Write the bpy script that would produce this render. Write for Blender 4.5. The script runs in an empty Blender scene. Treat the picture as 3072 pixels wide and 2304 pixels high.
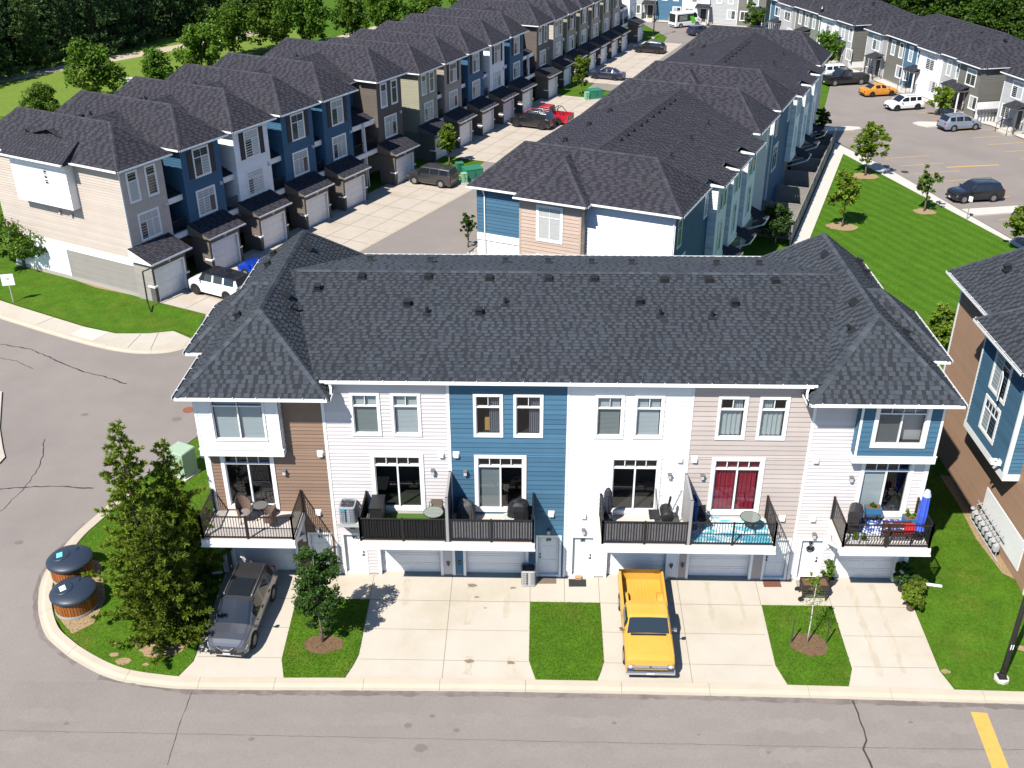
import bpy, math, random
import numpy as np
from mathutils import Vector, Matrix

# ------------------------------------------------------------------ camera, sky, sun, exposure
scene = bpy.context.scene
COL = scene.collection
PITCH, YAW, ROLL = 0.5022, 0.0261, -0.003
CAM = Vector((14.119, -36.9592, 30.2934))
_cy, _sy = math.cos(YAW), math.sin(YAW)
_f = Vector((-_sy*math.cos(PITCH), _cy*math.cos(PITCH), -math.sin(PITCH)))
_r = Vector((_cy, _sy, 0.0)); _u = _r.cross(_f)
_R = _r*math.cos(ROLL)+_u*math.sin(ROLL); _U = -_r*math.sin(ROLL)+_u*math.cos(ROLL)
cam_data = bpy.data.cameras.new('camera'); cam = bpy.data.objects.new('camera', cam_data); COL.objects.link(cam)
cam_data.sensor_width = 36.0; cam_data.lens = 36.0*3094.892/3072.0
cam_data.clip_start = 0.5; cam_data.clip_end = 3000.0
cam.matrix_world = Matrix(((_R.x,_U.x,-_f.x,CAM.x),(_R.y,_U.y,-_f.y,CAM.y),(_R.z,_U.z,-_f.z,CAM.z),(0,0,0,1)))
scene.camera = cam

SUN_EL = math.radians(51.0); _saz = math.atan2(0.584, 0.811)      # the light travels towards +x +y
world = bpy.data.worlds.new('World'); scene.world = world; world.use_nodes = True
_nt = world.node_tree; _nt.nodes.clear()
_sky = _nt.nodes.new('ShaderNodeTexSky'); _sky.sky_type = 'NISHITA'; _sky.sun_disc = False
_sky.sun_elevation = SUN_EL; _sky.sun_rotation = math.pi+_saz; _sky.air_density = 1.0; _sky.dust_density = 0.0; _sky.ozone_density = 5.0; _sky.altitude = 600
_bg = _nt.nodes.new('ShaderNodeBackground'); _bg.inputs['Strength'].default_value = 0.10
_wo = _nt.nodes.new('ShaderNodeOutputWorld')
_nt.links.new(_sky.outputs[0], _bg.inputs[0]); _nt.links.new(_bg.outputs[0], _wo.inputs[0])
sun_data = bpy.data.lights.new('sun', 'SUN'); sun_data.energy = 5.0; sun_data.angle = math.radians(0.53); sun_data.color = (1.0, 0.955, 0.88)
sun = bpy.data.objects.new('sun', sun_data); COL.objects.link(sun); sun.location = (-40, -60, 90)
_tr = Vector((math.sin(_saz)*math.cos(SUN_EL), math.cos(_saz)*math.cos(SUN_EL), -math.sin(SUN_EL)))
sun.rotation_euler = _tr.to_track_quat('-Z', 'Y').to_euler()
vs = scene.view_settings; vs.view_transform = 'Standard'; vs.look = 'None'; vs.exposure = 0.66; vs.gamma = 1.0; vs.use_curve_mapping = False
scene.cycles.max_bounces = 6; scene.cycles.diffuse_bounces = 1; scene.cycles.glossy_bounces = 3; scene.cycles.transparent_max_bounces = 8
scene.cycles.transmission_bounces = 3; scene.cycles.caustics_reflective = False; scene.cycles.caustics_refractive = False
scene.cycles.use_denoising = True

RND = random.Random(7)

# ------------------------------------------------------------------ materials
MATS = {}
def _lk(nt, a, b): nt.links.new(a, b)
def mat(name, col, rough=0.7, spec=0.3, metal=0.0, noise=0.0, nscale=3.0, bump=0.0, bscale=40.0, tint=0.0, objrand=0.0,
        col2=None, c2scale=0.5, c2lo=0.45, c2hi=0.6, coat=0.0, stretch=None, fine=0.0, fscale=60.0):
    """a procedural surface: base colour with noise, optional second colour in patches, per-face tint, per-object variation"""
    if name in MATS: return MATS[name]
    m = bpy.data.materials.new(name); m.use_nodes = True; nt = m.node_tree; N = nt.nodes
    b = N['Principled BSDF']
    b.inputs['Roughness'].default_value = rough; b.inputs['Metallic'].default_value = metal
    b.inputs['Specular IOR Level'].default_value = spec
    if coat: b.inputs['Coat Weight'].default_value = coat; b.inputs['Coat Roughness'].default_value = 0.10
    c4 = (col[0], col[1], col[2], 1.0)
    rgb = N.new('ShaderNodeRGB'); rgb.outputs[0].default_value = c4; cur = rgb.outputs[0]
    need = noise or bump or col2 or fine
    if need:
        g = N.new('ShaderNodeNewGeometry'); pos = g.outputs['Position']
        if stretch:
            vm = N.new('ShaderNodeVectorMath'); vm.operation = 'MULTIPLY'; vm.inputs[1].default_value = stretch; _lk(nt, pos, vm.inputs[0]); pos = vm.outputs[0]
    if col2:
        t = N.new('ShaderNodeTexNoise'); t.inputs['Scale'].default_value = c2scale; t.inputs['Detail'].default_value = 6; t.inputs['Roughness'].default_value = 0.62; _lk(nt, pos, t.inputs['Vector'])
        r = N.new('ShaderNodeMapRange'); r.inputs[1].default_value = c2lo; r.inputs[2].default_value = c2hi; _lk(nt, t.outputs[0], r.inputs[0])
        mx = N.new('ShaderNodeMix'); mx.data_type = 'RGBA'; _lk(nt, r.outputs[0], mx.inputs[0]); _lk(nt, cur, mx.inputs[6]); mx.inputs[7].default_value = (*col2, 1.0); cur = mx.outputs[2]
    def scale_by(sock, lo, hi, cur):
        r = N.new('ShaderNodeMapRange'); r.clamp = False; r.inputs[1].default_value = 0.0; r.inputs[2].default_value = 1.0; r.inputs[3].default_value = lo; r.inputs[4].default_value = hi; _lk(nt, sock, r.inputs[0])
        v = N.new('ShaderNodeVectorMath'); v.operation = 'SCALE'; _lk(nt, cur, v.inputs[0]); _lk(nt, r.outputs[0], v.inputs['Scale']); return v.outputs[0]
    if noise:
        t = N.new('ShaderNodeTexNoise'); t.inputs['Scale'].default_value = nscale; t.inputs['Detail'].default_value = 8; t.inputs['Roughness'].default_value = 0.65; _lk(nt, pos, t.inputs['Vector'])
        cur = scale_by(t.outputs[0], 1.0-noise, 1.0+noise, cur)
    if fine:
        t = N.new('ShaderNodeTexNoise'); t.inputs['Scale'].default_value = fscale; t.inputs['Detail'].default_value = 3; _lk(nt, pos, t.inputs['Vector'])
        cur = scale_by(t.outputs[0], 1.0-fine, 1.0+fine, cur)
    if tint:
        a = N.new('ShaderNodeAttribute'); a.attribute_name = 'tint'
        cur = scale_by(a.outputs['Fac'], 1.0, 1.0+tint, cur)
    if objrand:
        a = N.new('ShaderNodeObjectInfo'); cur = scale_by(a.outputs['Random'], 1.0-objrand, 1.0+objrand, cur)
    _lk(nt, cur, b.inputs['Base Color'])
    if bump:
        t = N.new('ShaderNodeTexNoise'); t.inputs['Scale'].default_value = bscale; t.inputs['Detail'].default_value = 5; _lk(nt, pos, t.inputs['Vector'])
        bp = N.new('ShaderNodeBump'); bp.inputs['Strength'].default_value = bump; bp.inputs['Distance'].default_value = 0.02; _lk(nt, t.outputs[0], bp.inputs['Height']); _lk(nt, bp.outputs[0], b.inputs['Normal'])
    MATS[name] = m; return m
def glass(name, tintc=(0.86,0.90,0.91), refl=0.09):
    if name in MATS: return MATS[name]
    m = bpy.data.materials.new(name); m.use_nodes = True; nt = m.node_tree; N = nt.nodes; N.clear()
    o = N.new('ShaderNodeOutputMaterial'); mx = N.new('ShaderNodeMixShader'); t = N.new('ShaderNodeBsdfTransparent'); g = N.new('ShaderNodeBsdfGlossy')
    t.inputs[0].default_value = (*tintc, 1); g.inputs['Roughness'].default_value = 0.02
    lw = N.new('ShaderNodeLayerWeight'); lw.inputs[0].default_value = 0.35
    r = N.new('ShaderNodeMapRange'); r.inputs[3].default_value = refl*0.6; r.inputs[4].default_value = min(1.0, refl*6); nt.links.new(lw.outputs['Fresnel'], r.inputs[0])
    nt.links.new(r.outputs[0], mx.inputs[0]); nt.links.new(t.outputs[0], mx.inputs[1]); nt.links.new(g.outputs[0], mx.inputs[2]); nt.links.new(mx.outputs[0], o.inputs[0])
    MATS[name] = m; return m
def leafmat(name, col, tint=0.6, trans=0.35):
    """leaf: diffuse plus light passing through, varied face by face and plant by plant"""
    if name in MATS: return MATS[name]
    m = bpy.data.materials.new(name); m.use_nodes = True; nt = m.node_tree; N = nt.nodes; N.clear()
    o = N.new('ShaderNodeOutputMaterial'); mx = N.new('ShaderNodeMixShader'); mx.inputs[0].default_value = trans
    d = N.new('ShaderNodeBsdfPrincipled'); d.inputs['Roughness'].default_value = 0.55; d.inputs['Specular IOR Level'].default_value = 0.25
    t = N.new('ShaderNodeBsdfTranslucent')
    rgb = N.new('ShaderNodeRGB'); rgb.outputs[0].default_value = (*col, 1)
    a = N.new('ShaderNodeAttribute'); a.attribute_name = 'tint'; oi = N.new('ShaderNodeObjectInfo')
    r = N.new('ShaderNodeMapRange'); r.clamp = False; r.inputs[3].default_value = 1.0; r.inputs[4].default_value = 1.0+tint; nt.links.new(a.outputs['Fac'], r.inputs[0])
    r2 = N.new('ShaderNodeMapRange'); r2.inputs[3].default_value = 0.8; r2.inputs[4].default_value = 1.2; nt.links.new(oi.outputs['Random'], r2.inputs[0])
    mu = N.new('ShaderNodeMath'); mu.operation = 'MULTIPLY'; nt.links.new(r.outputs[0], mu.inputs[0]); nt.links.new(r2.outputs[0], mu.inputs[1])
    v = N.new('ShaderNodeVectorMath'); v.operation = 'SCALE'; nt.links.new(rgb.outputs[0], v.inputs[0]); nt.links.new(mu.outputs[0], v.inputs['Scale'])
    v2 = N.new('ShaderNodeVectorMath'); v2.operation = 'MULTIPLY'; v2.inputs[1].default_value = (1.25, 1.15, 0.5); nt.links.new(v.outputs[0], v2.inputs[0])
    nt.links.new(v.outputs[0], d.inputs['Base Color']); nt.links.new(v2.outputs[0], t.inputs[0])
    nt.links.new(d.outputs[0], mx.inputs[1]); nt.links.new(t.outputs[0], mx.inputs[2]); nt.links.new(mx.outputs[0], o.inputs[0])
    MATS[name] = m; return m

WHITE   = mat('white_trim', (0.80,0.80,0.79), 0.45, noise=0.10, nscale=1.2)
GUTTER  = mat('white_gutter', (0.82,0.82,0.82), 0.35)
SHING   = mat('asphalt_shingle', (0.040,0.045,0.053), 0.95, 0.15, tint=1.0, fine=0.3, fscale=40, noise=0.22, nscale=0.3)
SHING_P = mat('asphalt_shingle_piece', (0.048,0.054,0.063), 0.95, 0.15, objrand=0.2, fine=0.35, fscale=35, noise=0.18, nscale=0.35)
SHING_D = mat('dark_shingle', (0.036,0.035,0.043), 0.95, 0.15, tint=0.8, fine=0.4, fscale=22, noise=0.15, nscale=0.3)
BLACKM  = mat('black_metal', (0.015,0.013,0.013), 0.4, 0.5)
BLACKP  = mat('black_plastic', (0.02,0.02,0.022), 0.5, 0.4)
RUBBER  = mat('rubber', (0.018,0.018,0.019), 0.8, 0.2)
CONC    = mat('concrete', (0.455,0.41,0.345), 0.9, 0.15, noise=0.10, nscale=0.7, col2=(0.405,0.35,0.265), c2scale=0.28, c2lo=0.5, c2hi=0.75, fine=0.06, fscale=30, bump=0.08, bscale=30)
CONC_L  = mat('concrete_light', (0.50,0.47,0.42), 0.9, 0.15, noise=0.08, nscale=1.2, fine=0.06)
CURBM   = mat('curb_concrete', (0.43,0.375,0.295), 0.9, 0.15, noise=0.12, nscale=1.0, fine=0.06, fscale=30)
ASPH    = mat('asphalt', (0.232,0.203,0.183), 0.92, 0.15, noise=0.10, nscale=0.35, col2=(0.205,0.18,0.163), c2scale=0.16, c2lo=0.45, c2hi=0.7, fine=0.22, fscale=18, bump=0.15, bscale=60)
TAR     = mat('tar_seal', (0.045,0.042,0.04), 0.7)
YELLOWP = mat('yellow_road_paint', (0.56,0.34,0.08), 0.8, noise=0.25, nscale=4, col2=(0.3,0.22,0.12), c2scale=2.0, c2lo=0.58, c2hi=0.7)
GRASS   = mat('grass', (0.056,0.122,0.008), 0.95, 0.1, noise=0.5, nscale=0.9, col2=(0.088,0.125,0.014), c2scale=0.55, c2lo=0.5, c2hi=0.72, fine=0.55, fscale=9, bump=0.6, bscale=14)
SOIL    = mat('mulch_soil', (0.15,0.09,0.055), 0.95, 0.1, noise=0.4, nscale=5, bump=0.7, bscale=12, fine=0.4, fscale=20)
DRYSOIL = mat('dry_soil', (0.30,0.21,0.12), 0.95, 0.1, noise=0.3, nscale=2, fine=0.3, fscale=14, bump=0.4, bscale=12)
GLASS   = glass('window_glass')
DGLASS  = mat('dark_window', (0.02,0.024,0.028), 0.06, 0.7)
LGLASS  = mat('blind_window', (0.42,0.46,0.46), 0.12, 0.6, noise=0.15, nscale=3)
CARGL   = mat('car_glass', (0.012,0.016,0.022), 0.03, 0.9)
CHROME  = mat('chrome', (0.75,0.75,0.76), 0.12, 0.8, metal=1.0)
ALLOY   = mat('alloy', (0.45,0.45,0.47), 0.3, 0.6, metal=0.9)

# ------------------------------------------------------------------ mesh building
class MB:
    def __init__(self): self.v=[]; self.f=[]; self.m=[]; self.t=[]; self.cur=0; self.tint=0.0
    def face(self, pts, mi=None, tint=None):
        i=len(self.v); self.v.extend(tuple(p) for p in pts); self.f.append(tuple(range(i,i+len(pts))))
        self.m.append(self.cur if mi is None else mi); self.t.append(self.tint if tint is None else tint)
    def hexa(self, p, mi=None):      # 8 corners: bottom 0-3 ccw, top 4-7
        i=len(self.v); self.v.extend(tuple(q) for q in p)
        for q in ((3,2,1,0),(4,5,6,7),(0,1,5,4),(1,2,6,5),(2,3,7,6),(3,0,4,7)):
            self.f.append(tuple(i+k for k in q)); self.m.append(self.cur if mi is None else mi); self.t.append(self.tint)
    def box(self, x0,x1,y0,y1,z0,z1, mi=None):
        self.hexa([(x0,y0,z0),(x1,y0,z0),(x1,y1,z0),(x0,y1,z0),(x0,y0,z1),(x1,y0,z1),(x1,y1,z1),(x0,y1,z1)], mi)
    def bar(self, a, b, w, h=None, up=(0,0,1), mi=None):       # square bar from a to b
        a=Vector(a); b=Vector(b); h=w if h is None else h; d=(b-a).normalized(); up=Vector(up)
        if abs(d.dot(up))>0.98: up=Vector((0,1,0))
        s=d.cross(up).normalized()*(w/2); t=s.cross(d).normalized()*(h/2)
        self.hexa([a-s-t,a+s-t,b+s-t,b-s-t,a-s+t,a+s+t,b+s+t,b-s+t], mi)
    def tube(self, pts, rads, n=8, cap=True, mi=None):
        pts=[Vector(p) for p in pts]; base=len(self.v); mi=self.cur if mi is None else mi
        for k,p in enumerate(pts):
            d=(pts[min(k+1,len(pts)-1)]-pts[max(k-1,0)]).normalized(); up=Vector((0,0,1)) if abs(d.z)<0.95 else Vector((1,0,0))
            s=d.cross(up).normalized(); t=s.cross(d)
            for j in range(n):
                a=2*math.pi*j/n; self.v.append(tuple(p+(s*math.cos(a)+t*math.sin(a))*rads[k]))
        for k in range(len(pts)-1):
            for j in range(n):
                self.f.append((base+k*n+j, base+k*n+(j+1)%n, base+(k+1)*n+(j+1)%n, base+(k+1)*n+j)); self.m.append(mi); self.t.append(self.tint)
        if cap:
            self.f.append(tuple(base+j for j in reversed(range(n)))); self.m.append(mi); self.t.append(self.tint)
            e=base+(len(pts)-1)*n; self.f.append(tuple(e+j for j in range(n))); self.m.append(mi); self.t.append(self.tint)
    def lathe(self, prof, c=(0,0,0), n=24, mi=None):            # prof: list of (r,z)
        base=len(self.v); mi=self.cur if mi is None else mi
        for r,z in prof:
            for j in range(n):
                a=2*math.pi*j/n; self.v.append((c[0]+r*math.cos(a), c[1]+r*math.sin(a), c[2]+z))
        for k in range(len(prof)-1):
            for j in range(n):
                self.f.append((base+k*n+j, base+k*n+(j+1)%n, base+(k+1)*n+(j+1)%n, base+(k+1)*n+j)); self.m.append(mi); self.t.append(self.tint)
        for k,rev in ((0,True),(len(prof)-1,False)):
            if prof[k][0]>1e-4:
                idx=[base+k*n+j for j in range(n)]; self.f.append(tuple(reversed(idx)) if rev else tuple(idx)); self.m.append(mi); self.t.append(self.tint)
    def mesh(self, name, mats, smooth=False):
        me=bpy.data.meshes.new(name); me.from_pydata(self.v, [], self.f)
        for m in (mats if isinstance(mats,(list,tuple)) else [mats]): me.materials.append(m)
        if any(self.m): me.polygons.foreach_set('material_index', self.m)
        if any(self.t):
            at=me.attributes.new('tint','FLOAT','FACE'); at.data.foreach_set('value', self.t)
        if smooth is True: me.polygons.foreach_set('use_smooth', [True]*len(self.f))
        me.update()
        return me
    def build(self, name, mats, parent=None, smooth=False, loc=None, **tags):
        me=self.mesh(name, mats, smooth); return obj(name, me, parent, loc, **tags)
def obj(name, me, parent=None, loc=None, label=None, cat=None, group=None, kind=None):
    o=bpy.data.objects.new(name, me); COL.objects.link(o)
    if parent is not None: o.parent=parent
    if loc is not None: o.location=loc
    tag(o,label,cat,group,kind); return o
def tag(o, label=None, cat=None, group=None, kind=None):
    if label: o['label']=label
    if cat: o['category']=cat
    if group: o['group']=group
    if kind: o['kind']=kind
    return o
def thing(name, label, cat, loc=(0,0,0), rz=0.0, group=None, scale=None):
    o=bpy.data.objects.new(name, None); COL.objects.link(o); o.location=loc; o.rotation_euler=(0,0,rz); o.empty_display_size=0.3
    if scale: o.scale=scale
    return tag(o,label,cat,group)
def copy_tree(o, parent=None):
    c=o.copy(); COL.objects.link(c); c.parent=parent
    for ch in list(o.children): copy_tree(ch, c)
    return c
def h(y): return 0.0 if y>=0 else max(0.0846*y,-0.54)
class Face:
    """a wall plane: u runs to the right seen from outside, n points outwards"""
    def __init__(s,o,r,n): s.o=Vector(o); s.r=Vector(r); s.n=Vector(n)
    def p(s,u,z,d=0.0): return s.o+s.r*u+Vector((0,0,z))+s.n*d
    def box(s,mb,u0,u1,z0,z1,d0,d1,mi=None):
        mb.hexa([s.p(u0,z0,d1),s.p(u1,z0,d1),s.p(u1,z0,d0),s.p(u0,z0,d0),s.p(u0,z1,d1),s.p(u1,z1,d1),s.p(u1,z1,d0),s.p(u0,z1,d0)],mi)
def front(y): return Face((0,y,0),(1,0,0),(0,-1,0))
def leftf(x): return Face((x,0,0),(0,-1,0),(-1,0,0))     # u = -y
def rightf(x): return Face((x,0,0),(0,1,0),(1,0,0))      # u = y
def backf(y): return Face((0,y,0),(-1,0,0),(0,1,0))
# ------------------------------------------------------------------ roofs
def _clip(poly, a, b):            # keep left of a->b (2D)
    out=[]; n=len(poly)
    ex,ey=b[0]-a[0],b[1]-a[1]
    d=[ex*(p[1]-a[1])-ey*(p[0]-a[0]) for p in poly]
    for i in range(n):
        j=(i+1)%n
        if d[i]>=0: out.append(poly[i])
        if (d[i]>=0)!=(d[j]>=0):
            t=d[i]/(d[i]-d[j]); out.append((poly[i][0]+t*(poly[j][0]-poly[i][0]), poly[i][1]+t*(poly[j][1]-poly[i][1])))
    return out
def plane_frame(poly):
    P=[Vector(p) for p in poly]; nrm=Vector((0,0,0))
    for i in range(len(P)): nrm+=(P[i]).cross(P[(i+1)%len(P)])
    nrm.normalize()
    if nrm.z<0: nrm=-nrm; P.reverse()
    e=Vector((0,0,1)).cross(nrm); e.normalize(); s=nrm.cross(e); s.normalize()
    o=min(P,key=lambda q:q.dot(s))
    uv=[((q-o).dot(e),(q-o).dot(s)) for q in P]
    ar=sum(uv[i][0]*uv[(i+1)%len(uv)][1]-uv[(i+1)%len(uv)][0]*uv[i][1] for i in range(len(uv)))
    if ar<0: uv.reverse(); P.reverse()
    return P,nrm,e,s,o,uv
def shingle(mb, poly, ex=0.195, wr=(0.14,0.28), seed=1, pieces=None, want=0, mi=0, thick=1.0):
    """cover a roof plane with overlapping courses of uneven laminated tabs"""
    rng=random.Random(seed); P,nrm,e,s,o,uv=plane_frame(poly)
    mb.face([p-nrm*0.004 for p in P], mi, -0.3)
    vmax=max(q[1] for q in uv); k=0; v=0.0; n=len(uv)
    while v<vmax:
        # span of the polygon in this course
        us=[]
        for vv in (v, min(v+ex,vmax)):
            for i in range(n):
                a,b=uv[i],uv[(i+1)%n]
                if (a[1]-vv)*(b[1]-vv)<=0 and abs(a[1]-b[1])>1e-9:
                    us.append(a[0]+(b[0]-a[0])*(vv-a[1])/(b[1]-a[1]))
                elif abs(a[1]-vv)<1e-6: us.append(a[0])
        if not us: v+=ex; continue
        for q in uv:
            if v<=q[1]<=v+ex: us.append(q[0])
        u=min(us)-rng.uniform(0,0.3); ue=max(us); raised=rng.random()<0.5
        while u<ue:
            w=rng.uniform(*wr)*(1.0 if raised else 0.72); tab=[(u,v),(u+w,v),(u+w,v+ex*1.03),(u,v+ex*1.03)]
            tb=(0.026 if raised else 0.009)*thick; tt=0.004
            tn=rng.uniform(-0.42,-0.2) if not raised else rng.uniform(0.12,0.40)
            for i in range(n):
                if not tab: break
                tab=_clip(tab, uv[i], uv[(i+1)%n])
            if len(tab)>=3:
                def P3(q,hh): return o+e*q[0]+s*q[1]+nrm*hh
                top=[P3(q, tb+(tt-tb)*min(1.0,max(0.0,(q[1]-v)/ex))) for q in tab]
                low=[q for q in tab if abs(q[1]-v)<1e-6]
                fr=None
                if len(low)==2:
                    a,b=(low if low[0][0]<low[1][0] else low[::-1])
                    fr=[P3(a,0),P3(b,0),P3(b,tb),P3(a,tb)]
                if pieces is not None and len(pieces)<want and len(tab)==4 and fr and raised:
                    pieces.append((P3((u,v),0),w,e,s,nrm,ex,tb))
                else:
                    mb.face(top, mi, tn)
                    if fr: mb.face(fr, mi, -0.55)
            u+=w; raised=(not raised) if rng.random()<0.92 else raised
        v+=ex; k+=1
def caps(mb, a, b, nl, nr, seed=1, mi=0, w=0.17, step=0.26):
    """ridge and hip caps: short folded pieces overlapping along the line a-b"""
    rng=random.Random(seed); a=Vector(a); b=Vector(b); d=b-a; L=d.length; d/=L
    def down(nm):
        nm=Vector(nm).normalized(); t=nm.cross(d); return t if t.z<0 else -t
    dl,dr=down(nl),down(nr); up=(Vector(nl).normalized()+Vector(nr).normalized()).normalized(); k=0.0
    while k<L:
        e2=min(k+step*1.08,L); p=a+d*k+up*0.045; q=a+d*e2+up*0.03; t=rng.uniform(0.05,0.75)
        mb.face([p,q,q+dl*w,p+dl*w],mi,t); mb.face([q,p,p+dr*w,q+dr*w],mi,t)
        mb.face([p+dl*w,p,p-up*0.03,p+dl*w-up*0.03],mi,-0.3); mb.face([p,p+dr*w,p+dr*w-up*0.03,p-up*0.03],mi,-0.3)
        k+=step
def pn(poly): return plane_frame(poly)[1]
def hip_roof(x0,x1,y0,y1,e,zr,run,axis='y'):
    """planes of a hip roof; ridge runs along axis; run = horizontal length of the end hips"""
    if axis=='y':
        xc=(x0+x1)/2; a=(xc,y0+run,zr); b=(xc,y1-run,zr)
        return dict(front=[(x0,y0,e),(x1,y0,e),a], back=[(x1,y1,e),(x0,y1,e),b], left=[(x0,y1,e),(x0,y0,e),a,b], right=[(x1,y0,e),(x1,y1,e),b,a]), a, b
    yc=(y0+y1)/2; a=(x0+run,yc,zr); b=(x1-run,yc,zr)
    return dict(left=[(x0,y1,e),(x0,y0,e),a], right=[(x1,y0,e),(x1,y1,e),b], front=[(x0,y0,e),(x1,y0,e),b,a], back=[(x1,y1,e),(x0,y1,e),a,b]), a, b
def hip_caps(mb, pl, a, b, x0,x1,y0,y1,e, axis='y', seed=3, which=None):
    n={k:pn(v) for k,v in pl.items()}
    if axis=='y':
        items=[((x0,y0,e),a,'left','front'),((x1,y0,e),a,'front','right'),((x0,y1,e),b,'left','back'),((x1,y1,e),b,'right','back'),(a,b,'left','right')]
    else:
        items=[((x0,y0,e),a,'left','front'),((x0,y1,e),a,'left','back'),((x1,y0,e),b,'front','right'),((x1,y1,e),b,'right','back'),(a,b,'front','back')]
    for i,(p,q,l,r) in enumerate(items):
        if which is None or i in which: caps(mb,p,q,n[l],n[r],seed+i)
def gutter(root, a, b, size=0.11, name='gutter', mat_=None, brackets=0.0):
    """eaves trough: fascia board plus an open U-shaped gutter from a to b (outside is to the right of a->b)"""
    mb=MB(); a=Vector(a); b=Vector(b); d=(b-a).normalized(); o=Vector((d.y,-d.x,0)); z=Vector((0,0,1))
    w=size
    def strip(p0,p1,q0,q1): mb.hexa([p0,q0,q1,p1, p0+z*0.001,q0+z*0.001,q1+z*0.001,p1+z*0.001])
    # outer lip, floor, fascia
    def bx(o0,o1,z0,z1): mb.hexa([a+o*o0+z*z0,b+o*o0+z*z0,b+o*o1+z*z0,a+o*o1+z*z0,a+o*o0+z*z1,b+o*o0+z*z1,b+o*o1+z*z1,a+o*o1+z*z1])
    w=size+0.03; bx(0.0,0.02,-0.15,-0.03); mb.cur=1; bx(0.02,w-0.02,-0.11,-0.06); mb.cur=0; bx(w-0.02,w,-0.115,0.0)
    g=mb.build(name,[mat_ or GUTTER,BLACKP],root)
    if brackets:
        k=brackets/2; L=(b-a).length; mb2=MB()
        while k<L:
            p=a+d*k; mb2.bar(p+o*0.02+z*0.016,p+o*w+z*0.016,0.03,0.012); k+=brackets
        mb2.build('gutter_bracket',mat_ or GUTTER,g)
    return g
def roof_vent(root, p, sl, kind='box', yaw=0.0):
    """small black roof ventilator; sl = roof slope vector (down-slope unit)"""
    mb=MB()
    if kind=='box':
        mb.box(-0.21,0.21,-0.19,0.19,0.0,0.05); mb.hexa([(-0.17,-0.17,0.05),(0.17,-0.17,0.05),(0.17,0.16,0.05),(-0.17,0.16,0.05),(-0.15,-0.15,0.19),(0.15,-0.15,0.19),(0.15,0.13,0.15),(-0.15,0.13,0.15)])
        for i in range(4): mb.box(-0.13+i*0.07,-0.09+i*0.07,-0.16,0.14,0.15,0.20)
    elif kind=='hood':
        mb.box(-0.2,0.2,-0.22,0.2,-0.02,0.025); mb.box(-0.13,0.13,-0.15,0.12,0.02,0.26); mb.box(-0.15,0.15,-0.18,0.14,0.23,0.27)
    else:
        mb.box(-0.19,0.19,-0.21,0.17,-0.02,0.02); mb.lathe([(0.10,0.0),(0.075,0.05),(0.075,0.34),(0.05,0.345)],n=10)
    o=mb.build('roof_vent',BLACKP,root,loc=p); o.rotation_euler=(sl,0,yaw) ; return o

# ------------------------------------------------------------------ walls, siding, openings
def _sub(iv, cuts):
    out=[iv]
    for c in cuts:
        nx=[]
        for a,b in out:
            if c[1]<=a or c[0]>=b: nx.append((a,b))
            else:
                if c[0]>a: nx.append((a,c[0]))
                if c[1]<b: nx.append((c[1],b))
        out=nx
    return [(a,b) for a,b in out if b-a>0.02]
def wall_skin(mb, face, u0,u1,z0,z1, holes=(), mi=None, d=0.0):
    us=sorted({u0,u1,*[min(max(v,u0),u1) for hh in holes for v in hh[:2]]}); zs=sorted({z0,z1,*[min(max(v,z0),z1) for hh in holes for v in hh[2:]]})
    for i in range(len(us)-1):
        for j in range(len(zs)-1):
            cu,cz=(us[i]+us[i+1])/2,(zs[j]+zs[j+1])/2
            if any(hh[0]<cu<hh[1] and hh[2]<cz<hh[3] for hh in holes): continue
            mb.face([face.p(us[i],zs[j],d),face.p(us[i+1],zs[j],d),face.p(us[i+1],zs[j+1],d),face.p(us[i],zs[j+1],d)],mi)
def courses(u0,u1,z0,z1,holes,ex):
    z=z0; out=[]
    while z<z1-0.01:
        zt=min(z+ex,z1)
        # split vertically where a hole starts or ends inside the course
        cuts=sorted({z,zt,*[v for hh in holes for v in hh[2:] if z+0.015<v<zt-0.015]})
        for a,b in zip(cuts[:-1],cuts[1:]):
            mid=(a+b)/2
            for s,t in _sub((u0,u1),[hh[:2] for hh in holes if hh[2]<mid<hh[3]]): out.append((s,t,a,b))
        z=zt
    return out
def lap_siding(mb, face, u0,u1,z0,z1, holes=(), ex=0.19, proud=0.035, mi=None, var=0.12, seed=5):
    rng=random.Random(seed)
    for s,t,a,b in courses(u0,u1,z0,z1,holes,ex):
        tn=rng.uniform(-var,var)
        mb.face([face.p(s,a,proud),face.p(t,a,proud),face.p(t,b,0.004),face.p(s,b,0.004)],mi,tn)
        mb.face([face.p(s,a,0.0),face.p(t,a,0.0),face.p(t,a,proud),face.p(s,a,proud)],mi,tn)
PLANKS=[]       # (length, face, s,t,a,b, material, parent)
_plank_mesh={}
def plank_mesh(m, ex):
    k=(m.name,round(ex,3))
    if k not in _plank_mesh:
        mb=MB(); mb.hexa([(0,-0.036,0),(1,-0.036,0),(1,0,0),(0,0,0),(0,-0.007,ex),(1,-0.007,ex),(1,0,ex),(0,0,ex)])
        _plank_mesh[k]=mb.mesh('plank',m)
    return _plank_mesh[k]
def plank_wall(parent, face, u0,u1,z0,z1, holes, ex, m):
    for s,t,a,b in courses(u0,u1,z0,z1,holes,ex): PLANKS.append((t-s,face,s,t,a,b,m,parent,ex))
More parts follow.
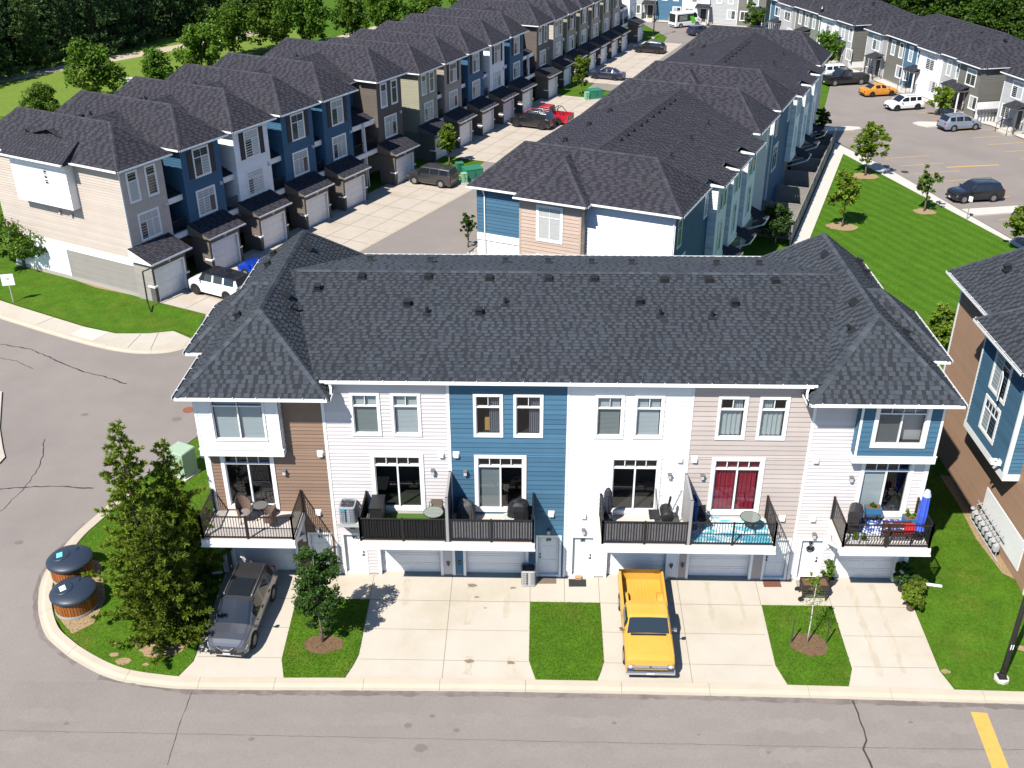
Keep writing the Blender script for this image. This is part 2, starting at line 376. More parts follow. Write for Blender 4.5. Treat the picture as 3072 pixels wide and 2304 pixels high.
def flush_planks(limit=300):
    """the longest boards become objects of their own, the small rest one joined part per wall"""
    PLANKS.sort(key=lambda p:-p[0]*(p[5]-p[4])); rest={}
    for i,(L,face,s,t,a,b,m,par,ex) in enumerate(PLANKS):
        if i<limit:
            o=obj('plank',plank_mesh(m,ex),par,face.p(s,a,0.0)); o.scale=(t-s,1,(b-a)/ex)
        else: rest.setdefault((par.name),[]).append((face,s,t,a,b,m,par))
    for k,lst in rest.items():
        mb=MB()
        for face,s,t,a,b,m,par in lst:
            mb.face([face.p(s,a,0.036),face.p(t,a,0.036),face.p(t,b,0.007),face.p(s,b,0.007)]); mb.face([face.p(s,a,0),face.p(t,a,0),face.p(t,a,0.036),face.p(s,a,0.036)])
        mb.build('siding_boards',lst[0][5],lst[0][6],kind='stuff')
    PLANKS.clear()
ROOM=mat('dark_room',(0.05,0.047,0.043),0.9)
def window(root, face, u0,u1,z0,z1, rows, cas=0.11, deep=False, fill=None, name='window', trim=None, sill=False, proud=0.062, glassm=None, slide=False, barw=0.055):
    """rows, top to bottom: (height share, number of panes). fill: per pane (row-major) material of what hangs behind it, None = dark room"""
    trim=trim or WHITE; mb=MB(); F=face
    F.box(mb,u0,u1,z1-cas,z1,0.0,proud); F.box(mb,u0,u1,z0,z0+cas,0.0,proud+(0.02 if sill else 0)); F.box(mb,u0,u0+cas,z0+cas,z1-cas,0.0,proud); F.box(mb,u1-cas,u1,z0+cas,z1-cas,0.0,proud)
    a0,a1,b0,b1=u0+cas,u1-cas,z0+cas,z1-cas; fd0,fd1=(-0.10,0.02) if deep else (0.0,0.05)
    fr=0.035
    for q in ((a0,a0+fr,b0,b1),(a1-fr,a1,b0,b1),(a0+fr,a1-fr,b0,b0+fr),(a0+fr,a1-fr,b1-fr,b1)): F.box(mb,*q,fd0,fd1)
    tot=sum(r[0] for r in rows); zc=b1-fr; cells=[]
    for i,(hh,nc) in enumerate(rows):
        zb=zc-(b1-b0-2*fr)*hh/tot
        if i<len(rows)-1: F.box(mb,a0+fr,a1-fr,zb-barw/2,zb+barw/2,fd0,fd1+0.006)
        for c in range(nc):
            s=a0+fr+(a1-a0-2*fr)*c/nc; t=a0+fr+(a1-a0-2*fr)*(c+1)/nc; cells.append((s,t,zb,zc,i,c))
            if c<nc-1:
                bw=barw if (i==len(rows)-1) else barw*0.45
                F.box(mb,t-bw/2,t+bw/2,zb+(barw/2 if i<len(rows)-1 else 0),zc-(barw/2 if i else 0),fd0,fd1)
        zc=zb
    w=mb.build(name,trim,root)
    fill=list(fill) if fill else []
    for k,(s,t,zb,zt,i,c) in enumerate(cells):
        fm=fill[k] if k<len(fill) else None
        pm=MB(); dd=-0.05-(0.03 if (slide and c%2) else 0) if deep else 0.03
        pm.face([F.p(s,zb,dd),F.p(t,zb,dd),F.p(t,zt,dd),F.p(s,zt,dd)])
        pm.build('pane',(glassm or GLASS) if deep else (fm or glassm or DGLASS),w)
        if deep and fm is not None:
            bm=MB()
            if fm.name.startswith('curtain'):
                n=14; s_full=s
                if fm.name=='curtain_grey' and i==len(rows)-1: s=s+(t-s)*0.52
                for q in range(n):
                    x0=s+0.02+(t-s-0.04)*q/n; x1=s+0.02+(t-s-0.04)*(q+1)/n; da=-0.16+0.03*math.sin(q*2.1); db=-0.16+0.03*math.sin((q+1)*2.1)
                    bm.face([F.p(x0,zb,da),F.p(x1,zb,db),F.p(x1,zt-0.05,db),F.p(x0,zt-0.05,da)])
                bm.build('curtain',fm,w)
            else:
                nz=max(2,int((zt-zb)/0.06))
                for q in range(nz):
                    za=zb+(zt-zb)*q/nz; zb2=zb+(zt-zb)*(q+1)/nz
                    bm.face([F.p(s+0.03,za,-0.115),F.p(t-0.03,za,-0.115),F.p(t-0.03,zb2,-0.135),F.p(s+0.03,zb2,-0.135)])
                bm.build('blind',fm,w)
    if deep:
        rm=MB(); D=-1.6
        q=[F.p(a0,b0,-0.1),F.p(a1,b0,-0.1),F.p(a1,b1,-0.1),F.p(a0,b1,-0.1)]; r=[F.p(a0-.3,b0-.1,D),F.p(a1+.3,b0-.1,D),F.p(a1+.3,b1+.1,D),F.p(a0-.3,b1+.1,D)]
        for i in range(4): j=(i+1)%4; rm.face([q[i],q[j],r[j],r[i]])
        rm.face(r); rm.build('room_interior',ROOM,w)
    return w
def hole(u0,u1,z0,z1,cas=0.11): return (u0+cas,u1-cas,z0+cas,z1-cas)
def text_on(parent, s, face, u, z, size, m, d=0.02, name='house_number', tilt=None):
    cu=bpy.data.curves.new(name,'FONT'); cu.body=s; cu.size=size; cu.extrude=0.006; cu.align_x='CENTER'; cu.align_y='CENTER'; cu.offset=size*0.012
    t=bpy.data.objects.new(name,cu); COL.objects.link(t); bpy.context.view_layer.update()
    me=bpy.data.meshes.new_from_object(t.evaluated_get(bpy.context.evaluated_depsgraph_get())); bpy.data.objects.remove(t); me.materials.clear(); me.materials.append(m)
    o=obj(name,me,parent); x,zv,n=face.r,Vector((0,0,1)) if tilt is None else tilt,face.n; p=face.p(u,z,d)
    o.matrix_local=Matrix(((x.x,zv.x,n.x,p.x),(x.y,zv.y,n.y,p.y),(x.z,zv.z,n.z,p.z),(0,0,0,1))); return o
def garage_door(root, face, u0,u1,z1, d=-0.22, z0=0.0, trim=WHITE, m=None, rows=4, col=0):
    m=m or GARAGE; mb=MB(); F=face
    F.box(mb,u0-0.12,u0,z0,z1+0.12,-0.25,0.035); F.box(mb,u1,u1+0.12,z0,z1+0.12,-0.25,0.035); F.box(mb,u0,u1,z1,z1+0.12,-0.25,0.035)
    g=mb.build('garage_door',trim,root)
    for r in range(rows):
        a=z0+0.02+(z1-z0-0.02)*r/rows; b=z0+0.02+(z1-z0-0.02)*(r+1)/rows-0.012
        pm=MB(); F.box(pm,u0,u1,a,b,d-0.04,d)
        n=4
        for k in range(n):
            s=u0+(u1-u0)*(k+0.1)/n; t=u0+(u1-u0)*(k+0.9)/n; F.box(pm,s,t,a+0.1,b-0.1,d,d+0.012)
        pm.build('panel',m,g)
    return g
GARAGE=mat('garage_white',(0.80,0.80,0.80),0.5,noise=0.03)
def front_door(root, face, u0,u1,z0,z1, number=None, handle=1, m=None, d=-0.12):
    F=face; mb=MB(); c=0.1
    F.box(mb,u0,u0+c,z0-0.12,z1,-0.2,0.04); F.box(mb,u1-c,u1,z0-0.12,z1,-0.2,0.04); F.box(mb,u0+c,u1-c,z1-c,z1,-0.2,0.04); F.box(mb,u0+c,u1-c,z0-0.12,z0,-0.2,0.015)
    g=mb.build('front_door',WHITE,root); a0,a1=u0+c,u1-c
    pm=MB(); F.box(pm,a0+0.01,a1-0.01,z0,z1-c-0.01,d-0.04,d)
    w=a1-a0; hh=z1-c-z0
    for cx in (0.13,0.55):
        for zz,zh in ((0.06,0.30),(0.42,0.30),(0.78,0.14)):
            F.box(pm,a0+w*cx,a0+w*(cx+0.32),z0+hh*zz,z0+hh*(zz+zh),d,d+0.012)
    pm.build('door_leaf',m or GARAGE,g)
    hm=MB(); u=a1-0.1 if handle>0 else a0+0.1
    db=MB(); F.box(db,u-0.03,u+0.03,z0+1.02,z0+1.1,d,d+0.03); db.build('deadbolt',BLACKM,g); F.box(hm,u-0.025,u+0.025,z0+0.85,z0+0.95,d,d+0.04); F.box(hm,u-0.09*(1 if handle>0 else -0.2),u+0.02,z0+0.89,z0+0.92,d+0.04,d+0.06)
    hm.build('door_handle',BLACKM,g)
    if number: text_on(g,number,F,(a0+a1)/2+0.0,z0+hh*0.88,0.23,BLACKM,d+0.02)
    return g
def wall_lamp(root, face, u, z, m=None):
    mb=MB(); F=face; F.box(mb,u-0.07,u+0.07,z-0.13,z+0.13,0.02,0.05); F.box(mb,u-0.085,u+0.085,z+0.07,z+0.11,0.05,0.20); F.box(mb,u-0.065,u+0.065,z-0.11,z+0.07,0.06,0.18,1)
    return mb.build('wall_lamp',[m or mat('lamp_grey',(0.16,0.15,0.15),0.5),mat('lamp_frosted',(0.5,0.48,0.5),0.3)],root)
def vent_hood(root, face, u, z, m=None, s=1.0):
    mb=MB(); F=face; F.box(mb,u-0.14*s,u+0.14*s,z-0.13*s,z+0.15*s,0.02,0.045)
    q=[F.p(u-0.1*s,z-0.12*s,0.14),F.p(u+0.1*s,z-0.12*s,0.14),F.p(u+0.1*s,z-0.12*s,0.04),F.p(u-0.1*s,z-0.12*s,0.04),F.p(u-0.1*s,z+0.02*s,0.14),F.p(u+0.1*s,z+0.02*s,0.14),F.p(u+0.1*s,z+0.13*s,0.045),F.p(u-0.1*s,z+0.13*s,0.045)]
    mb.hexa(q); return mb.build('vent_hood',m or WHITE,root)
def downspout(root, pts, m=None, r=0.045):
    mb=MB()
    for a,b in zip(pts[:-1],pts[1:]): mb.bar(a,b,0.085,0.065)
    return mb.build('downspout',m or GUTTER,root)
def siding_mat(name, col, var=0.08): return mat('siding_'+name, col, 0.6, 0.25, noise=0.12, nscale=0.9, tint=1.0, objrand=var)
# ------------------------------------------------------------------ the main townhouse block
T=[0.0,5.27,10.5,15.48,20.6,25.61,30.79]
S_BROWN=siding_mat('brown',(0.245,0.160,0.115)); S_PINK=siding_mat('pale_beige',(0.60,0.555,0.55)); S_BLUE=siding_mat('blue',(0.058,0.138,0.215),0.14)
S_WHITE=siding_mat('white',(0.80,0.80,0.80),0.03); S_TAN=siding_mat('tan',(0.455,0.39,0.36),0.06)
BLIND=mat('blind_white',(0.62,0.66,0.66),0.7); BLIND_G=mat('blind_grey',(0.30,0.33,0.32),0.7); BLIND_D=mat('blind_dark',(0.16,0.17,0.17),0.7)  # blinds in white, mid grey and an even dark grey
CURT_R=mat('curtain_red',(0.42,0.012,0.04),0.7); CURT_W=mat('curtain_white',(0.62,0.66,0.65),0.7); CURT_G=mat('curtain_grey',(0.22,0.22,0.25),0.8)
block=thing('townhouse_block','six unit townhouse block with brown, blue and white fronts and balconies over garages','townhouse block')
F0=front(0.0); FB=front(-0.42)
units=[dict(n='91',m=S_BROWN,ex=0.18,pat=(0.62,2.93),gar=(0.53,3.37),door=(3.99,5.08),wins=[],bay=(0.0,3.5,S_WHITE)),
 dict(n='90',m=S_PINK,ex=0.18,pat=(7.09,9.36),gar=(7.2,9.9),door=(5.5,6.62),wins=[(6.42,7.67),(8.12,9.36)]),
 dict(n='89',m=S_BLUE,ex=0.235,pat=(11.53,13.76),gar=(11.05,13.75),door=(14.2,15.34),wins=[(11.54,12.78),(13.21,14.45)]),
 dict(n='88',m=S_WHITE,ex=0.235,pat=(17.3,19.5),gar=(17.4,20.05),door=(15.74,16.85),wins=[(16.58,17.8),(18.2,19.44)]),
 dict(n='87',m=S_TAN,ex=0.235,pat=(21.62,23.86),gar=(21.08,23.8),door=(24.36,25.5),wins=[(21.63,22.86),(23.32,24.55)]),
 dict(n='86',m=S_PINK,ex=0.18,pat=(27.93,30.17),gar=(27.5,30.25),door=(25.87,26.98),wins=[],bay=(27.38,30.75,S_BLUE))]
ZP=(3.62,6.56); ZW=(7.45,9.52)
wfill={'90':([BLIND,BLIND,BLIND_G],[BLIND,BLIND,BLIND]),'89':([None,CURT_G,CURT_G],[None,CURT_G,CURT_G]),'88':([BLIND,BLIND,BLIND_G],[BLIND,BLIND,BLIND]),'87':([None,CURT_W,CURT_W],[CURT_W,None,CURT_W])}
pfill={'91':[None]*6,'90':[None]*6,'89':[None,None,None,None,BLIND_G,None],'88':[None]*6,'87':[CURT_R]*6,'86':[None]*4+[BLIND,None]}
# inner shell that closes the block from behind and beside
mb=MB(); mb.box(0.03,30.76,2.2,13.0,-0.2,10.15); mb.box(-0.75,0.0,3.6,7.8,2.9,9.7); mb.box(30.79,31.5,3.5,7.7,2.9,9.7)
mb.face([(0,0,-.6),(0,0,9.8),(0,13,9.8),(0,13,-.6)]); mb.face([(30.79,0,-.6),(30.79,13,-.6),(30.79,13,9.8),(30.79,0,9.8)])
mb.build('rear_wall',S_PINK,block)
for k,u in enumerate(units):
    u0,u1=T[k],T[k+1]; holes=[hole(*u['pat'],*ZP),(u['gar'][0],u['gar'][1],-0.3,2.22),(u['door'][0]+0.1,u['door'][1]-0.1,-0.3,2.27)]
    holes+=[hole(*w,*ZW) for w in u['wins']]
    bay=u.get('bay'); zt=10.12
    wb=MB(); wall_skin(wb,F0,u0,u1,0.06,zt,holes)
    # reveals
    wall=wb.build('wall',u['m'],block)
    u['wall']=wall
    sholes=[(w[0],w[1],*ZW) for w in u['wins']]+[(u['pat'][0],u['pat'][1],*ZP),(u['gar'][0]-0.12,u['gar'][1]+0.12,0,2.34),(u['door'][0],u['door'][1],0,2.37)]
    if bay: sholes.append((bay[0],bay[1],6.7,9.7))
    plank_wall(wall,F0,u0+0.02,u1-0.02,0.12,zt,sholes,u['ex'],u['m'])
    base=MB()
    for s,t in _sub((u0,u1),[(u['gar'][0]-0.12,u['gar'][1]+0.12),(u['door'][0],u['door'][1])]): F0.box(base,s,t,-0.3,0.11,-0.1,0.006)
    base.build('foundation',mat('foundation_grey',(0.36,0.33,0.30),0.9,noise=0.1),block)
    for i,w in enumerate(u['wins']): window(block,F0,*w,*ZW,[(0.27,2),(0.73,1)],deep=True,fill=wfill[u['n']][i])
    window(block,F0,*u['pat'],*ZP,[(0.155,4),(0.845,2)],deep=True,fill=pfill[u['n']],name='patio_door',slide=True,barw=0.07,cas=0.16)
    garage_door(block,F0,u['gar'][0],u['gar'][1],2.2)
    front_door(block,F0,u['door'][0],u['door'][1],0.14,2.36,None if u['n']=='87' else u['n'],handle=-1 if u['n'] in ('89','87') else 1)
    if bay:
        b0,b1,bm=bay; ww=(0.68,2.93) if u['n']=='91' else (27.95,30.2); zw=(7.40,9.74)
        hb=MB(); wall_skin(hb,FB,b0,b1,6.66,9.72,[hole(*ww,*zw)])
        fl,fr_=leftf(b0),rightf(b1)
        wall_skin(hb,fl,0.0,0.42,6.66,9.72); wall_skin(hb,fr_,-0.42,0.0,6.66,9.72)
        hb.face([(b0,-0.42,6.66),(b0,0,6.66),(b1,0,6.66),(b1,-0.42,6.66)])
        bw=hb.build('bay_wall',bm,block)
        plank_wall(bw,FB,b0+0.1,b1-0.1,6.98,9.7,[(ww[0],ww[1],*zw)],0.235,bm)
        sm=MB(); lap_siding(sm,fl,0.0,0.42,6.98,9.7,ex=0.235); lap_siding(sm,fr_,-0.42,0.0,6.98,9.7,ex=0.235); sm.build('siding',bm,bw)
        tm=MB(); tm.box(b0-0.035,b1+0.035,-0.465,-0.42,6.62,6.95); tm.box(b0-0.035,b0,-0.42,0,6.62,6.95); tm.box(b1,b1+0.035,-0.42,0,6.62,6.95); tm.box(b0-0.06,b1+0.06,-0.49,0.0,6.95,6.985)
        FB.box(tm,b0,b0+0.1,6.985,9.72,0,0.035); FB.box(tm,b1-0.1,b1,6.985,9.72,0,0.035)
        tm.build('bay_trim',WHITE,block)
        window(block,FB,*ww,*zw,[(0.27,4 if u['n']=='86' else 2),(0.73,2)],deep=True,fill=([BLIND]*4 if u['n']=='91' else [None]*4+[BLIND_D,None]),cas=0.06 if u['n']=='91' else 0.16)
# corner boards between the units
for k,(x,w) in enumerate(zip(T,(0.2,0.13,0.13,0.10,0.05,0.13,0.2))):
    mb=MB(); x0=x if k==0 else (x-w if k==6 else x-w/2); mb.box(x0,x0+w,-0.045,0.0,0.05,10.12)
    if k==0: mb.box(-0.045,0.0,-0.045,0.12,0.05,9.7)
    mb.build('corner_board',WHITE,block)
# ---- roof
RE=9.75; RZ=12.45
mainF=[(2.6,-0.32,10.27),(28.2,-0.32,10.27),(28.2,6.55,12.2),(2.6,6.55,12.2)]
mainB=[(28.2,13.42,10.27),(2.6,13.42,10.27),(2.6,6.55,12.2),(28.2,6.55,12.2)]
ends=[(-0.5,5.72),(25.1,31.2)]
deck=MB(); field=MB(); pieces=[]
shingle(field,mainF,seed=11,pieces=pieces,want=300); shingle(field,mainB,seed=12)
caps(field,(3.2,6.55,12.2),(27.6,6.55,12.2),pn(mainF),pn(mainB),5)
for i,(x0,x1) in enumerate(ends):
    pl,a,b=hip_roof(x0,x1,-0.93,13.9,RE,RZ,2.8)
    for j,(kk,poly) in enumerate(pl.items()): shingle(field,poly,seed=20+i*5+j)
    hip_caps(field,pl,a,b,x0,x1,-0.93,13.9,RE,seed=40+i*7)
    # little hip over the side bay
    xo=x0-0.75 if i==0 else x1+0.75; xi=2.3 if i==0 else 28.5; ya,yb=(3.05,8.2) if i==0 else (2.9,8.0); ym=(ya+yb)/2; zt=RE+(RZ-RE)/3.1*(yb-ya)/2; ax=xo+(yb-ya)/2*(1 if i==0 else -1)
    pf=[(xo,ya,RE),(xi,ya,RE),(xi,ym,zt),(ax,ym,zt)]; pb=[(xo,yb,RE),(xi,yb,RE),(xi,ym,zt),(ax,ym,zt)]; pe=[(xo,ya,RE),(xo,yb,RE),(ax,ym,zt)]
    for j,poly in enumerate((pf,pb,pe)): shingle(field,poly,seed=60+i*5+j)
    caps(field,(xo,ya,RE),(ax,ym,zt),pn(pf),pn(pe),71+i); caps(field,(xo,yb,RE),(ax,ym,zt),pn(pb),pn(pe),75+i); caps(field,(ax,ym,zt),(xi,ym,zt),pn(pf),pn(pb),78+i)
    # soffit slabs
    deck.box(x0+0.02,x1-0.02,-0.9,13.85,RE-0.16,RE-0.02); deck.box(min(xo,x0)+0.02,max(xo,x1)-0.02,ya+0.02,yb-0.02,RE-0.155,RE-0.025)
deck.box(5.3,25.5,-0.30,13.4,10.11,10.25)
roof=deck.build('roof',WHITE,block)
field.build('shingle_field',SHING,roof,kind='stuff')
pmsh={}
for (p,w,e_,s_,n_,ex_,tb) in pieces:
    if 0 not in pmsh:
        m0=MB(); m0.hexa([(0,0,0),(1,0,0),(1,0.195,0),(0,0.195,0),(0,0,0.026),(1,0,0.026),(1,0.2,0.004),(0,0.2,0.004)]); pmsh[0]=m0.mesh('shingle',SHING_P)
    o=obj('shingle',pmsh[0],roof); o.matrix_local=Matrix(((e_.x*w,s_.x,n_.x,p.x),(e_.y*w,s_.y,n_.y,p.y),(e_.z*w,s_.z,n_.z,p.z),(0,0,0,1)))
# gutters
gutter(block,(5.55,-0.32,10.27),(25.3,-0.32,10.27),brackets=0.95)
for i,(x0,x1) in enumerate(ends):
    gutter(block,(x0,-0.93,RE),(x1,-0.93,RE),brackets=0.95)
    if i==0:
        gutter(block,(x0,2.95,RE),(x0,-0.93,RE),brackets=0.95); gutter(block,(x0-0.75,3.05,RE),(x0,3.05,RE)); gutter(block,(x0-0.75,8.2,RE),(x0-0.75,3.05,RE),brackets=0.95); gutter(block,(x0,13.9,RE),(x0,8.2,RE),brackets=0.95)
        gutter(block,(x1,-0.93,RE),(x1,-0.1,RE)); downspout(block,[(5.72,-0.36,10.16),(5.8,-0.5,9.95),(5.78,-0.52,9.72)])
    else:
        gutter(block,(x1,-0.93,RE),(x1,2.9,RE),brackets=0.95); gutter(block,(x1,2.9,RE),(x1+0.75,2.9,RE)); gutter(block,(x1+0.75,2.9,RE),(x1+0.75,8.0,RE),brackets=0.95); gutter(block,(x1,8.0,RE),(x1,13.9,RE),brackets=0.95)
        gutter(block,(x0,-0.1,RE),(x0,-0.93,RE)); downspout(block,[(25.12,-0.36,10.16),(25.04,-0.5,9.95),(25.06,-0.52,9.72)])
gutter(block,(28.0,13.42,10.27),(2.8,13.42,10.27))
SLF=math.atan(0.281); SE=math.atan(2.7/3.1)
for x,y,z in [(6.22,6.19,12.1),(9.23,6.22,12.11),(11.99,6.16,12.09),(14.67,6.15,12.09),(16.72,6.17,12.09),(19.85,6.12,12.08),(21.86,6.14,12.09),(24.81,6.12,12.08)]: roof_vent(roof,(x,y-0.1,z-0.02),SLF,'box')
for x,y,z in [(5.92,10.29,11.15),(8.93,10.01,11.23),(12.6,10.03,11.22),(14.67,9.96,11.24),(16.78,9.83,11.28),(18.72,9.75,11.3),(22.78,9.67,11.32),(24.82,9.67,11.32)]: roof_vent(roof,(x,y,z+0.02),-SLF,'hood')
for x,y,z in [(8.46,4.28,11.56),(11.64,3.77,11.42),(18.62,4.5,11.62),(4.35,5.26,11.84),(22.77,4.45,11.61)]: roof_vent(roof,(x,y,z),SLF*0.6,'hood')
for x,y,z in [(9.37,3.74,11.41),(12.75,4.38,11.59),(19.47,3.71,11.4),(21.7,3.64,11.38)]: roof_vent(roof,(x,y,z),SLF*0.5,'pipe')
for x,y,kd in [(3.05,9.63,'box'),(3.15,4.18,'box'),(3.45,3.49,'pipe')]: roof_vent(roof,(x,y,RZ-(x-2.61)*0.871+0.02),SE,kd,math.pi/2)
for x,y,kd in [(0.9,11.46,'hood'),(1.0,9.85,'hood'),(1.15,3.66,'hood')]: roof_vent(roof,(x,y,RZ-(2.61-x)*0.871),SE*0.5,kd,-math.pi/2)
for x,y,kd in [(27.75,9.04,'box'),(27.7,3.71,'box'),(27.2,1.96,'pipe')]: roof_vent(roof,(x,y,RZ-(28.15-x)*0.885+0.02),SE,kd,-math.pi/2)
for x,y,kd in [(30.3,12.0,'hood'),(30.1,10.2,'hood'),(29.7,2.74,'hood')]: roof_vent(roof,(x,y,RZ-(x-28.15)*0.885),SE*0.5,kd,math.pi/2)
# ---- balconies
DECKM=mat('deck_vinyl',(0.52,0.47,0.43),0.7,noise=0.08); TURF=mat('turf_rug',(0.055,0.12,0.018),0.95,fine=0.4,fscale=30,bump=0.4)
FABB=mat('black_screen_fabric',(0.012,0.012,0.013),0.8,noise=0.3,nscale=6); FABG=mat('grey_screen_fabric',(0.13,0.125,0.13),0.8,noise=0.35,nscale=5)
RUST=mat('bronze_rail',(0.022,0.014,0.011),0.45,0.5)
YB=-2.05; ZD=3.5
bal_mesh=None
def railing(a,b,z0=ZD,hh=1.13,m=BLACKM,screen=None,post_mid=True,sp=0.115):
    """guard rail from a to b (xy) with posts, two rails and single balusters"""
    global bal_mesh
    a=Vector((*a,0)); b=Vector((*b,0)); L=(b-a).length; d=(b-a)/L; mb=MB(); z=Vector((0,0,1))
    ps=[a,b]+([a+(b-a)*0.5] if post_mid and L>2.5 else [])
    for p in ps: mb.bar(p+z*(z0-0.1),p+z*(z0+hh+0.05),0.075)
    mb.bar(a+z*(z0+hh),b+z*(z0+hh),0.06,0.04); mb.bar(a+z*(z0+0.1),b+z*(z0+0.1),0.05,0.035)
    r=mb.build('railing',m,block)
    if bal_mesh is None:
        q=MB(); q.box(-0.011,0.011,-0.011,0.011,0,1); bal_mesh=q.mesh('baluster',BLACKM)
    n=int(L/sp)
    for i in range(1,n):
        o=obj('baluster',bal_mesh,r,a+d*(L*i/n)+z*(z0+0.1)); o.scale=(1,1,hh-0.1)
    if screen:
        s=MB(); nrm=Vector((-d.y,d.x,0)); k=40
        for i in range(k):
            t0,t1=i/k,(i+1)/k; o0=nrm*(0.035+0.014*math.sin(i*1.7)); o1=nrm*(0.035+0.014*math.sin((i+1)*1.7)); zb0=z0+0.14+0.05*abs(math.sin(i*0.23)); zb1=z0+0.14+0.05*abs(math.sin((i+1)*0.23))
            pa=a+d*(L*t0)+o0; pb2=a+d*(L*t1)+o1
            s.face([pa+z*zb0,pb2+z*zb1,pb2+z*(z0+hh-0.02),pa+z*(z0+hh-0.02)])
        s.build('privacy_screen',screen,r)
    return r
for x0,x1,dm in [(0.02,3.97,DECKM),(6.75,14.12,DECKM),(16.93,24.22,DECKM),(26.98,30.66,DECKM)]:
    mb=MB(); mb.box(x0,x1,YB-0.06,-0.03,3.40,3.5); mb.build('balcony_deck',dm,block)
    mb=MB(); mb.box(x0-0.02,x1+0.02,YB-0.10,YB-0.06,3.2,3.47); mb.box(x0-0.05,x1+0.05,YB-0.13,YB-0.06,3.13,3.2); mb.box(x0-0.03,x0+0.02,YB-0.06,-0.05,3.13,3.47); mb.box(x1-0.02,x1+0.03,YB-0.06,-0.05,3.13,3.47); mb.box(x0,x1,YB-0.06,-0.05,3.14,3.2)
    # knee braces back to the wall
    for x in (x0+0.12,x1-0.12): mb.bar((x,YB+0.25,3.2),(x,-0.1,2.25),0.14); mb.bar((x,-0.06,1.9),(x,-0.06,3.2),0.14,0.1)
    mb.build('balcony_beam',WHITE,block)
railing((0.07,YB),(3.93,YB),m=RUST); railing((0.07,-0.1),(0.07,YB),m=RUST); railing((3.93,YB),(3.93,-0.1),m=RUST)
railing((6.8,YB),(10.4,YB),screen=FABB); railing((6.8,-0.1),(6.8,YB),screen=FABB)
railing((10.56,YB),(14.07,YB),screen=FABG); railing((14.07,YB),(14.07,-0.1),screen=FABB)
railing((16.98,YB),(20.5,YB),screen=FABG); railing((16.98,-0.1),(16.98,YB),screen=FABG)
railing((20.66,YB),(24.17,YB)); railing((24.17,YB),(24.17,-0.1),m=RUST)
railing((27.03,YB),(30.6,YB),m=RUST); railing((27.03,-0.1),(27.03,YB),m=RUST); railing((30.6,YB),(30.6,-0.1))
PRV=mat('privacy_panel_grey',(0.34,0.33,0.33),0.6,noise=0.06); PRVD=mat('privacy_panel_dark',(0.075,0.07,0.07),0.6)
for x,m in ((10.48,PRVD),(20.58,PRV)):
    mb=MB(); mb.box(x-0.03,x+0.03,YB,-0.05,3.55,5.7,0); mb.box(x-0.06,x+0.06,YB-0.05,YB+0.06,3.3,5.74,1); mb.box(x-0.05,x+0.05,YB,-0.05,5.66,5.74,1); mb.box(x-0.05,x+0.05,-0.12,-0.03,3.5,5.74,1)
    mb.build('privacy_panel',[m,mat('privacy_post',(0.30,0.29,0.29),0.6)],block)
mb=MB(); mb.box(6.9,10.35,-1.95,-0.1,3.502,3.52); tag(mb.build('turf_rug',TURF),'green artificial turf rug on the balcony behind the black screen','rug')
# wall fittings
for x,z in [(4.97,6.54),(10.13,6.57),(10.77,6.57),(20.25,6.47),(20.87,6.47),(25.97,6.5),(4.6,3.47),(14.86,3.55),(16.27,3.48),(24.93,3.47),(26.26,3.47)]: vent_hood(block,F0,x,z,WHITE if z>0 else None)
for x,z in [(3.33,5.61),(9.75,5.7),(11.14,5.68),(19.87,5.64),(21.27,5.62),(27.59,5.59),(4.5,2.55),(14.76,2.62),(16.29,2.65),(26.43,2.58),(6.07,2.62),(24.8,2.6)]: wall_lamp(block,F0,x,z)
for x,z in [(10.25,0.75),(10.75,0.8),(20.3,0.8),(20.8,0.85),(14.0,1.2)]:
    mb=MB(); F0.box(mb,x-0.07,x+0.07,z-0.08,z+0.08,0.02,0.07); F0.box(mb,x-0.03,x+0.03,z-0.14,z-0.06,0.04,0.12); mb.build('outlet_box',mat('outlet_bronze',(0.13,0.10,0.07),0.5),block)
mb=MB(); F0.box(mb,5.55,6.5,3.2,3.38,0.0,0.75); mb.bar((5.65,-0.7,3.2),(5.65,-0.05,2.75),0.06); mb.bar((6.4,-0.7,3.2),(6.4,-0.05,2.75),0.06); mb.build('wall_shelf',mat('shelf_grey',(0.42,0.42,0.42),0.6),block)
flush_planks(300)
# ------------------------------------------------------------------ ground, roads, lawns
import bmesh
from mathutils.geometry import tessellate_polygon
def sheet(name, poly, m, dz, kind='structure', bands=True, parent=None, **tg):
    """a flat or gently sloping ground sheet draped on the site's fall towards the front road"""
    bm=bmesh.new(); vs_=[bm.verts.new((p[0],p[1],0)) for p in poly]
    for tri in tessellate_polygon([[Vector((p[0],p[1],0)) for p in poly]]):
        a,b,c=(poly[i] for i in tri)
        if abs((b[0]-a[0])*(c[1]-a[1])-(b[1]-a[1])*(c[0]-a[0]))>1e-7: bm.faces.new([vs_[i] for i in tri])
    for yy in (0.0,-6.383):
        geom=bm.verts[:]+bm.edges[:]+bm.faces[:]; bmesh.ops.bisect_plane(bm,geom=geom,plane_co=(0,yy,0),plane_no=(0,1,0))
    for f in bm.faces: f.normal_update()
    for f in bm.faces:
        if f.normal.z<0: f.normal_flip()
    for v in bm.verts: v.co.z=h(v.co.y)+dz
    me=bpy.data.meshes.new(name); bm.to_mesh(me); bm.free(); me.materials.append(m)
    return obj(name,me,parent,kind=kind,**tg)
